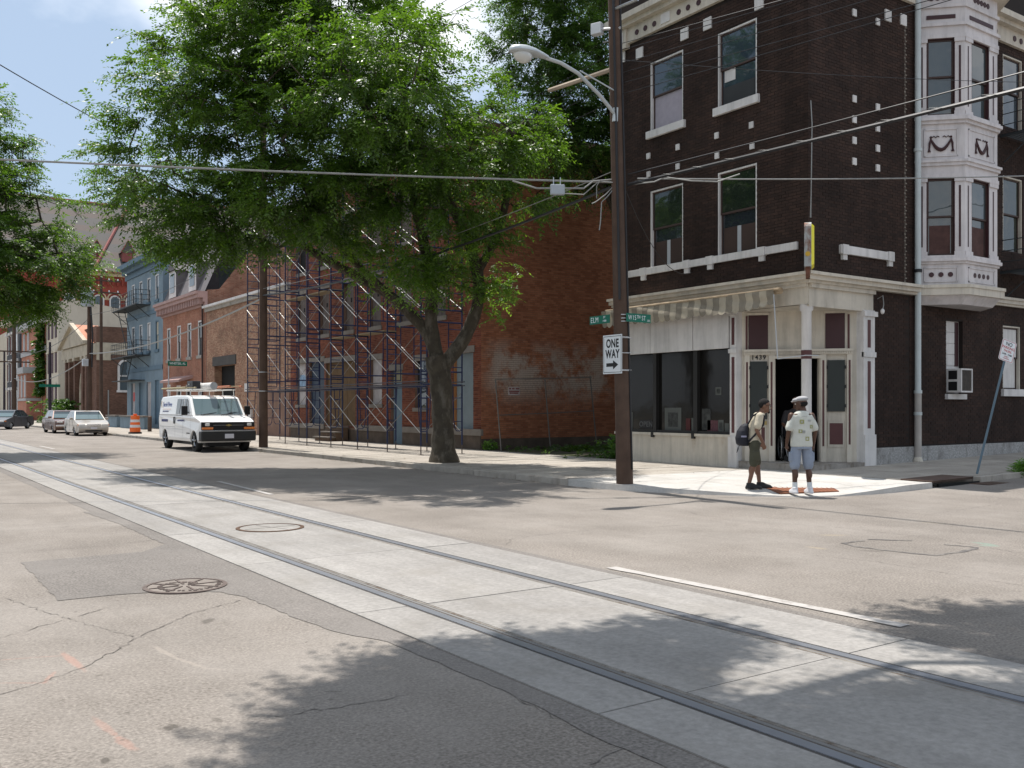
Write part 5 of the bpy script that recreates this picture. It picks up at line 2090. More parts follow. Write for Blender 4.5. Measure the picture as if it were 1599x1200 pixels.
# hip roof: a lower west wing and the tall main roof with red ridge tiles
mb.add([(31.6, 164.3, 23.7), (75, 164.3, 23.7), (75, 180, 40), (41.5, 180, 40), (31.6, 195, 23.7)], [(0, 1, 2, 3), (0, 3, 4)])
mb.add([(14, 168, 23.7), (44, 168, 23.7), (44, 182, 38.3), (14, 182, 38.3)], [(0, 1, 2, 3)])
mb.build('slate_roof', sl_m, mh)
ridge = M('red_ridge', (.20, .065, .058), .8, vary=.1)
mb = MB()
mb.tube([(31.6, 164.3, 23.8), (41.5, 180, 40.1)], .25, 6)
mb.tube([(41.5, 180, 40.1), (75, 180, 40.1)], .25, 6)
mb.tube([(14, 182, 38.4), (42, 182, 38.4)], .25, 6)
mb.tube([(31.6, 164.2, 23.8), (60, 164.2, 23.8)], .18, 6)
mb.build('ridge_tile', ridge, mh)
for (x, y, z) in ((37.4, 167.0, 26.0), (33.2, 170.5, 26.2)):
    mb = MB()
    mb.box(x - .85, y - 1, z, x + .85, y + 3, z + 1.5)
    dm = mb.build('dormer', ridge, mh)
    mb = MB()
    mb.add([(x - 1.1, y - 1.1, z + 1.5), (x + 1.1, y - 1.1, z + 1.5), (x, y - 1.1, z + 3.6), (x - 1.1, y + 4, z + 1.5), (x + 1.1, y + 4, z + 1.5), (x, y + 4, z + 3.6)], [(0, 1, 2), (0, 2, 5, 3), (1, 4, 5, 2)])
    mb.build('dormer_roof', sl_m, dm)
    mb = MB()
    mb.tube([(x - 1.1, y - 1.15, z + 1.5), (x, y - 1.15, z + 3.6), (x + 1.1, y - 1.15, z + 1.5)], .14, 5)
    mb.build('dormer_trim', ridge, dm)

# ================================================================ trees
def leaf_mat(name, c1, c2, trans=.55):
    m = bpy.data.materials.new(name)
    m.use_nodes = True
    t = m.node_tree
    t.nodes.clear()
    out = t.nodes.new('ShaderNodeOutputMaterial')
    a = t.nodes.new('ShaderNodeAttribute')
    a.attribute_name = 'tint'
    mx_ = t.nodes.new('ShaderNodeMixRGB')
    mx_.inputs['Color1'].default_value = (*c1, 1)
    mx_.inputs['Color2'].default_value = (*c2, 1)
    t.links.new(a.outputs['Fac'], mx_.inputs['Fac'])
    b = t.nodes.new('ShaderNodeBsdfPrincipled')
    b.inputs['Roughness'].default_value = .42
    b.inputs['Specular IOR Level'].default_value = .6
    t.links.new(mx_.outputs['Color'], b.inputs['Base Color'])
    tr = t.nodes.new('ShaderNodeBsdfTranslucent')
    hs = t.nodes.new('ShaderNodeHueSaturation')
    hs.inputs['Value'].default_value = 2.0
    hs.inputs['Saturation'].default_value = 1.1
    hs.inputs['Hue'].default_value = .49
    t.links.new(mx_.outputs['Color'], hs.inputs['Color'])
    t.links.new(hs.outputs['Color'], tr.inputs['Color'])
    ms = t.nodes.new('ShaderNodeMixShader')
    ms.inputs['Fac'].default_value = trans
    t.links.new(b.outputs['BSDF'], ms.inputs[1])
    t.links.new(tr.outputs['BSDF'], ms.inputs[2])
    t.links.new(ms.outputs['Shader'], out.inputs['Surface'])
    MATS[name] = m
    return m


leaf_a = leaf_mat('leaf_elm_green', (.030, .070, .011), (.085, .160, .021), .45)
leaf_b = leaf_mat('leaf_plain_green', (.030, .072, .014), (.076, .145, .024), .44)
bark = M('grey_brown_bark', (.055, .045, .032), .95, vary=.45, scale=3, bump=.9, bscale=16, stain=(.11, .095, .075), st_scale=5, st_lo=.5, st_hi=.65)


def leaves_mesh(pts, dirs, rng, leaf_l=.095, leaf_w=.036, sprigs=4, per=13, spread=.62, droop=.25, twig=.45):
    """pts: N twig tips; a spray of alternate leaves along a few sprigs at each."""
    N = len(pts)
    S = N * sprigs
    P = np.repeat(pts, sprigs, axis=0)
    D = np.repeat(dirs, sprigs, axis=0) + rng.normal(0, .75, (S, 3)) * np.array([1, 1, .45])
    D[:, 2] -= droop * rng.random(S)
    D /= np.linalg.norm(D, axis=1)[:, None]
    L = twig * (.6 + .8 * rng.random(S))
    up = np.tile(np.array([0, 0, 1.0]), (S, 1)) + rng.normal(0, .28, (S, 3))
    side = np.cross(D, up)
    side /= np.linalg.norm(side, axis=1)[:, None]
    nrm = np.cross(side, D)
    n = per
    t = (np.arange(n) + .6) / n
    base = P[:, None, :] + D[:, None, :] * (L[:, None] * t[None, :])[:, :, None]
    base[:, :, 2] -= (t[None, :] ** 2) * (L[:, None] * .28)
    sg = np.where(np.arange(n) % 2 == 0, 1.0, -1.0)
    ld = D[:, None, :] * .55 + side[:, None, :] * sg[None, :, None] * .85 + rng.normal(0, .22, (S, n, 3))
    ld[:, :, 2] -= .18
    ld /= np.linalg.norm(ld, axis=2)[:, :, None]
    ln = leaf_l * (.65 + .6 * rng.random((S, n)))
    wv = np.cross(ld, nrm[:, None, :] + rng.normal(0, .35, (S, n, 3)))
    wv /= np.linalg.norm(wv, axis=2)[:, :, None]
    w = leaf_w / leaf_l * ln
    a = base
    b = base + ld * (ln * .45)[:, :, None] + wv * (w * .5)[:, :, None]
    c = base + ld * ln[:, :, None]
    c[:, :, 2] -= .12 * ln
    d = base + ld * (ln * .45)[:, :, None] - wv * (w * .5)[:, :, None]
    V = np.stack([a, b, c, d], axis=2).reshape(-1, 3)
    tint = np.repeat(np.clip(rng.normal(.45, .18, S), 0, 1), n) + rng.normal(0, .08, S * n)
    return V, np.clip(tint, 0, 1)


def quads_object(name, V, tint, mat, parent):
    nq = len(V) // 4
    me = bpy.data.meshes.new(name)
    off = np.array(WL.get(parent.name, (0, 0, 0)))
    me.vertices.add(nq * 4)
    me.vertices.foreach_set('co', (V - off).ravel())
    me.loops.add(nq * 4)
    me.loops.foreach_set('vertex_index', np.arange(nq * 4, dtype=np.int32))
    me.polygons.add(nq)
    me.polygons.foreach_set('loop_start', np.arange(nq, dtype=np.int32) * 4)
    me.polygons.foreach_set('loop_total', np.full(nq, 4, dtype=np.int32))
    me.update(calc_edges=True)
    a = me.attributes.new('tint', 'FLOAT', 'FACE')
    a.data.foreach_set('value', tint.astype(np.float32))
    me.materials.append(mat)
    o = bpy.data.objects.new(name, me)
    C.objects.link(o)
    o.parent = parent
    WL[o.name] = tuple(off)
    return o


def make_tree(root_o, limbs, blobs, n, seed, mat, leaf=(.095, .036), sprigs=4, per=13, twig=.45, bark_m=None, min_z=None, shell=.45, droop=.25):
    rng = np.random.default_rng(seed)
    vol = np.array([b[1][0] * b[1][1] * b[1][2] * (b[2] if len(b) > 2 else 1) for b in blobs])
    cnt = rng.multinomial(n, vol / vol.sum())
    P, Dr = [], []
    for bl, k in zip(blobs, cnt):
        c, r = np.array(bl[0], float), np.array(bl[1], float)
        v = rng.normal(0, 1, (k, 3))
        v /= np.linalg.norm(v, axis=1)[:, None]
        rad = (rng.random(k) ** shell)
        # knobbly outline: lobes pushed in and out
        lob = 1 + .16 * np.sin(v[:, 0] * 7 + seed) * np.cos(v[:, 1] * 6 + 2 * seed) + .12 * np.sin(v[:, 2] * 9 + v[:, 0] * 5)
        q = c + v * (rad * lob)[:, None] * r
        P.append(q)
        Dr.append(v * np.array([1, 1, .35]))
    P, Dr = np.concatenate(P), np.concatenate(Dr)
    # clump: pull the tips towards local clump centres so that gaps open between them
    K = max(12, n // 18)
    cc = P[rng.choice(len(P), K, replace=False)]
    for s in range(0, len(P), 500):
        d = ((P[s:s + 500, None, :] - cc[None]) ** 2 * np.array([1, 1, 2.2])).sum(2)
        j = d.argmin(1)
        P[s:s + 500] += (cc[j] - P[s:s + 500]) * np.array([.34, .34, .6])
    if min_z:
        P[:, 2] = np.maximum(P[:, 2], min_z)
    Dr /= np.maximum(np.linalg.norm(Dr, axis=1)[:, None], 1e-6)
    # skeleton
    nodes, par, rad0 = [], [], []
    for lb in limbs:
        pts, rs, start = lb
        prev = start if start is not None else -1
        if isinstance(prev, tuple):
            arr = np.array(nodes)
            prev = int(((arr - np.array(prev)) ** 2).sum(1).argmin())
        for i in range(len(pts) - 1):
            a, b = np.array(pts[i], float), np.array(pts[i + 1], float)
            m = max(1, int(np.linalg.norm(b - a) / .35))
            for q in range(m):
                t = q / m
                if i == 0 and q == 0 and prev >= 0:
                    continue
                nodes.append(a + (b - a) * t)
                par.append(prev)
                rad0.append(rs[i] + (rs[i + 1] - rs[i]) * t)
                prev = len(nodes) - 1
        nodes.append(np.array(pts[-1], float))
        par.append(prev)
        rad0.append(rs[-1])
    nl = len(nodes)
    arr = np.zeros((nl + len(P) * 6 + 10, 3))
    arr[:nl] = np.array(nodes)
    parr = par + []
    N = nl
    d0 = np.array([((arr[:nl] - p) ** 2).sum(1).min() for p in P])
    zlow = min(l[0][0][2] for l in limbs) + 2.3
    for i in np.argsort(d0):
        p = P[i]
        dd = ((arr[:N] - p) ** 2).sum(1)
        dd[arr[:N, 2] < zlow] += 60
        dd[arr[:N, 2] > p[2] + .6] += 4
        j = int(dd.argmin())
        dist = math.sqrt(((arr[j] - p) ** 2).sum())
        m = max(1, min(5, int(dist / .5)))
        prev = j
        a = arr[j].copy()
        for q in range(1, m + 1):
            t = q / m
            w = a + (p - a) * t
            if q < m:
                w = w + rng.normal(0, .05 * dist / m, 3)
                w[2] += .06 * dist * math.sin(math.pi * t)
            arr[N] = w
            parr.append(prev)
            prev = N
            N += 1
    cntn = np.zeros(N)
    ch = np.zeros(N, int)
    for i in range(N - 1, -1, -1):
        if ch[i] == 0:
            cntn[i] = max(cntn[i], 1)
        if parr[i] >= 0:
            cntn[parr[i]] += cntn[i]
            ch[parr[i]] += 1
    rr = .0065 * cntn ** .42
    for i in range(nl):
        rr[i] = max(rad0[i], min(rr[i], rad0[i]))
    # limbs as smooth tubes, branches as three sided ones
    tb_ = MB()
    for lb in limbs:
        pts, rs = lb[0], lb[1]
        q, r_ = [], []
        for i in range(len(pts) - 1):
            for s in range(5):
                t = s / 5
                p0, p1, p2, p3 = (Vector(pts[max(0, min(len(pts) - 1, i + o))]) for o in (-1, 0, 1, 2))
                q.append(.5 * ((2 * p1) + (p2 - p0) * t + (2 * p0 - 5 * p1 + 4 * p2 - p3) * t * t + (3 * p1 - p0 - 3 * p2 + p3) * t ** 3))
                r_.append((rs[i] + (rs[i + 1] - rs[i]) * t) * (1 + .05 * math.sin(i * 9 + s * 2.1)))
        q.append(Vector(pts[-1]))
        r_.append(rs[-1])
        tb_.tube(q, r_, 12)
    tb_.build('trunk', bark_m or bark, root_o, smooth=True)
    idx = [i for i in range(nl, N) if parr[i] >= 0]
    A = arr[[parr[i] for i in idx]]
    B = arr[idx]
    ra = np.minimum(rr[[parr[i] for i in idx]], rr[idx] * 1.6)
    rb_ = rr[idx]
    d = B - A
    d /= np.maximum(np.linalg.norm(d, axis=1)[:, None], 1e-6)
    u = np.cross(d, np.array([.31, .17, .93]))
    u /= np.maximum(np.linalg.norm(u, axis=1)[:, None], 1e-6)
    w = np.cross(d, u)
    rows = []
    ks = 4
    for k in range(ks):
        a0, a1 = 2 * math.pi * k / ks, 2 * math.pi * (k + 1) / ks
        rows.append(np.stack([A + (u * math.cos(a0) + w * math.sin(a0)) * ra[:, None], A + (u * math.cos(a1) + w * math.sin(a1)) * ra[:, None],
                              B + (u * math.cos(a1) + w * math.sin(a1)) * rb_[:, None], B + (u * math.cos(a0) + w * math.sin(a0)) * rb_[:, None]], 1))
    V = np.concatenate(rows).reshape(-1, 3)
    tag(quads_object('branches', V, np.zeros(len(V) // 4), bark_m or bark, root_o), kind='stuff')
    V, tint = leaves_mesh(P, Dr, rng, leaf[0], leaf[1], sprigs, per, twig=twig, droop=droop)
    tag(quads_object('crown', V, tint, mat, root_o), kind='stuff')
    return P


tr1 = root('street_tree', 'big leafy elm-like street tree with forked trunk in front of the scaffolding', 'tree', (13.05, 21.9, .13))
L1 = [([(13.05, 21.9, .0), (13.03, 21.92, .35), (13.02, 21.95, 1.2), (13.0, 22.0, 2.2), (12.9, 22.05, 3.0)], [.54, .36, .295, .30, .36], None),
      ([(12.95, 22.05, 2.7), (12.7, 22.2, 3.6), (12.0, 22.9, 4.6), (11.2, 23.8, 5.3), (10.2, 24.8, 6.1), (9.2, 25.6, 7.0), (8.3, 26.2, 7.8)], [.24, .19, .16, .14, .12, .09, .05], (12.95, 22.05, 2.7)),
      ([(12.9, 22.0, 2.8), (12.75, 22.1, 3.8), (12.7, 22.0, 4.8), (12.4, 21.9, 6.0), (12.0, 21.8, 7.4), (11.6, 21.6, 9.0)], [.24, .2, .17, .15, .12, .07], (12.9, 22.05, 3.0)),
      ([(13.0, 21.95, 2.7), (13.5, 21.6, 3.5), (13.75, 21.3, 4.5), (13.6, 21.2, 5.4), (13.0, 21.0, 6.4), (12.2, 20.8, 7.4), (11.4, 20.6, 8.6), (10.8, 20.8, 10.2)], [.24, .2, .18, .17, .14, .12, .1, .06], (12.95, 22.05, 3.0)),
      ([(13.65, 21.25, 5.2), (13.9, 20.6, 6.2), (13.6, 19.6, 7.4), (13.0, 18.6, 8.2)], [.14, .12, .09, .05], (13.65, 21.2, 5.2)),
      ([(12.0, 22.9, 4.6), (10.8, 23.0, 5.6), (9.6, 22.6, 6.8), (8.6, 22.2, 8.2)], [.13, .11, .09, .05], (12.0, 22.9, 4.6)),
      ([(11.8, 21.7, 8.0), (10.8, 22.4, 9.6), (10.0, 22.8, 11.4), (9.6, 22.8, 13)], [.12, .1, .07, .04], (11.8, 21.7, 8.2))]
L1 = [(q[0], [r * (.9 if i else .97) for r in q[1]], q[2]) for i, q in enumerate(L1)]
make_tree(tr1, L1, [((10.0, 22.5, 9.2), (3.5, 3.5, 2.9)), ((11.6, 19.6, 7.7), (3.1, 3.1, 2.1)), ((9.6, 23.0, 12.4), (3.0, 3.2, 3.0)),
                    ((6.9, 25.2, 7.5), (2.3, 3.0, 1.7)), ((8.3, 23.6, 10.8), (2.6, 3.0, 2.6)), ((8.8, 23.6, 6.5), (2.6, 2.2, .95), 1.5),
                    ((12.1, 21.4, 5.1), (1.5, 1.4, .8), .6), ((9.2, 18.0, 8.9), (2.1, 2.4, 1.7)), ((6.3, 23.3, 9.0), (1.8, 2.0, 1.6)),
                    ((13.2, 19.8, 8.3), (1.9, 2.2, 1.2)), ((13.4, 20.2, 5.3), (.7, .7, .6), .7), ((9.3, 21.6, 7.0), (2.3, 2.1, 1.2), 1.3), ((7.3, 25.1, 6.2), (2.0, 1.8, .8), 1.6)],
          5100, 3, leaf_a, (.11, .045), 4, 14, .52)
leaf_c = leaf_mat('leaf_bright_shoot', (.06, .13, .018), (.14, .24, .035), .5)  # brighter green than the crown leaves, for the low sprays
rg = np.random.default_rng(44)
PP = np.concatenate([np.array(c) + rg.normal(0, .45, (k, 3)) * np.array(r) for c, r, k in (((12.0, 21.3, 5.2), (1.5, 1.1, .8), 150), ((11.0, 22.4, 5.75), (1.1, .8, .45), 60), ((13.95, 20.8, 4.7), (.5, .5, .9), 45), ((12.9, 20.3, 6.2), (1.1, .8, .8), 60))])
DD = rg.normal(0, 1, PP.shape) * np.array([1, 1, .3])
V, t_ = leaves_mesh(PP, DD / np.linalg.norm(DD, axis=1)[:, None], rg, .115, .045, 3, 12, twig=.45)
tag(quads_object('shoots', V, t_, leaf_c, tr1), kind='stuff')
tr2 = root('lot_tree', 'tall dense green tree rising behind the vacant lot and the utility pole', 'tree', (22.6, 24.3, .1))
L2 = [([(22.6, 24.3, .0), (22.6, 24.3, 3), (22.4, 24.4, 6.5)], [.4, .28, .24], None),
      ([(22.4, 24.4, 6.5), (21.4, 24.6, 8.6), (20.2, 24.8, 10.4), (19.2, 25, 12.0)], [.2, .16, .1, .05], (22.4, 24.4, 6.5)),
      ([(22.4, 24.4, 6.5), (22, 24.6, 9.6), (21.2, 24.8, 12.6), (20.8, 25, 15)], [.2, .15, .1, .05], (22.4, 24.4, 6.5))]
make_tree(tr2, L2, [((20.6, 24.9, 11.4), (2.9, 2.2, 2.7)), ((18.9, 24.9, 10.6), (1.9, 1.8, 1.7)), ((18.6, 25.0, 14.2), (2.2, 2.0, 2.6)),
                    ((20.2, 24.6, 16), (3, 2.2, 2.6)), ((22.0, 24.4, 10.4), (2.2, 2, 1.9)), ((19.6, 23.4, 12.6), (1.6, 1.6, 1.6))],
          2300, 5, leaf_b, (.12, .05), 4, 13, .55)
tr3 = root('street_tree', 'leafy street tree cut by the left edge of the view', 'tree', (-1.9, 36.5, .13))
L3 = [([(-1.9, 36.5, .0), (-1.9, 36.5, 1.2), (-1.8, 36.5, 3.2)], [.5, .3, .3], None),
      ([(-1.8, 36.5, 3.2), (-.4, 36.2, 5.0), (1.4, 36.0, 6.4), (3.4, 35.8, 7.4), (5.2, 35.6, 8.0)], [.22, .18, .13, .09, .05], (-1.8, 36.5, 3.2)),
      ([(-1.8, 36.5, 3.2), (-1.0, 36.4, 6.0), (0, 36.2, 9), (.8, 36.0, 12)], [.22, .18, .12, .06], (-1.8, 36.5, 3.2))]
make_tree(tr3, L3, [((3.2, 36.2, 7.2), (3.3, 3.6, 2.9)), ((1.2, 36.4, 9.6), (3.4, 3.6, 2.6)), ((4.9, 36.4, 6.1), (1.8, 2.4, 1.2)), ((5.3, 37.2, 8.6), (1.2, 1.6, .9), .6), ((-2.5, 36, 9), (3.5, 4, 3.5), .5), ((2.9, 36.6, 10.6), (2.4, 3, 2.1)), ((6.0, 36, 6.7), (1.6, 1.8, 1.1), 1.2), ((4.4, 36, 5.3), (2.2, 2, .9), 1.2), ((1.8, 34.4, 5.8), (2.6, 2.2, 1.3))],
          3800, 8, leaf_a, (.12, .05), 4, 13, .55)
# the tree over the photographer's head: only its shade falls into the view
tr4 = root('street_tree', 'street tree behind the camera whose shade falls over the tram tracks', 'tree', (-2.2, 3.0, .13))
L4 = [([(-2.2, 3, .0), (-2.2, 3, 1.2), (-2.1, 3.1, 3.4)], [.45, .28, .28], None),
      ([(-2.1, 3.1, 3.4), (-.6, 4.0, 5.4), (1.4, 5.0, 6.8), (3.4, 5.8, 7.6), (5.4, 6.0, 8.0)], [.22, .17, .12, .08, .05], (-2.1, 3.1, 3.4)),
      ([(-2.1, 3.1, 3.4), (-1.6, 3.6, 6.5), (-.6, 4.6, 9.5)], [.2, .16, .08], (-2.1, 3.1, 3.4))]
make_tree(tr4, L4, [((2.6, 6.5, 8.0), (.85, .85, .6)), ((3.1, 7.1, 8.2), (1.0, .75, .5)), ((4.2, 7.3, 8.2), (.8, .5, .5)), ((2.7, 5.2, 7.6), (1.5, .95, .6)), ((4.3, 5.0, 8.0), (1.3, .6, .6)), ((6.9, 6.1, 8.0), (.85, .5, .4)), ((6.2, 4.8, 8.2), (1.5, .6, .5))],
          2100, 9, leaf_a, (.11, .045), 4, 13, .5)

# ---- weeds, lot plants, bush, ivy
weed_m = leaf_mat('leaf_weed', (.05, .13, .02), (.14, .26, .04), .4)


def tuft(o, c, rx, ry, h, n, seed, mat=None, lw=(.1, .045)):
    rng = np.random.default_rng(seed)
    P = np.array(c, float) + np.stack([rng.normal(0, .45, n) * rx, rng.normal(0, .45, n) * ry, rng.random(n) ** 1.3 * h], 1)
    D = np.stack([rng.normal(0, 1, n), rng.normal(0, 1, n), rng.random(n) * 1.4], 1)
    D /= np.linalg.norm(D, axis=1)[:, None]
    V, t_ = leaves_mesh(P, D, rng, lw[0], lw[1], 2, 7, twig=.18, droop=.1)
    return V, t_


def plant(name, label, cat, c, rx, ry, h, n, seed, mat=None, lw=(.1, .045), kind=None):
    r_ = root(name, label, cat, c)
    V, t_ = tuft(None, c, rx, ry, h, n, seed, mat, lw)
    quads_object('foliage', V, t_, mat or weed_m, r_)['kind'] = 'stuff'
    MB().tube([(c[0], c[1], c[2] - .03), (c[0] + .02, c[1], c[2] + h * .5)], .01, 5).build('stem', bark, r_)
    return r_


plant('weed_plant', 'tall bright weed against the shopfront corner in the lot', 'plant', (18.4, 20.9, .1), .5, .45, .75, 130, 21)
plant('weed_plant', 'small weed at the foot of the brick side wall', 'plant', (18.0, 27.1, .12), .2, .15, .25, 22, 22)
plant('weed_plant', 'grass clump growing on the side street kerb beside the leaning sign', 'plant', (21.2, 10.5, .17), .42, .14, .2, 120, 23, lw=(.14, .02))
plant('bush', 'round green bush beside the brown brick building', 'bush', (16.9, 100.5, .1), 2.2, 3.6, 2.2, 420, 24, leaf_b, (.3, .16))
gr_o = root('lot_weeds', 'low dark weeds covering the back of the vacant lot', 'weeds', (21, 25, .1))
V, t_ = tuft(None, (21.2, 25.6, .1), 3.2, 1.2, .14, 220, 25)
V2, t2 = tuft(None, (20.5, 21.5, .1), 2.8, .8, .2, 220, 26)
tag(quads_object('weeds', np.concatenate([V, V2]), np.concatenate([t_, t2]) * .5, leaf_a, gr_o), kind='stuff')
iv = root('ivy', 'ivy climbing the joint between the cream building and the brick house', 'ivy', (17.5, 119, .1))
V, t_ = tuft(None, (17.4, 119.5, 3.0), .6, 1.2, 9.0, 420, 27, lw=(.35, .2))
quads_object('foliage', V, t_, leaf_b, iv)['kind'] = 'stuff'
MB().tube([(17.6, 119.3, .1), (17.65, 119.4, 8)], .05, 5).build('stem', bark, iv)

# ================================================================ vehicles (built nose towards -y at the origin, then placed)
def arc(cy, r, n=9, z=.0):
    return [(cy - r * math.cos(math.pi * k / n), z + r * math.sin(math.pi * k / n)) for k in range(n + 1)]


def prism_x(mb, prof, wfun):
    """Side profile (y,z) spanned across the car's width; wfun(y,z) is the half width."""
    n = len(prof)
    P = [(-wfun(y, z), y, z) for y, z in prof] + [(wfun(y, z), y, z) for y, z in prof]
    F = [tuple(range(n)), tuple(range(2 * n - 1, n - 1, -1))]
    for i in range(n):
        j = (i + 1) % n
        F.append((i, i + n, j + n, j))
    return mb.add(P, F)


def paint(name, col, metal=.3, rough=.28):
    return M(name, col, rough, metal, vary=.03, scale=1, spec=.5, coat=.7)


def wheel(par, x, y, r, w, rim_m):
    wt = MB()
    sgn = 1 if x > 0 else -1
    prof = [(-w / 2, r * .80), (-w / 2 + .02, r * .96), (-w / 4, r), (w / 4, r), (w / 2 - .02, r * .96), (w / 2, r * .80), (w / 2 - .03, r * .62), (-w / 2, r * .62)]
    n = 28
    rings = [[(x + px, y + pr * math.cos(2 * math.pi * k / n), r + pr * math.sin(2 * math.pi * k / n)) for k in range(n)] for px, pr in prof]
    wt.loft(rings, True)
    wo = wt.build('wheel', tyre, par, smooth=True)
    rm = MB()
    o = sgn * (w / 2 - .03)
    rm.tube([(x + o - sgn * .04, y, r), (x + o, y, r)], [r * .64, r * .6], 24)
    rm.tube([(x + o, y, r), (x + o + sgn * .025, y, r)], [r * .2, r * .16], 12)
    for k in range(5):
        a = 2 * math.pi * k / 5 + .3
        rm.tube([(x + o + sgn * .012, y + r * .12 * math.cos(a), r + r * .12 * math.sin(a)), (x + o + sgn * .012, y + r * .56 * math.cos(a), r + r * .56 * math.sin(a))], r * .09, 6)
    rm.build('rim', rim_m, wo)
    dk = MB()
    for k in range(5):
        a = 2 * math.pi * (k + .5) / 5 + .3
        dk.tube([(x + o - sgn * .001, y + r * .4 * math.cos(a), r + r * .4 * math.sin(a)), (x + o + sgn * .004, y + r * .4 * math.cos(a), r + r * .4 * math.sin(a))], r * .12, 8)
    dk.build('rim_opening', black, wo)
    return wo


gl_car = glass('glass_car', (.03, .045, .05), .03, 0)
gl_ws = glass('glass_windscreen', (.085, .13, .14), .04, 0)
lamp_gl = M('headlamp_glass', (.62, .62, .60), .12, .2, vary=.05, coat=1)
amber = M('amber_lens', (.65, .18, .02), .25, vary=.05, coat=1)
red_l = M('red_lens', (.4, .01, .01), .25, coat=1)
seam = M('panel_seam', (.02, .02, .02), .8)
plate_m = M('plate_white', (.55, .55, .6), .5)


def sedan(name, label, col, group, L=4.75, W=1.78, H=1.42, boxy=0.0, grille_m=None, chrome_b=False, rimm=None):
    pm = paint(name + '_paint_' + str(len(MATS)), col)
    t = root(name, label, 'car', (0, 0, 0), group)
    r = .31
    fw, rw = .92, L - 1.05
    belt = .90 + .02 * boxy
    w0 = W / 2

    def wf(y, z):
        q = 1.0
        if y < .75:
            q -= .13 * (1 - boxy * .7) * (1 - y / .75) ** 1.6
        if y > L - .7:
            q -= .10 * (1 - boxy * .6) * ((y - L + .7) / .7) ** 1.6
        if z < .3:
            q -= .04
        if z > .72:
            q -= .05 * (z - .72) / .2
        return w0 * q
    prof = [(.12, .22), (.55, .19)] + [(fw - .37, .19)] + arc(fw, .355, 10, .2) + [(fw + .4, .19), (rw - .4, .19)] + arc(rw, .355, 10, .2) + [(rw + .4, .22), (L - .12, .28), (L - .02, .4), (L, .62), (L - .04, .84), (L - .12, .93 + .03 * boxy),
            (L - .5, .97 + .02 * boxy), (L - .95, .99), (L - 1.15, belt + .05), (1.3, belt + .04), (1.05, .90), (.65, .82 + .05 * boxy), (.28, .73 + .1 * boxy), (.08, .64 + .14 * boxy), (.0, .5), (.02, .34)]
    b = prism_x(MB(), prof, wf).build('body', pm, t, smooth=True, bevel=.03)
    # cabin
    c0, c1 = 1.18, L - .92
    r0, r1 = 1.95, L - 1.55
    if boxy:
        r0, r1 = 1.85, L - 1.25

    def wc_(y, z):
        return w0 * (.93 - .19 * (z - belt) / (H - belt))
    cab = [(c0, belt + .02), (c1, belt + .04), (r1 + .08, H - .04), (r1 - .1, H - .008), ((r0 + r1) / 2, H), (r0 + .1, H - .008), (r0, H - .03)]
    prism_x(MB(), cab, wc_).build('cabin_glass', gl_car, t, smooth=False, bevel=.02)
    rp = [(r0 - .05, H - .045), (r1 + .12, H - .055), (r1 - .1, H + .006), ((r0 + r1) / 2, H + .018), (r0 + .1, H + .006)]
    prism_x(MB(), rp, lambda y, z: wc_(y, z) + .012).build('roof', pm, t, smooth=True)
    for s in (-1, 1):
        for (ya, za, yb, zb, wd) in ((c0, belt, r0, H - .02, .05), (c1, belt, r1 + .06, H - .03, .09), ((r0 + r1) / 2 + .1, belt, (r0 + r1) / 2 + .05, H - .02, .045)):
            A, B = wc_(ya, za) + .006, wc_(yb, zb) + .006
            mb = MB()
            mb.hexa([(s * (A - .05), ya - wd, za), (s * A, ya - wd, za), (s * A, ya + wd, za), (s * (A - .05), ya + wd, za), (s * (B - .05), yb - wd * .7, zb), (s * B, yb - wd * .7, zb), (s * B, yb + wd * .7, zb), (s * (B - .05), yb + wd * .7, zb)])
            mb.build('pillar', pm, t)
    # windscreen sheet, lighter than the side glass
    A, B = wc_(c0, belt) - .06, wc_(r0, H) - .05
    MB().add([(-A, c0 - .004, belt + .05), (A, c0 - .004, belt + .05), (B, r0 - .016, H - .06), (-B, r0 - .016, H - .06)], [(0, 1, 2, 3)]).build('windscreen', gl_ws, t)
    for s in (-1, 1):
        for y in (fw, rw):
            wheel(t, s * (w0 - .13), y, r, .2, rimm or steel)
        hz = .62 + .1 * boxy
        x0, x1 = (s * w0 * .48, s * w0 * .86)
        mb = MB().box(x0, .02, hz - .06, x1, .16, hz + .06)
        mb.build('headlight', lamp_gl, t, bevel=.02)
        MB().box(x1, .09, hz - .05, s * w0 * .93, .28, hz + .05).build('indicator', amber, t)
        MB().cbox(s * (w0 + .05), 1.42, belt + .08, .2, .12, .13).build('wing_mirror', pm, t, bevel=.03)
        for y in (1.35, 2.35, 3.35):
            MB().box(s * (w0 - .008), y, .3, s * (w0 + .003), y + .012, .86).build('door_seam', seam, t)
        for y in (2.15, 3.15):
            MB().box(s * (w0 - .01), y, .76, s * (w0 + .02), y + .16, .79).build('door_handle', pm, t)
        MB().box(s * w0 * .55, L - .06, .66, s * w0 * .9, L + .005, .84).build('tail_light', red_l, t)
    MB().box(-w0 * .42, -.005, .55 + .08 * boxy, w0 * .42, .12, .68 + .1 * boxy).build('grille', grille_m or chrome, t, bevel=.01)
    mb = MB().box(-w0 * .5, -.015, .26, w0 * .5, .1, .34)
    mb.build('lower_grille', black, t)
    if chrome_b:
        MB().box(-w0 * .92, -.07, .42, w0 * .92, .12, .54).build('bumper', chrome, t, bevel=.03)
    else:
        MB().box(-w0 * .80, -.03, .40, w0 * .80, .1, .47).build('bumper', pm, t, bevel=.03)
    MB().box(-.16, -.085 if chrome_b else -.045, .40, .16, -.02, .5).build('licence_plate', plate_m, t)
    return t


def place(o, x, y, rz=0, z=0):
    o.location = (x, y, z)
    o.rotation_euler = (0, 0, rz)
    return o


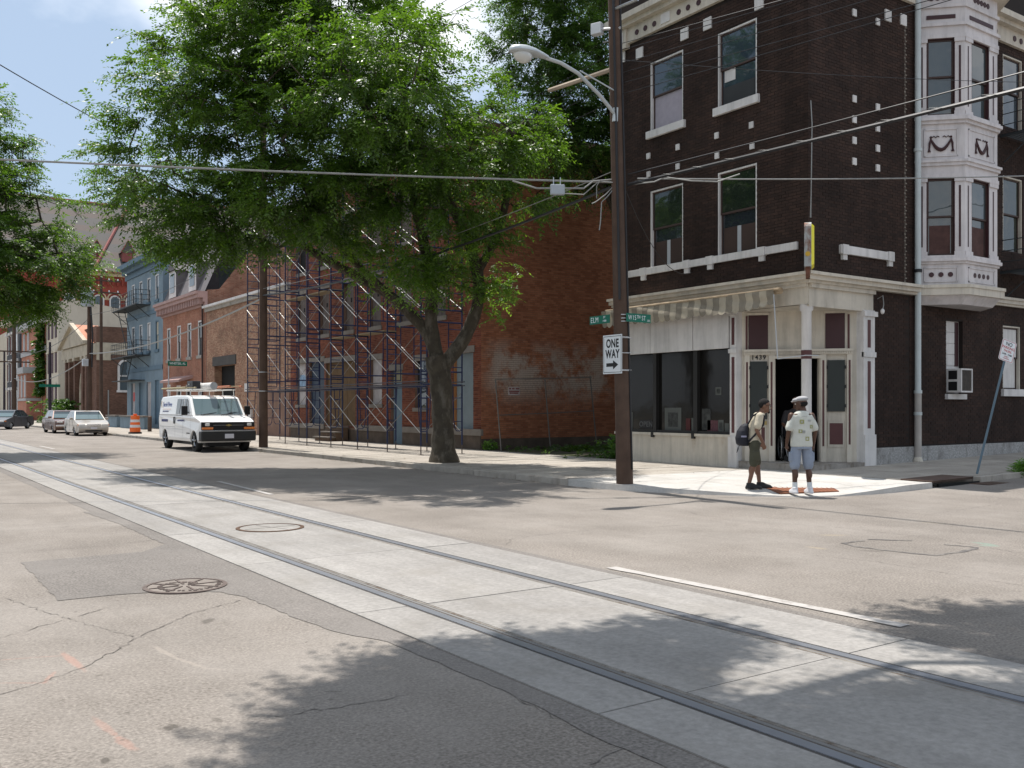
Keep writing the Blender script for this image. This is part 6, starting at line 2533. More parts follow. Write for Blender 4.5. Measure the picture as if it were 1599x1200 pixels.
PK = 'cars parked along the far kerb'
place(sedan('parked_car', 'champagne silver sedan parked nearest behind the white van', (.40, .37, .33), PK), 11.0, 56.9, R(-.5))
place(sedan('parked_car', 'brown older sedan with chrome bumper parked behind the silver one', (.13, .065, .045), PK, L=5.1, W=1.82, H=1.42, boxy=1.0, chrome_b=True), 10.95, 63.6)
place(sedan('parked_car', 'pale teal car half hidden at the far left behind the dark sedan', (.20, .33, .36), PK, boxy=.3), 9.6, 99, R(-20))
dkc = sedan('driving_car', 'dark grey sedan turning out across the street at far left', (.045, .048, .055), None, L=4.6, grille_m=black)
place(dkc, 8.15, 77.4, R(-33))

# ---- white work van
van = root('work_van', 'white work van with roof rack, ladders and blue lettering parked by the scaffolding', 'van', (0, 0, 0))
vw = paint('van_white', (.74, .74, .73), 0, .35)
fw, rw, L, W = .88, 4.75, 5.65, 1.0


def vwf(y, z):
    q = 1.0
    if y < .5:
        q -= .05 * (1 - y / .5) ** 2
    if z > 1.25:
        q -= .085 * (z - 1.25) / .8
    if z < .45:
        q -= .02
    return W * q


prof = [(.18, .46), (fw - .46, .42)] + arc(fw, .44, 10, .33) + [(fw + .46, .36), (rw - .46, .36)] + arc(rw, .44, 10, .33) + [(rw + .46, .4), (L - .02, .42), (L, 1.1), (L - .03, 1.3), (1.0, 1.3), (.55, 1.22), (.2, 1.12), (.1, 1.06), (.08, .6)]
prism_x(MB(), prof, vwf).build('body', vw, van, bevel=.03)
up = [(1.02, 1.285), (L - .03, 1.295), (L - .12, 1.95), (L - .25, 2.03), (3.5, 2.08), (2.1, 2.06), (1.72, 2.0), (1.62, 1.95)]
prism_x(MB(), up, vwf).build('upper_body', vw, van, bevel=.05)


def slope_sheet(y0, z0, y1, z1, x0, x1, off=.012):
    d = Vector((0, y1 - y0, z1 - z0)).normalized()
    n = Vector((0, -d.z, d.y))
    return [(x0, y0 + n.y * off, z0 + n.z * off), (x1, y0 + n.y * off, z0 + n.z * off), (x1 * .95, y1 + n.y * off, z1 + n.z * off), (x0 * .95, y1 + n.y * off, z1 + n.z * off)]


MB().poly(slope_sheet(1.07, 1.34, 1.60, 1.92, -.88, .88, .02)).build('windscreen', gl_ws, van)
mb = MB()
mb.tube([(-.7, 1.0, 1.335), (-.1, 1.12, 1.42)], .012, 5)
mb.tube([(.05, 1.0, 1.335), (.65, 1.12, 1.42)], .012, 5)
mb.build('wiper', black, van)
for s in (-1, 1):
    for y in (fw, rw):
        wheel(van, s * .86, y, .375, .24, steel)

    def sp(y, z, o=.012):
        return (s * (vwf(y, z) + o), y, z)
    MB().poly([sp(1.42, 1.36), sp(1.72, 1.86), sp(1.9, 1.93), sp(2.18, 1.93), sp(2.18, 1.36)]).build('side_window', gl_car, van)
    MB().poly([sp(2.3, 1.36), sp(2.3, 1.93), sp(3.15, 1.93), sp(3.2, 1.36)]).build('side_window', gl_car, van)
    mb = MB()
    mb.tube([sp(2.72, 1.38, .016), sp(2.6, 1.92, .016)], .008, 4)
    mb.tube([sp(1.98, 1.38, .016), sp(1.86, 1.9, .016)], .008, 4)
    mb.build('window_bar', steel, van)
    mb = MB()
    for y in (1.28, 2.24, 3.3):
        mb.poly([sp(y, .45, .004), sp(y + .014, .45, .004), sp(y + .014, 1.3, .004), sp(y, 1.3, .004)])
    mb.poly([sp(2.3, 1.31, .034), sp(5.5, 1.31, .034), sp(5.5, 1.325, .034), sp(2.3, 1.325, .034)])
    mb.poly([sp(3.3, .86, .004), sp(5.5, .86, .004), sp(5.5, .872, .004), sp(3.3, .872, .004)])
    mb.build('panel_seam', M('van_seam', (.22, .22, .22), .7), van)
    MB().cbox(s * 1.02, 3.38, 1.12, .03, .07, .26).build('door_handle', black, van)
    MB().cbox(s * 1.17, 1.42, 1.5, .22, .1, .34).build('wing_mirror', black, van, bevel=.03)
    MB().tube([sp(1.5, 1.42, 0), (s * 1.1, 1.45, 1.46)], .02, 6).build('mirror_arm', black, van)
    MB().cbox(s * .76, .03, .995, .17, .06, .11).build('headlight', lamp_gl, van, bevel=.02)
    MB().cbox(s * .76, .05, .86, .40, .12, .085).build('indicator', amber, van, bevel=.01)
mb = MB().box(-.965, .025, .80, .965, .16, 1.085)
mb.build('grille', black, van, bevel=.015)
MB().box(-.55, .01, .955, .55, .05, .985).build('grille_bar', M('grille_grey', (.12, .12, .12), .4), van)
mb = MB()
mb.cbox(0, .012, .97, .2, .02, .035)
mb.cbox(0, .01, .97, .07, .02, .075)
mb.build('bow_tie_badge', M('badge_dull_gold', (.35, .27, .10), .4, .6), van)
MB().box(-1.0, -.06, .40, 1.0, .30, .76).build('bumper', M('bumper_black', (.022, .022, .023), .5), van, bevel=.05)
MB().box(-.96, -.045, .735, .96, .1, .79).build('bumper_top', M('bumper_grey', (.3, .3, .3), .35, .5), van, bevel=.02)
lp = MB().box(-.16, -.085, .5, .16, -.06, .66).build('licence_plate', plate_m, van)
MB().box(-.9, L - .05, .45, .9, L + .12, .62).build('rear_bumper', M('bumper_grey', (.3, .3, .3)), van)
MB().box(-.6, .5, .2, .6, 5.2, .42).build('underbody', black, van)
blue_t = M('lettering_blue', (.03, .08, .33), .5)
navy_t = M('lettering_navy', (.05, .06, .18), .5)


def side_text(s_, y, z, size, mt):
    text('lettering', s_, (-(vwf(y, z) + .006), y, z), size, (0, -1, 0), (-1, 0, 0), mt, van, 'LEFT', depth=.002)


side_text('Jacob Bros', 5.12, 1.72, .27, blue_t)
mb = MB()
mb.box(-.978, 3.95, 1.535, -.972, 5.15, 1.555)
mb.build('orange_line', amber, van)


def dashes(y0, z, n, w_, h, mt):
    # small print too fine to read: a broken line of letter-sized strokes
    mb = MB()
    y = y0
    rr_ = random.Random(n)
    for k in range(n):
        ww = w_ * rr_.uniform(.6, 1.1)
        xx_ = vwf(y, z) + .006
        mb.box(-xx_ - .002, y - ww, z - h / 2, -xx_ + .002, y, z + h / 2)
        y -= ww + w_ * .35
    tag(mb.build('small_print', mt, van), kind='stuff')


dashes(5.1, 1.46, 15, .045, .045, navy_t)
dashes(5.2, 1.1, 10, .075, .10, navy_t)
dashes(2.95, 1.12, 12, .06, .06, navy_t)
dashes(1.75, .66, 5, .06, .04, black)
MB().tube([(-.99, 5.22, 1.6), (-.985, 5.27, 1.75), (-.98, 5.22, 1.86)], .012, 6).build('flame_mark', M('flame_blue_orange', (.5, .35, .2), .5), van)
# the rack is bolted to the van; what lies on it is loose
rk = MB()
for y in (1.9, 3.2, 4.9):
    rk.tube([(-.82, y, 2.02), (-.8, y, 2.28), (.8, y, 2.28), (.82, y, 2.02)], .025, 6)
for x in (-.8, .8):
    rk.tube([(x, 1.7, 2.28), (x, 5.2, 2.28)], .022, 6)
rk.build('roof_rack', M('rack_white', (.6, .6, .58), .5, .2), van)
place(van, 11.05, 33.72, 0)


def vx(x, y, z):
    return (11.05 + x, 33.72 + y, z)


ld = root('ladder', 'wooden coloured ladder strapped along the near side of the van roof', 'ladder', vx(-.6, 3.5, 2.3))
lwm = M('ladder_wood', (.36, .31, .20), .8, vary=.2)
for x in (-.78, -.42):
    MB().tube([vx(x, 2.6, 2.37), vx(x, 6.0, 2.37)], .035, 6).build('rail', lwm, ld)
for k in range(10):
    MB().tube([vx(-.78, 2.8 + k * .33, 2.37), vx(-.42, 2.8 + k * .33, 2.37)], .018, 6).build('rung', lwm, ld)
ld2 = root('ladder', 'orange fibreglass ladder on the far side of the van roof', 'ladder', vx(.6, 3.5, 2.3))
lom = M('ladder_orange', (.42, .15, .08), .6, vary=.1)
for x in (.35, .78):
    MB().tube([vx(x, .9, 2.4), vx(x, 5.6, 2.4)], .035, 6).build('rail', lom, ld2)
for k in range(14):
    MB().tube([vx(.35, 1.1 + k * .33, 2.4), vx(.78, 1.1 + k * .33, 2.4)], .018, 6).build('rung', lwm, ld2)
cn = root('pipe_tube', 'white conduit storage tube lying on the van roof rack', 'tube', vx(0, 3, 2.3))
MB().tube([vx(-.05, 1.6, 2.42), vx(-.05, 4.4, 2.42)], .13, 16).build('tube', white_p, cn, smooth=True)
MB().tube([vx(-.05, 1.56, 2.42), vx(-.05, 1.6, 2.42)], .14, 16).build('end_cap', greym, cn)
bx = root('tool_box', 'black tool case strapped on the van roof rack', 'box', vx(-.25, 3.0, 2.3))
MB().cbox(*vx(-.32, 3.2, 2.48), .3, .75, .3).build('case', M('case_black', (.03, .03, .035), .5), bx, bevel=.02)
MB().cbox(*vx(-.5, 3.2, 2.5), .02, .1, .05).build('latch', steel, bx)

# ---- orange drum
db = root('traffic_drum', 'orange and white striped traffic drum standing on the pavement', 'traffic drum', (13.0, 56.0, .13))
om = M('drum_orange', (.72, .14, .03), .45, vary=.06)
wm = M('drum_white', (.6, .6, .6), .4)
z, rr0 = 0, .29
MB().lathe([(.36, 0), (.36, .08), (.28, .1)], (13, 56, .13), 20).build('rubber_base', tyre, db)
for i, (h, mt) in enumerate(((.28, om), (.15, wm), (.15, om), (.15, wm), (.22, om))):
    MB().lathe([(rr0, 0), (rr0 * .965, h)], (13, 56, .2 + z), 24).build('band', mt, db, smooth=True)
    z += h
    rr0 *= .955
MB().box(12.9, 55.97, .2 + z, 13.1, 56.03, .2 + z + .1).build('handle', om, db, bevel=.02)

# ================================================================ people
def R3(mb, secs, n=16):
    """Stack of elliptical rings: (x, y, z, rx, ry)."""
    return mb.loft([[(x + rx * math.cos(2 * math.pi * k / n), y + ry * math.sin(2 * math.pi * k / n), z) for k in range(n)] for x, y, z, rx, ry in secs])


def fuse(mb, name, mat, par, vox=.011, sm=3):
    o = mb.build(name, mat, par, smooth=True)
    m = o.modifiers.new('fuse', 'REMESH')
    m.mode = 'VOXEL'
    m.voxel_size = vox
    m.use_smooth_shade = True
    s = o.modifiers.new('soften', 'SMOOTH')
    s.iterations = sm
    s.factor = .5
    return o


def limb(mb, pts, rs, n=12):
    q, r_ = [], []
    for i in range(len(pts) - 1):
        for s in range(3):
            t = s / 3
            q.append(Vector(pts[i]).lerp(Vector(pts[i + 1]), t))
            r_.append(rs[i] + (rs[i + 1] - rs[i]) * t)
    q.append(Vector(pts[-1]))
    r_.append(rs[-1])
    mb.tube(q, r_, n)
    for p, r in zip(pts, rs):
        mb.ball(p, r * .98, 10, 8)


def hand(mb, w, d, palm_n, side, k=1.0, curl=.5):
    """Palm, four unequal fingers with two bends, thumb from the side. w wrist, d pointing direction."""
    w, d = Vector(w), Vector(d).normalized()
    pn = Vector(palm_n).normalized()
    s = d.cross(pn).normalized() * side
    for f in (-.022, 0, .022):
        limb(mb, [w + s * f * .5 * k, w + d * .085 * k + s * f * k], [.022 * k, .017 * k], 8)
    for i, (o, l) in enumerate(((-.032, .062), (-.011, .075), (.011, .08), (.032, .07))):
        a = w + d * .085 * k + s * o * k
        b = a + (d * math.cos(curl * .5) + pn * math.sin(curl * .5)) * l * .5 * k
        c = b + (d * math.cos(curl * 1.4) + pn * math.sin(curl * 1.4)) * l * .5 * k
        limb(mb, [a, b, c], [.0105 * k, .0095 * k, .008 * k], 7)
    a = w + d * .03 * k + s * .03 * k
    b = a + (d * .6 + s * .6 + pn * .3).normalized() * .04 * k
    c = b + (d * .9 + pn * .4).normalized() * .03 * k
    limb(mb, [a, b, c], [.014 * k, .0115 * k, .009 * k], 7)


def head(par, c, yaw, skin, tilt=0.0, k=1.0, goatee=False, hair_m=None, hair_z=.0):
    """Head centred on c looking along -y turned by yaw: skull, jaw, nose, brow, lips, ears, eyes."""
    m = Matrix.Translation(Vector(c)) @ Matrix.Rotation(yaw, 4, 'Z') @ Matrix.Rotation(tilt, 4, 'X') @ Matrix.Scale(k, 4)
    mb = MB()
    mb.ball((0, .012, .03), (.074, .095, .092), 18, 14)
    mb.ball((0, -.018, -.035), (.056, .066, .078), 16, 12)
    mb.ball((0, -.06, -.088), (.03, .028, .022), 10, 8)
    mb.tube([(0, -.088, .02), (0, -.108, -.012), (0, -.112, -.028)], [.008, .012, .016], 8)
    mb.ball((-.014, -.098, -.03), (.009, .010, .008), 8, 6)
    mb.ball((.014, -.098, -.03), (.009, .010, .008), 8, 6)
    mb.tube([(-.045, -.068, .032), (-.02, -.085, .036), (.02, -.085, .036), (.045, -.068, .032)], .009, 7)
    mb.ball((0, -.082, -.056), (.024, .013, .007), 10, 6)
    mb.ball((0, -.08, -.068), (.02, .013, .007), 10, 6)
    for s in (-1, 1):
        mb.ball((s * .076, .012, -.005), (.010, .02, .03), 10, 8)
    mb.tube([(0, .02, -.06), (0, .035, -.17)], [.052, .056], 14)
    b = MB()
    b.v = [tuple(m @ Vector(p)) for p in mb.v]
    b.f = mb.f
    h = fuse(b, 'head', skin, par, .0065, 2)
    for s in (-1, 1):
        e = MB().ball(tuple(m @ Vector((s * .03, -.079, .014))), .0115 * k, 10, 8)
        e.build('eye', M('eye_white', (.6, .57, .52), .3), h, smooth=True)
        p = MB().ball(tuple(m @ Vector((s * .03, -.088, .014))), .006 * k, 8, 6)
        p.build('pupil', black, h)
    if goatee:
        g_ = MB()
        g_.ball(tuple(m @ Vector((0, -.078, -.095))), (.028, .024, .028), 10, 8)
        g_.tube([tuple(m @ Vector(q)) for q in ((-.03, -.082, -.06), (-.015, -.098, -.045), (.015, -.098, -.045), (.03, -.082, -.06))], .006, 6)
        g_.build('goatee', hair_m, h, smooth=True)
    return h, m


skin_d = M('skin_dark_brown', (.085, .042, .026), .5, vary=.08, scale=6, spec=.4)
skin_m = M('skin_brown', (.16, .08, .05), .5, vary=.08, scale=6, spec=.4)
hair_b = M('hair_black', (.012, .011, .011), .9, vary=.2, bump=.6, bscale=90)
khaki = M('khaki_shirt', (.48, .43, .33), .85, vary=.1, scale=5, bump=1.0, bscale=11)
olive = M('olive_shorts', (.062, .062, .042), .9, vary=.15, scale=5, bump=1.0, bscale=11)
blk_c = M('black_canvas', (.018, .019, .026), .75, vary=.2, scale=8, bump=.5, bscale=18)
blue_sh = M('greyblue_shorts', (.235, .275, .345), .85, vary=.12, scale=5, bump=1.0, bscale=10)
wht_shirt = M('white_patterned_shirt', (.52, .53, .48), .8, vary=.1, scale=5, bump=1.0, bscale=9)
sole = M('shoe_white', (.66, .66, .68), .5, vary=.05)
blk_shoe = M('shoe_black', (.014, .014, .015), .5, vary=.2)


def shoe(mb, x, y, k=1.0):
    mb.loft([[(x + rx * math.cos(2 * math.pi * q / 14) * k, y + yy_ + .0 + ry * math.sin(2 * math.pi * q / 14) * k, z) for q in range(14)] for yy_, z, rx, ry in
             ((-.065, .0, .05, .145), (-.065, .03, .053, .148), (-.055, .06, .047, .125), (-.02, .085, .042, .085), (.01, .115, .038, .055))])


# ---- man with the backpack: seen from his right side, stooping towards the doorway
PX, PY = 13.82, 11.88
m1 = root('person', 'man in khaki shirt and olive shorts with black backpack stooping to look at the doorway', 'person', (0, 0, 0))
b = MB()
for s, dy in ((-1, .09), (1, -.13)):
    x = s * .095
    limb(b, [(x, .0, .88), (x * 1.05, -.02 + dy * .4, .50), (x * 1.05, dy + .02, .10)], [.078, .052, .036])
    b.ball((x * 1.05, .64 * dy + .012, .34), (.05, .055, .10), 10, 8)
R3(b, [(0, 0, .82, .13, .10), (0, 0, .95, .15, .11), (0, -.01, 1.1, .13, .095), (0, -.05, 1.28, .165, .105), (0, -.09, 1.38, .15, .09), (0, -.12, 1.44, .07, .06)])
for s, sw in ((-1, .0), (1, .06)):
    limb(b, [(s * .17, -.07, 1.36), (s * .215, -.01 + sw, 1.10), (s * .20, -.12 + sw, .88)], [.052, .040, .028])
    hand(b, (s * .20, -.125 + sw, .875), (0, -.25, -1), (-s, 0, 0), s, 1.0, .7)
fuse(b, 'body', skin_m, m1)
h1, hm = head(m1, (0, -.195, 1.545), R(-8), skin_m, R(8), 1.1, True, hair_b)
hb = MB()
hb.ball((0, .014, .033), (.0785, .0995, .0965), 28, 22)
q = MB()


def hairline(p):
    lim = .075 if p[1] < -.05 else (.075 - (p[1] + .05) * 1.1 if p[1] < 0 else (.02 - p[1] * 1.1))
    k = 1.0 if p[2] > lim else .86
    return (p[0] * k, .012 + (p[1] - .012) * k, .03 + (p[2] - .03) * k)


q.v = [tuple(hm @ Vector(hairline(p))) for p in hb.v]
q.f = hb.f
q.build('hair', hair_b, h1, smooth=True)
gsm = MB()
for s in (-1, 1):
    gsm.ball(tuple(hm @ Vector((s * .032, -.094, .014))), (.021, .009, .016), 10, 6)
    gsm.tube([tuple(hm @ Vector((s * .05, -.09, .016))), tuple(hm @ Vector((s * .076, -.0, .012)))], .003, 4)
gsm.build('sunglasses', black, h1)
sh = MB()
R3(sh, [(0, .0, .86, .172, .135), (0, .0, .98, .165, .128), (0, -.01, 1.12, .155, .12), (0, -.05, 1.27, .185, .128), (0, -.085, 1.37, .172, .108), (0, -.115, 1.425, .085, .075)])
for s, sw in ((-1, .0), (1, .06)):
    limb(sh, [(s * .165, -.075, 1.36), (s * .205, -.03 + sw * .6, 1.17)], [.072, .072])
fuse(sh, 'shirt', khaki, m1)
so = MB()
R3(so, [(0, 0, .80, .165, .13), (0, 0, .90, .165, .128), (0, 0, .93, .15, .12)])
for s, dy in ((-1, .09), (1, -.13)):
    limb(so, [(s * .09, 0, .86), (s * .11, -.01 + dy * .4, .49)], [.098, .088])
    so.cbox(s * .19, -.01, .62, .03, .13, .17)
fuse(so, 'shorts', olive, m1)
for s, dy in ((-1, .09), (1, -.13)):
    sm_b = MB()
    shoe(sm_b, s * .10, dy + .0, 1.1)
    fuse(sm_b, 'shoe', blk_shoe, m1, .008, 2)
bp_ = root('backpack', 'black drawstring backpack hanging on the back of the man in khaki', 'bag', (0, 0, 0))
bk = MB()
R3(bk, [(-.02, .20, .80, .14, .09), (-.02, .225, .84, .165, .115), (-.02, .235, .95, .165, .12), (-.02, .215, 1.08, .145, .11), (-.02, .18, 1.18, .10, .075), (-.02, .15, 1.22, .04, .04)])
bo = fuse(bk, 'bag_body', blk_c, bp_, .012, 3)
st_ = MB()
st_.tube([(-.06, .13, 1.2), (-.12, .05, 1.36), (-.13, -.06, 1.425), (-.15, -.16, 1.36), (-.17, -.14, 1.2), (-.16, .02, 1.0), (-.10, .16, .84)], .018, 8)
st_.build('strap', blk_c, bp_, smooth=True)
st_ = MB()
st_.tube([(-.14, .26, .86), (-.17, .33, .76), (-.13, .34, .68), (-.10, .3, .76)], .006, 5)
st_.build('cord', blk_c, bp_)
MB().cbox(-.185, .22, .98, .01, .1, .03, .2).build('white_print', M('logo_grey', (.3, .3, .4), .6), bp_)
for o in (m1, bp_):
    o.location = (PX, PY, .085)
    o.rotation_euler = (0, 0, R(50))

# ---- man in the patterned shirt, seen from behind
m2 = root('person', 'man in white patterned shirt, grey flat cap and blue shorts seen from behind', 'person', (0, 0, 0))
b = MB()
for s in (-1, 1):
    x = s * .13
    limb(b, [(s * .1, .0, .90), (x * .95, .0, .50), (x * 1.05, .03, .10)], [.085, .056, .040])
    b.ball((x, .04, .34), (.055, .06, .10), 10, 8)
R3(b, [(0, 0, .84, .15, .11), (0, 0, .98, .16, .12), (0, 0, 1.12, .15, .11), (0, 0, 1.30, .18, .11), (0, .01, 1.42, .17, .09), (0, .01, 1.48, .07, .06)])
for s in (-1, 1):
    limb(b, [(s * .19, .0, 1.40), (s * .245, .03, 1.13), (s * .25, -.06, .90)], [.056, .044, .030])
    hand(b, (s * .25, -.062, .895), (0, -.2, -1), (-s, 0, 0), s, 1.05, .8)
fuse(b, 'body', skin_d, m2)
h2, hm = head(m2, (0, -.03, 1.60), R(48), skin_d, R(6), 1.1, False, hair_b)
cap_m = M('cap_grey', (.34, .34, .35), .85, vary=.06, scale=9, bump=.4, bscale=60)
hb = MB()
hb.ball((0, .02, .085), (.090, .112, .05), 20, 12)
hb.ball((0, -.115, .058), (.062, .045, .010), 14, 8)
hb.ball((0, -.05, .078), (.086, .085, .036), 16, 10)
q = MB()
q.v = [tuple(hm @ Vector((p[0], p[1], max(p[2], .045)))) for p in hb.v]
q.f = hb.f
fuse(q, 'flat_cap', cap_m, h2, .008, 2)
q = MB()
hb = MB().ball((0, .022, .01), (.078, .094, .06), 14, 10)
q.v = [tuple(hm @ Vector((p[0], max(p[1], -.01), p[2]))) for p in hb.v]
q.f = hb.f
q.build('hair', hair_b, h2, smooth=True)
sh = MB()
R3(sh, [(0, .0, .84, .20, .145), (0, .0, .90, .20, .145), (0, .0, 1.05, .188, .14), (0, .0, 1.25, .195, .135), (0, .0, 1.38, .19, .115), (0, .01, 1.45, .13, .085), (0, .01, 1.485, .075, .07)])
for s in (-1, 1):
    limb(sh, [(s * .165, .0, 1.38), (s * .235, .02, 1.17)], [.062, .072])
shirt = fuse(sh, 'shirt', wht_shirt, m2, .012, 3)
col_ol = M('shirt_olive_print', (.30, .30, .12), .8)
col_gr = M('shirt_grey_print', (.42, .43, .42), .8)


def torso_y(x, z):
    rx, ry = .195, .138
    return ry * math.sqrt(max(0.05, 1 - (x / rx) ** 2)) + .0


prn = MB()
for (x, z, s_) in ((.045, 1.29, .036), (.07, 1.12, .03), (-.055, .985, .036), (-.15, 1.2, .03)):
    y = torso_y(x, z) + .004
    sl = -x / .205 ** 2 * .143 ** 2 / max(y, .05)
    for a, b_, c_, d_ in ((-1, 1, .55, 1), (-1, 1, -1, -.55), (-1, -.55, -.55, .55), (.55, 1, -.55, .55)):
        prn.hexa([(x + a * s_, y + sl * a * s_ - .012, z + c_ * s_), (x + b_ * s_, y + sl * b_ * s_ - .012, z + c_ * s_), (x + b_ * s_, y + sl * b_ * s_, z + c_ * s_), (x + a * s_, y + sl * a * s_, z + c_ * s_),
                  (x + a * s_, y + sl * a * s_ - .012, z + d_ * s_), (x + b_ * s_, y + sl * b_ * s_ - .012, z + d_ * s_), (x + b_ * s_, y + sl * b_ * s_, z + d_ * s_), (x + a * s_, y + sl * a * s_, z + d_ * s_)])
tag(prn.build('square_print', col_ol, shirt), kind='stuff')
prn = MB()
for k in range(5):
    prn.cbox(-.01 + k * .012, torso_y(0, 1.1) + .002, 1.11, .005, .012, .05)
    prn.cbox(-.13 + k * .014, torso_y(.11, 1.3) + .001, 1.31, .006, .012, .03)
    prn.cbox(-.04 + k * .02, torso_y(0, 1.3) - .0, 1.385, .008, .01, .012)
tag(prn.build('line_print', col_gr, shirt), kind='stuff')
so = MB()
R3(so, [(0, 0, .80, .18, .14), (0, 0, .90, .18, .138), (0, 0, .95, .165, .13)])
for s in (-1, 1):
    limb(so, [(s * .09, 0, .86), (s * .125, .0, .50)], [.095, .095])
    so.cbox(s * .21, .0, .66, .02, .13, .17)
fuse(so, 'shorts', blue_sh, m2)
for s in (-1, 1):
    sm_b = MB()
    shoe(sm_b, s * .14, .05, 1.14)
    fuse(sm_b, 'shoe', sole, m2, .008, 2)
    MB().tube([(s * .138, .035, .09), (s * .135, .03, .2)], [.045, .047], 12).build('sock', white_s, m2, smooth=True)
m2.location = (13.98, 10.93, .06)
m2.rotation_euler = (0, 0, R(150))

# ---- wheelchair user in the doorway
wc_root = root('wheelchair', 'black wheelchair standing in the dark shop doorway', 'wheelchair', (0, 0, 0))
wm_ = M('wheelchair_frame', (.2, .2, .21), .35, .5)
for s in (-1, 1):
    n = 28
    MB().tube([(s * .31, .3 * math.cos(2 * math.pi * k / n), .3 + .3 * math.sin(2 * math.pi * k / n)) for k in range(n + 1)], .016, 6).build('wheel', tyre, wc_root)
    mb = MB().tube([(s * .34, .25 * math.cos(2 * math.pi * k / n), .3 + .25 * math.sin(2 * math.pi * k / n)) for k in range(n + 1)], .008, 5)
    for k in range(10):
        a = 2 * math.pi * k / 10
        mb.tube([(s * .31, 0, .3), (s * .31, .29 * math.cos(a), .3 + .29 * math.sin(a))], .003, 4)
    mb.build('hand_rim', steel, wc_root)
    MB().tube([(s * .26, .2, .95), (s * .26, .18, .3), (s * .26, -.3, .3), (s * .24, -.42, .12)], .013, 6).build('side_frame', wm_, wc_root)
    MB().tube([(s * .24, -.36, .08), (s * .24, -.30, .08)], .07, 12).build('caster', tyre, wc_root)
MB().cbox(0, -.05, .47, .46, .42, .05).build('seat', blk_c, wc_root, bevel=.01)
MB().cbox(0, .19, .75, .46, .04, .45).build('backrest', blk_c, wc_root, bevel=.01)
m3 = root('person', 'person in dark clothes sitting in the wheelchair inside the doorway', 'person', (0, 0, 0))
b = MB()
for s in (-1, 1):
    limb(b, [(s * .10, .05, .58), (s * .13, -.38, .60), (s * .13, -.42, .16)], [.08, .06, .042])
    limb(b, [(s * .2, .08, 1.05), (s * .27, .0, .80), (s * .2, -.22, .70)], [.05, .04, .028])
    hand(b, (s * .2, -.23, .70), (-s * .2, -1, -.1), (0, 0, -1), s, 1, .6)
R3(b, [(0, .06, .52, .17, .13), (0, .07, .7, .15, .11), (0, .08, .95, .18, .11), (0, .07, 1.1, .15, .09), (0, .06, 1.16, .07, .06)])
fuse(b, 'body', skin_d, m3, .013)
head(m3, (0, .0, 1.29), 0, skin_d, 0, 1.0)
sh = MB()
R3(sh, [(0, .06, .5, .2, .16), (0, .07, .7, .175, .135), (0, .08, .95, .2, .13), (0, .07, 1.1, .17, .11), (0, .06, 1.15, .09, .08)])
for s in (-1, 1):
    limb(sh, [(s * .19, .08, 1.05), (s * .25, .03, .86)], [.07, .066])
fuse(sh, 'shirt', M('dark_shirt', (.03, .028, .03), .9), m3, .014)
so = MB()
for s in (-1, 1):
    limb(so, [(s * .10, .05, .59), (s * .13, -.40, .61), (s * .13, -.42, .22)], [.1, .08, .065])
fuse(so, 'trousers', M('dark_trousers', (.02, .02, .024), .9), m3, .014)
c_ = D_.p(du(1246), 0, -.28)
for o in (wc_root, m3):
    o.scale = (1.12, 1.12, 1.12)
    o.location = (c_[0], c_[1], .29)
    o.rotation_euler = (0, 0, R(-42))

# ================================================================ poles, lamps, signs
def util_pole(label, x, y, h, r0=.17, lean=(0, 0), z0=.1, mat=None, group='wooden utility poles along the kerb'):
    t = root('utility_pole', label, 'utility pole', (x, y, z0), group)
    MB().tube([(x + lean[0] * k / 8, y + lean[1] * k / 8, z0 + h * k / 8) for k in range(9)], [r0 * (1 - .35 * k / 8) for k in range(9)], 16).build('post', mat or wood, t, smooth=True)
    return t


p0 = util_pole('tall leaning wooden pole at the corner carrying the one way sign', 12.32, 13.82, 12.6, .165, (-.22, .16))
mb = MB()
for dx_, dy_, za, zb, rr_ in ((-.75, -.66, 3.6, 9.6, .025), (.3, -.95, .3, 9.6, .02)):
    mb.tube([(12.32 - .22 * z / 12.6 + dx_ * (.165 * (1 - .35 * z / 12.6) + .01), 13.82 + .16 * z / 12.6 + dy_ * (.165 * (1 - .35 * z / 12.6) + .01), z + .1) for z in (za, (za + zb) / 2, zb)], rr_, 6)
mb.build('conduit', cable, p0)
MB().tube([(12.15, 13.9, 8.22), (12.12, 16.0, 8.36)], .045, 6).build('bracket_arm', M('weathered_timber', (.34, .28, .22), .9, vary=.2), p0)
MB().tube([(12.1, 13.9, 9.35), (12.1, 13.2, 9.3)], .03, 6).build('steel_arm', steel, p0)
for z in (3.27, 3.33, 3.40):
    MB().tube([(12.30, 13.85, z), (12.30, 13.85, z + .015)], .172, 16).build('steel_band', steel, p0)
for z in (2.33, 2.66, 2.95):
    MB().tube([(12.30, 13.85, z), (12.30, 13.85, z + .012)], .174, 16).build('steel_band', steel, p0)
cbx = root('junction_box', 'grey sensor box on a short bracket near the top of the corner pole', 'box', (12.1, 13.6, 9.1))
MB().cbox(11.9, 14.15, 9.0, .16, .22, .22, .4).build('case', M('box_grey', (.5, .52, .53), .5), cbx, bevel=.015)
MB().tube([(12.2, 13.8, 8.98), (11.9, 14.1, 8.98)], .03, 6).build('bracket', steel, cbx)
MB().tube([(12.15, 13.9, 9.15), (12.2, 13.95, 8.8), (12.0, 14.1, 8.75)], .015, 5).build('lead', cable_w, cbx)
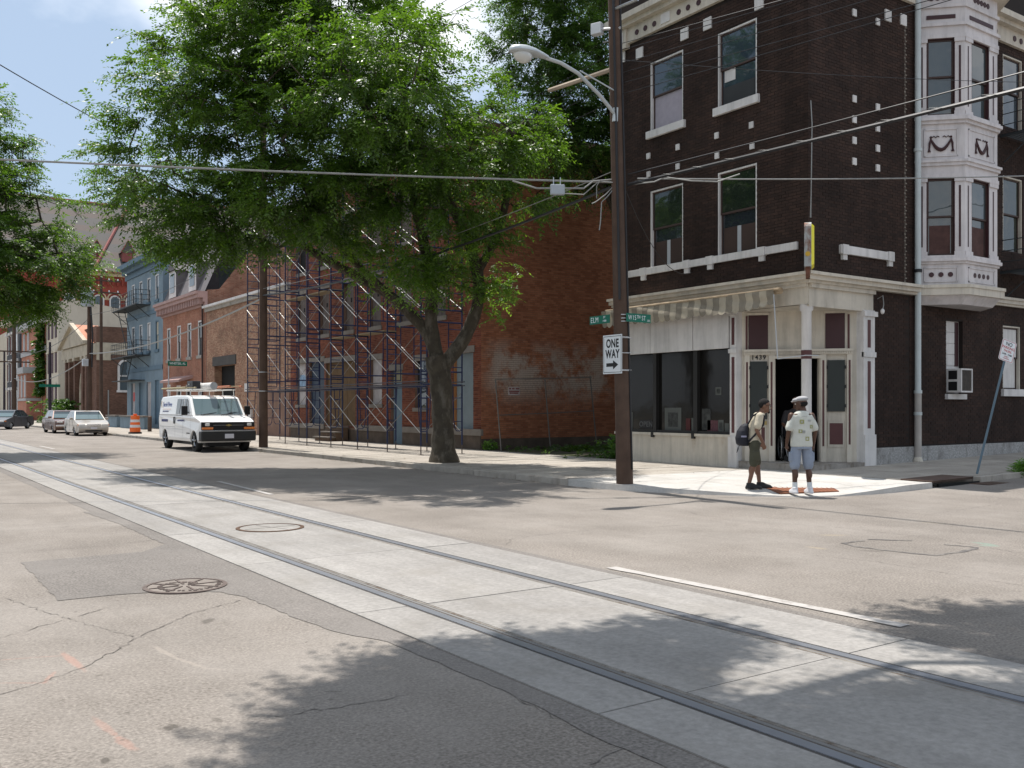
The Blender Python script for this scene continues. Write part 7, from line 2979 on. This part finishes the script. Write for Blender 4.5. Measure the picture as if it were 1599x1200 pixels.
# street lamp
lm = root('street_lamp', 'grey cobra head street lamp on a curved arm from the corner pole', 'street lamp', (12.1, 13.8, 7.3))
lampg = M('lamp_grey', (.42, .45, .46), .4, .3, vary=.08)
MB().tube([(12.12, 13.85, 7.28), (11.7, 13.87, 7.62), (11.2, 13.88, 7.92), (10.8, 13.9, 8.04), (10.45, 13.9, 8.06)], .036, 8).build('arm', lampg, lm, smooth=True)
MB().tube([(12.1, 13.85, 7.75), (11.25, 13.88, 7.98)], .014, 5).build('tie_rod', lampg, lm)
MB().tube([(12.1, 13.85, 7.15), (12.12, 13.85, 7.42)], .06, 8).build('bracket', lampg, lm)
hd = MB()
hd.loft([[(x, 13.9 + ry * math.cos(2 * math.pi * k / 16), zc + (rz if math.sin(2 * math.pi * k / 16) > 0 else rz * .45) * math.sin(2 * math.pi * k / 16)) for k in range(16)]
         for x, ry, rz, zc in ((10.5, .05, .05, 8.06), (10.35, .09, .07, 8.07), (10.15, .15, .10, 8.07), (9.95, .17, .12, 8.06), (9.8, .15, .11, 8.05), (9.68, .10, .08, 8.04), (9.64, .04, .04, 8.03))])
hd.build('lamp_head', lampg, lm, smooth=True)
MB().ball((9.93, 13.9, 8.0), (.20, .13, .15), 16, 10).build('lens', M('lamp_lens', (.5, .5, .47), .15, vary=.05, coat=1), lm, smooth=True)

# signs on the corner pole
ow = root('one_way_sign', 'white ONE WAY sign with black arrow on the corner pole', 'sign', (12.08, 13.9, 2.3))
OF = Fr((12.09, 14.2), (0, -1), (-1, 0))
mb = MB()
OF.box(mb, 0, .56, 2.26, 3.02, -.004, 0)
plt = mb.build('panel', white_s, ow, bevel=.0015)
mb = MB()
for a, b, c, d in ((.02, .54, 2.985, 2.995), (.02, .54, 2.285, 2.295), (.02, .03, 2.285, 2.995), (.53, .54, 2.285, 2.995)):
    OF.box(mb, a, b, c, d, 0, .002)
mb.build('border', black, plt)
text('lettering', 'ONE', OF.p(.28, 2.845, .001), .225, (0, -1, 0), (-1, 0, 0), black, plt, 'CENTER', 1.1, .001, .74, .035)
text('lettering', 'WAY', OF.p(.28, 2.64, .001), .225, (0, -1, 0), (-1, 0, 0), black, plt, 'CENTER', 1.1, .001, .74, .035)
mb = MB().poly([OF.p(u, z, .002) for u, z in ((.10, 2.40), (.30, 2.40), (.30, 2.345), (.45, 2.435), (.30, 2.525), (.30, 2.47), (.10, 2.47))])
mb.build('arrow', black, plt)
for z in (2.32, 2.66, 2.97):
    MB().tube([(12.09, 13.66, z), (12.3, 13.68, z)], .008, 5).build('bolt', steel, ow)
sn = root('street_name_sign', 'green ELM ST street sign on the corner pole pointing along the tram street', 'sign', (12.2, 14.0, 3.3))
SF1 = Fr((12.13, 14.66), (0, -1), (-1, 0))
mb = MB()
SF1.box(mb, 0, .62, 3.265, 3.43, -.004, 0)
pp = mb.build('panel', green_s, sn)
text('lettering', 'ELM', SF1.p(.03, 3.345, .001), .15, (0, -1, 0), (-1, 0, 0), white_s, pp, 'LEFT', 1.15, .001, .85, 0)
text('lettering', 'ST', SF1.p(.42, 3.385, .001), .06, (0, -1, 0), (-1, 0, 0), white_s, pp, 'LEFT', 1, .001)
text('lettering', '1400', SF1.p(.40, 3.315, .001), .055, (0, -1, 0), (-1, 0, 0), white_s, pp, 'LEFT', 1, .001)
sn = root('street_name_sign', 'green W 15TH ST street sign on the corner pole pointing along the side street', 'sign', (12.6, 13.66, 3.3))
SF2 = Fr((12.2, 13.64), (1, 0), (0, -1))
mb = MB()
SF2.box(mb, 0, .64, 3.265, 3.43, -.004, 0)
pp = mb.build('panel', green_s, sn)
text('lettering', 'W', SF2.p(.05, 3.345, .001), .13, (1, 0, 0), (0, -1, 0), white_s, pp, 'LEFT', 1.1, .001, .72, 0)
text('lettering', '15', SF2.p(.16, 3.345, .001), .13, (1, 0, 0), (0, -1, 0), white_s, pp, 'LEFT', 1.1, .001, .72, 0)
text('lettering', 'TH', SF2.p(.275, 3.365, .001), .09, (1, 0, 0), (0, -1, 0), white_s, pp, 'LEFT', 1, .001, .75)
text('lettering', 'ST', SF2.p(.40, 3.345, .001), .13, (1, 0, 0), (0, -1, 0), white_s, pp, 'LEFT', 1.1, .001, .72, 0)
text('lettering', '200', SF2.p(.54, 3.305, .001), .055, (1, 0, 0), (0, -1, 0), white_s, pp, 'LEFT', 1.15, .001, .85, 0)

# leaning no parking sign
npk = root('no_parking_sign', 'leaning steel post with red and white NO PARKING sign on the side street', 'sign', (19.53, 10.75, .19))
A_, B_ = Vector((19.53, 10.75, .19)), Vector((20.72, 10.68, 3.06))
ax = (B_ - A_).normalized()
sd_ = Vector((ax.z, 0, -ax.x)).normalized()
mb = MB()
for o, w_ in ((-.028, .012), (.028, .012), (0, .02)):
    mb.tube([A_ + sd_ * o, B_ + sd_ * o], w_, 4)
mb.build('post', M('post_bluegrey', (.10, .14, .165), .45, .5, vary=.2), npk)
nn_ = Vector((-.5, -.86, 0))
nn_ = (nn_ - ax * nn_.dot(ax)).normalized()
ctr = A_ + ax * 2.86 + nn_ * .03
u_ = ax.cross(nn_).normalized()
if u_.x < 0:
    u_ = -u_


def np_(u, v, o=0.0):
    return ctr + u_ * u + ax * v + nn_ * o


def rrect(hw_, hh_, r, o):
    P = []
    for (cx_, cy_, a0) in ((hw_ - r, hh_ - r, 0), (-hw_ + r, hh_ - r, 90), (-hw_ + r, -hh_ + r, 180), (hw_ - r, -hh_ + r, 270)):
        for k in range(5):
            a = R(a0 + 90 * k / 4)
            P.append(np_(cx_ + r * math.cos(a), cy_ + r * math.sin(a), o))
    return P


pp = MB().loft([rrect(.17, .245, .04, -.004), rrect(.17, .245, .04, 0)]).build('panel', white_s, npk)
a_, b_ = rrect(.158, .233, .034, .0015), rrect(.149, .224, .028, .0015)
mb = MB()
for k in range(len(a_)):
    j = (k + 1) % len(a_)
    mb.quad(a_[k], a_[j], b_[j], b_[k])
mb.build('border', red_s, pp)
for s_, v, sz, mt in (('NO', .155, .115, black), ('PARKING', .068, .082, red_s), ('THURS.', -.01, .07, red_s), ('2AM - 7AM', -.085, .058, black), ('STREET', -.14, .035, red_s), ('CLEANING', -.18, .035, red_s)):
    text('lettering', s_, np_(0, v, .001), sz, tuple(u_), tuple(nn_), mt, pp, 'CENTER', 1, .001, .85)

# second pole by the van, and the far ones
p1_ = util_pole('dark wooden pole on the kerb between the van and the scaffolding', 12.4, 33.9, 13.2, .165)
for z in (2.2, 2.9):
    MB().tube([(12.4, 33.9, z), (12.4, 33.9, z + .03)], .172, 14).build('steel_band', steel, p1_)
p2_ = util_pole('wooden pole carrying a grey transformer can in front of the brown building', 12.4, 65.6, 9.2, .17)
trn = root('transformer', 'grey cylindrical transformer can at the top of a wooden pole', 'transformer', (12.4, 65.6, 8.1))
MB().lathe([(.0, 0), (.36, .02), (.38, .1), (.38, .98), (.34, 1.04), (.0, 1.06)], (12.25, 65.5, 8.1), 20).build('can', M('transformer_grey', (.33, .36, .38), .5, .2), trn, smooth=True)
for k in (-1, 1):
    MB().lathe([(.05, 0), (.07, .06), (.04, .12), (.06, .2), (.03, .3)], (12.25 + k * .18, 65.5, 9.12), 8).build('bushing', white_s, trn)
MB().tube([(12.5, 65.3, 4.2), (12.55, 65.35, 6.4), (12.45, 65.4, 8.1)], .05, 8).build('riser_pipe', cable, p2_)
mbx = root('meter_box', 'small grey equipment box on the transformer pole', 'box', (12.1, 65.3, 4.4))
MB().cbox(12.1, 65.3, 4.5, .35, .3, .45).build('case', greym, mbx, bevel=.02)
p3_ = util_pole('tall brown pole with crossarms behind the transformer pole', 16.9, 84.5, 12.6, .16)
for z in (11.2, 12.2):
    MB().box(15.4, 84.3, z, 18.4, 84.45, z + .12).build('crossarm', wood, p3_)
    for x in (15.6, 16.3, 17.5, 18.2):
        MB().lathe([(.05, 0), (.06, .06), (.03, .16)], (x, 84.38, z + .12), 6).build('insulator', white_s, p3_)
p4_ = util_pole('thick brown pole before the dark grey house', 12.4, 100.8, 10.0, .24)
for z in (6.9, 5.9):
    MB().box(11.0, 100.6, z, 13.8, 100.75, z + .12).build('crossarm', wood, p4_)
p5_ = util_pole('thin dark pole with a green street sign before the cream building', 12.4, 80.6, 6.6, .13, mat=M('dark_pole', (.03, .022, .03), .7))
p6_ = util_pole('thin black pole at the extreme left edge', 12.4, 108, 7.2, .13, mat=MATS['dark_pole'])
sgn = root('street_name_sign', 'small green street sign on the thin pole before the cream building', 'sign', (12.0, 80.5, 3.3))
MB().box(11.6, 80.4, 3.2, 13.1, 80.42, 3.42).build('panel', green_s, sgn)
sw_ = root('street_name_sign', 'green WHETSEL AL sign in front of the small red house', 'sign', (15.2, 57, 5.2))
SF3 = Fr((14.65, 55.4), (1, 0), (0, -1))
mb = MB()
SF3.box(mb, 0, 1.08, 4.0, 4.27, -.01, 0)
pp = mb.build('panel', green_s, sw_)
text('lettering', 'WHETSEL AL', SF3.p(.54, 4.135, .002), .18, (1, 0, 0), (0, -1, 0), white_s, pp, 'CENTER', 1, .002, .88)
MB().tube([(14.7, 55.45, .13), (14.7, 55.45, 4.4)], .035, 8).build('post', greym, sw_)
fh = root('bollard', 'short rusty bollard by the blue building corner', 'bollard', (14.9, 60.5, .13))
MB().tube([(14.9, 60.5, .13), (14.9, 60.5, 1.0)], .12, 10).build('post', rust_s, fh)
MB().ball((14.9, 60.5, 1.0), (.12, .12, .08), 10, 6).build('cap', rust_s, fh)

# leaning chain link panels in the vacant lot
cf = root('chain_link_fence', 'leaning grey pipe and wire mesh fence panels before the brick side wall', 'fence', (19.6, 26, .1))
pipe_g = M('fence_pipe', (.14, .13, .12), .6, .5, vary=.2)
for (a, b) in (((17.69, 26, .15), (17.45, 26, 2.56)), ((19.75, 26, .2), (19.5, 26, 2.64)), ((21.83, 26, .3), (21.53, 26, 2.74))):
    MB().tube([a, b], .022, 6).build('post', pipe_g, cf)
for z in (2.55, 1.35):
    MB().tube([(17.5 + (2.55 - z) * .1, 26, z), (19.55 + (2.55 - z) * .1, 26, z + .06), (21.6 + (2.55 - z) * .1, 26, z + .14)], .016, 5).build('rail', pipe_g, cf)
wm2 = MB()
for i in range(30):
    x = 17.5 + i * .14
    for sg in (-1, 1):
        wm2.tube([(x, 26, 1.3), (x + sg * .62, 26, 2.55)], .0022, 3, False)
tag(wm2.build('wire_mesh', pipe_g, cf), kind='stuff')
nt_ = root('notice', 'small red and white warning notice wired to the fence panel', 'sign', (18.15, 25.95, 2.1))
mb = MB().box(17.95, 25.955, 2.02, 18.42, 25.965, 2.3)
pp = mb.build('panel', M('notice_pale', (.34, .30, .29), .7), nt_)
mb = MB()
for x0_, x1_, z_ in ((17.98, 18.06, 2.24), (18.1, 18.2, 2.24), (18.25, 18.4, 2.24), (17.98, 18.4, 2.15), (18.0, 18.36, 2.09)):
    mb.box(x0_, 25.952, z_ - .022, x1_, 25.955, z_ + .022)
tag(mb.build('faded_print', M('faded_red', (.16, .05, .05), .8), pp), kind='stuff')

# ================================================================ wires
def wire(label, a, b, sag=.3, r=.012, mat=None, n=18, name='overhead_wire', group='overhead wires'):
    a, b = Vector(a), Vector(b)
    P = [a.lerp(b, k / n) - Vector((0, 0, sag * 4 * (k / n) * (1 - k / n))) for k in range(n + 1)]
    o = MB().tube(P, r, 5).build(name, mat or cable, smooth=True, origin=tuple(a))
    return tag(o, label, 'cable' if name != 'overhead_wire' else 'wire', group)


QX, QY = 12.4, 1.9     # next corner pole, outside the view to the right
util_pole('wooden pole across the side street outside the view', QX, QY, 11.5, .165)
util_pole('wooden pole on the near pavement outside the view', -1.85, 22.0, 11.5, .165)
wire('thick twisted black cable crossing in front of the white bay window', (12.3, 13.7, 5.93), (QX, QY, 5.62), .02, .032)
wire('thin cable just above the thick black one at right', (12.3, 13.7, 6.13), (QX, QY, 5.86), .03, .011)
lash = MB()
for k in range(110):
    t = k / 110
    p = Vector((12.3, 13.7, 5.93)).lerp(Vector((QX, QY, 5.62)), t)
    a = k * .9
    lash.tube([p + Vector((.034 * math.cos(a), 0, .034 * math.sin(a))), p + Vector((.034 * math.cos(a + .9), -.107, .034 * math.sin(a + .9) - .003))], .004, 3, False)
lo = lash.build('lashing_wire', cable_w, bpy.data.objects['overhead_wire'])
tag(lo, kind='stuff')
tops = [(69, 'topmost'), (79, 'second'), (100, 'third'), (115, 'fourth'), (131, 'fifth'), (148, 'sixth')]
for k, (y0, nm) in enumerate(tops):
    z0 = 1.6 + (637 - y0 + 3) / 1470 * 18.2
    sl_ = (.29, .308, .31, .313, .284, .30)[k]
    z1 = 1.6 + (637 - (y0 - sl_ * 1345)) / 1470 * 8.66
    wire(nm + ' of the fan of thin wires over the corner building front', (12.2, 13.75, z0), (QX, QY, z1), .04, .0065)
wire('level thin wire across the top floor windows', (12.2, 13.8, 8.36), (33, 9.5, 10.9), .25, .007)
wire('pale jointed cable running to the right across the first floor', (12.45, 13.6, 6.05), (33, 9.5, 8.5), .15, .016, cable_w)
wire('pale lashed cable crossing the crown of the big tree', (12.2, 13.9, 6.0), (-1.85, 22.0, 6.33), .06, .020, cable_w)
wire('black phone cable from the corner pole down to the pole by the van', (12.2, 13.95, 5.95), (12.35, 33.8, 5.75), .35, .03)
wire('thin grey strand above the black phone cable', (12.2, 13.95, 6.25), (12.35, 33.8, 6.0), .3, .01, cable_w)
wire('grey cable from the pole by the van to the transformer pole', (12.35, 33.9, 5.65), (12.4, 65.5, 5.1), .5, .035, cable_w)
wire('thin line from the pole by the van to the transformer pole', (12.35, 33.9, 7.9), (12.4, 65.5, 7.6), .5, .012)
wire('cable between the two farther poles', (12.4, 65.6, 5.0), (12.4, 100.7, 4.4), .9, .035, cable_w)
wire('upper line between the two farther poles', (12.4, 65.6, 7.4), (12.4, 100.7, 6.9), .9, .02)
wire('black wire falling across the sky at upper left', (-1.85, 22.0, 10.9), (12.35, 33.85, 9.4), .5, .014)
for k, (z0, z1) in enumerate(((8.55, 7.8), (8.25, 7.55), (7.95, 7.3), (7.6, 7.1))):
    wire(('upper', 'second', 'third', 'lowest')[k] + ' of four thin wires passing through the trees to the left pole', (12.15, 13.95, z0), (12.35, 33.8, z1), .15, .007)
for k, (z0, z1) in enumerate(((12.0, 13.1), (11.6, 12.9), (11.2, 12.6))):
    wire(('high', 'middle', 'low')[k] + ' of three wires crossing the gap of sky between the trees', (12.1, 13.95, z0), (12.35, 33.8, z1), .2, .007)
wire('service wire sagging to the bracket over the awning', (12.3, 13.8, 5.9), (17.7, 17.2, 5.1), .6, .008)
# splice box and tails hanging beside the pole
sb = root('splice_box', 'grey cable splice box hanging on the cable left of the corner pole', 'box', (11.0, 14.8, 5.8))
MB().cbox(11.15, 14.45, 5.82, .28, .1, .2, -.5).build('case', M('splice_grey', (.30, .33, .36), .5), sb, bevel=.02)
for dx in (-.07, .05):
    MB().tube([(11.15 + dx, 14.45 - dx * .5, 5.9), (11.15 + dx, 14.45 - dx * .5, 6.06)], .01, 5).build('hanger', steel, sb)
MB().tube([(10.4, 14.9, 5.98), (10.8, 14.65, 5.84), (11.15, 14.45, 5.85), (11.6, 14.2, 5.86), (11.75, 14.1, 6.0), (12.1, 13.95, 6.05)], .018, 6).build('loop', cable_w, sb)
MB().tube([(11.2, 14.45, 5.76), (11.6, 14.2, 5.74), (11.85, 14.05, 6.0), (12.1, 13.9, 5.98)], .012, 6).build('loop', cable_w, sb)
ct = root('cable_tails', 'cut cable tails dangling left of the corner pole', 'cable', (12.0, 13.9, 5.8))
MB().tube([(12.15, 13.9, 5.9), (12.0, 13.98, 5.7), (11.9, 14.02, 5.6), (11.88, 14.03, 5.2), (11.86, 14.04, 5.05)], .012, 6).build('tail', cable_w, ct)
MB().tube([(12.15, 13.9, 5.95), (11.98, 14, 5.75), (11.8, 14.08, 5.6), (11.72, 14.1, 5.56)], .012, 6).build('tail', cable_w, ct)
MB().tube([(11.85, 14.0, 6.02), (11.8, 14.05, 5.9), (11.8, 14.05, 5.66)], .008, 6).build('tail', cable_w, ct)
MB().tube([(12.42, 13.65, 5.95), (12.7, 13.4, 5.98), (12.9, 13.3, 6.08), (13.2, 12.9, 5.97), (13.6, 12.6, 5.95), (13.9, 12.3, 6.08)], .014, 6).build('tail', cable_w, ct)

# small litter: leaves and chips along the kerb and on the soil
lt = root('leaf_litter', 'scattered dry leaves and grit along the kerb under the big tree', 'litter', (12.5, 21, .13))
mb = MB()
rl = random.Random(3)
for k in range(420):
    y = rl.uniform(14.5, 40)
    x = rl.choice((12.0 - abs(rl.gauss(0, .12)), rl.uniform(12.2, 17.6), 12.6 + rl.gauss(0, .5)))
    z = .006 if x < 12.0 else .146
    s = rl.uniform(.015, .04)
    a = rl.uniform(0, 6.28)
    mb.add([(x + s * math.cos(a + q), y + s * math.sin(a + q), z + rl.uniform(0, .008)) for q in (0, 1.9, 3.1, 4.6)], [(0, 1, 2, 3)])
tag(mb.build('litter', M('dry_leaf', (.14, .10, .055), .9, vary=.3, scale=20), lt), kind='stuff')
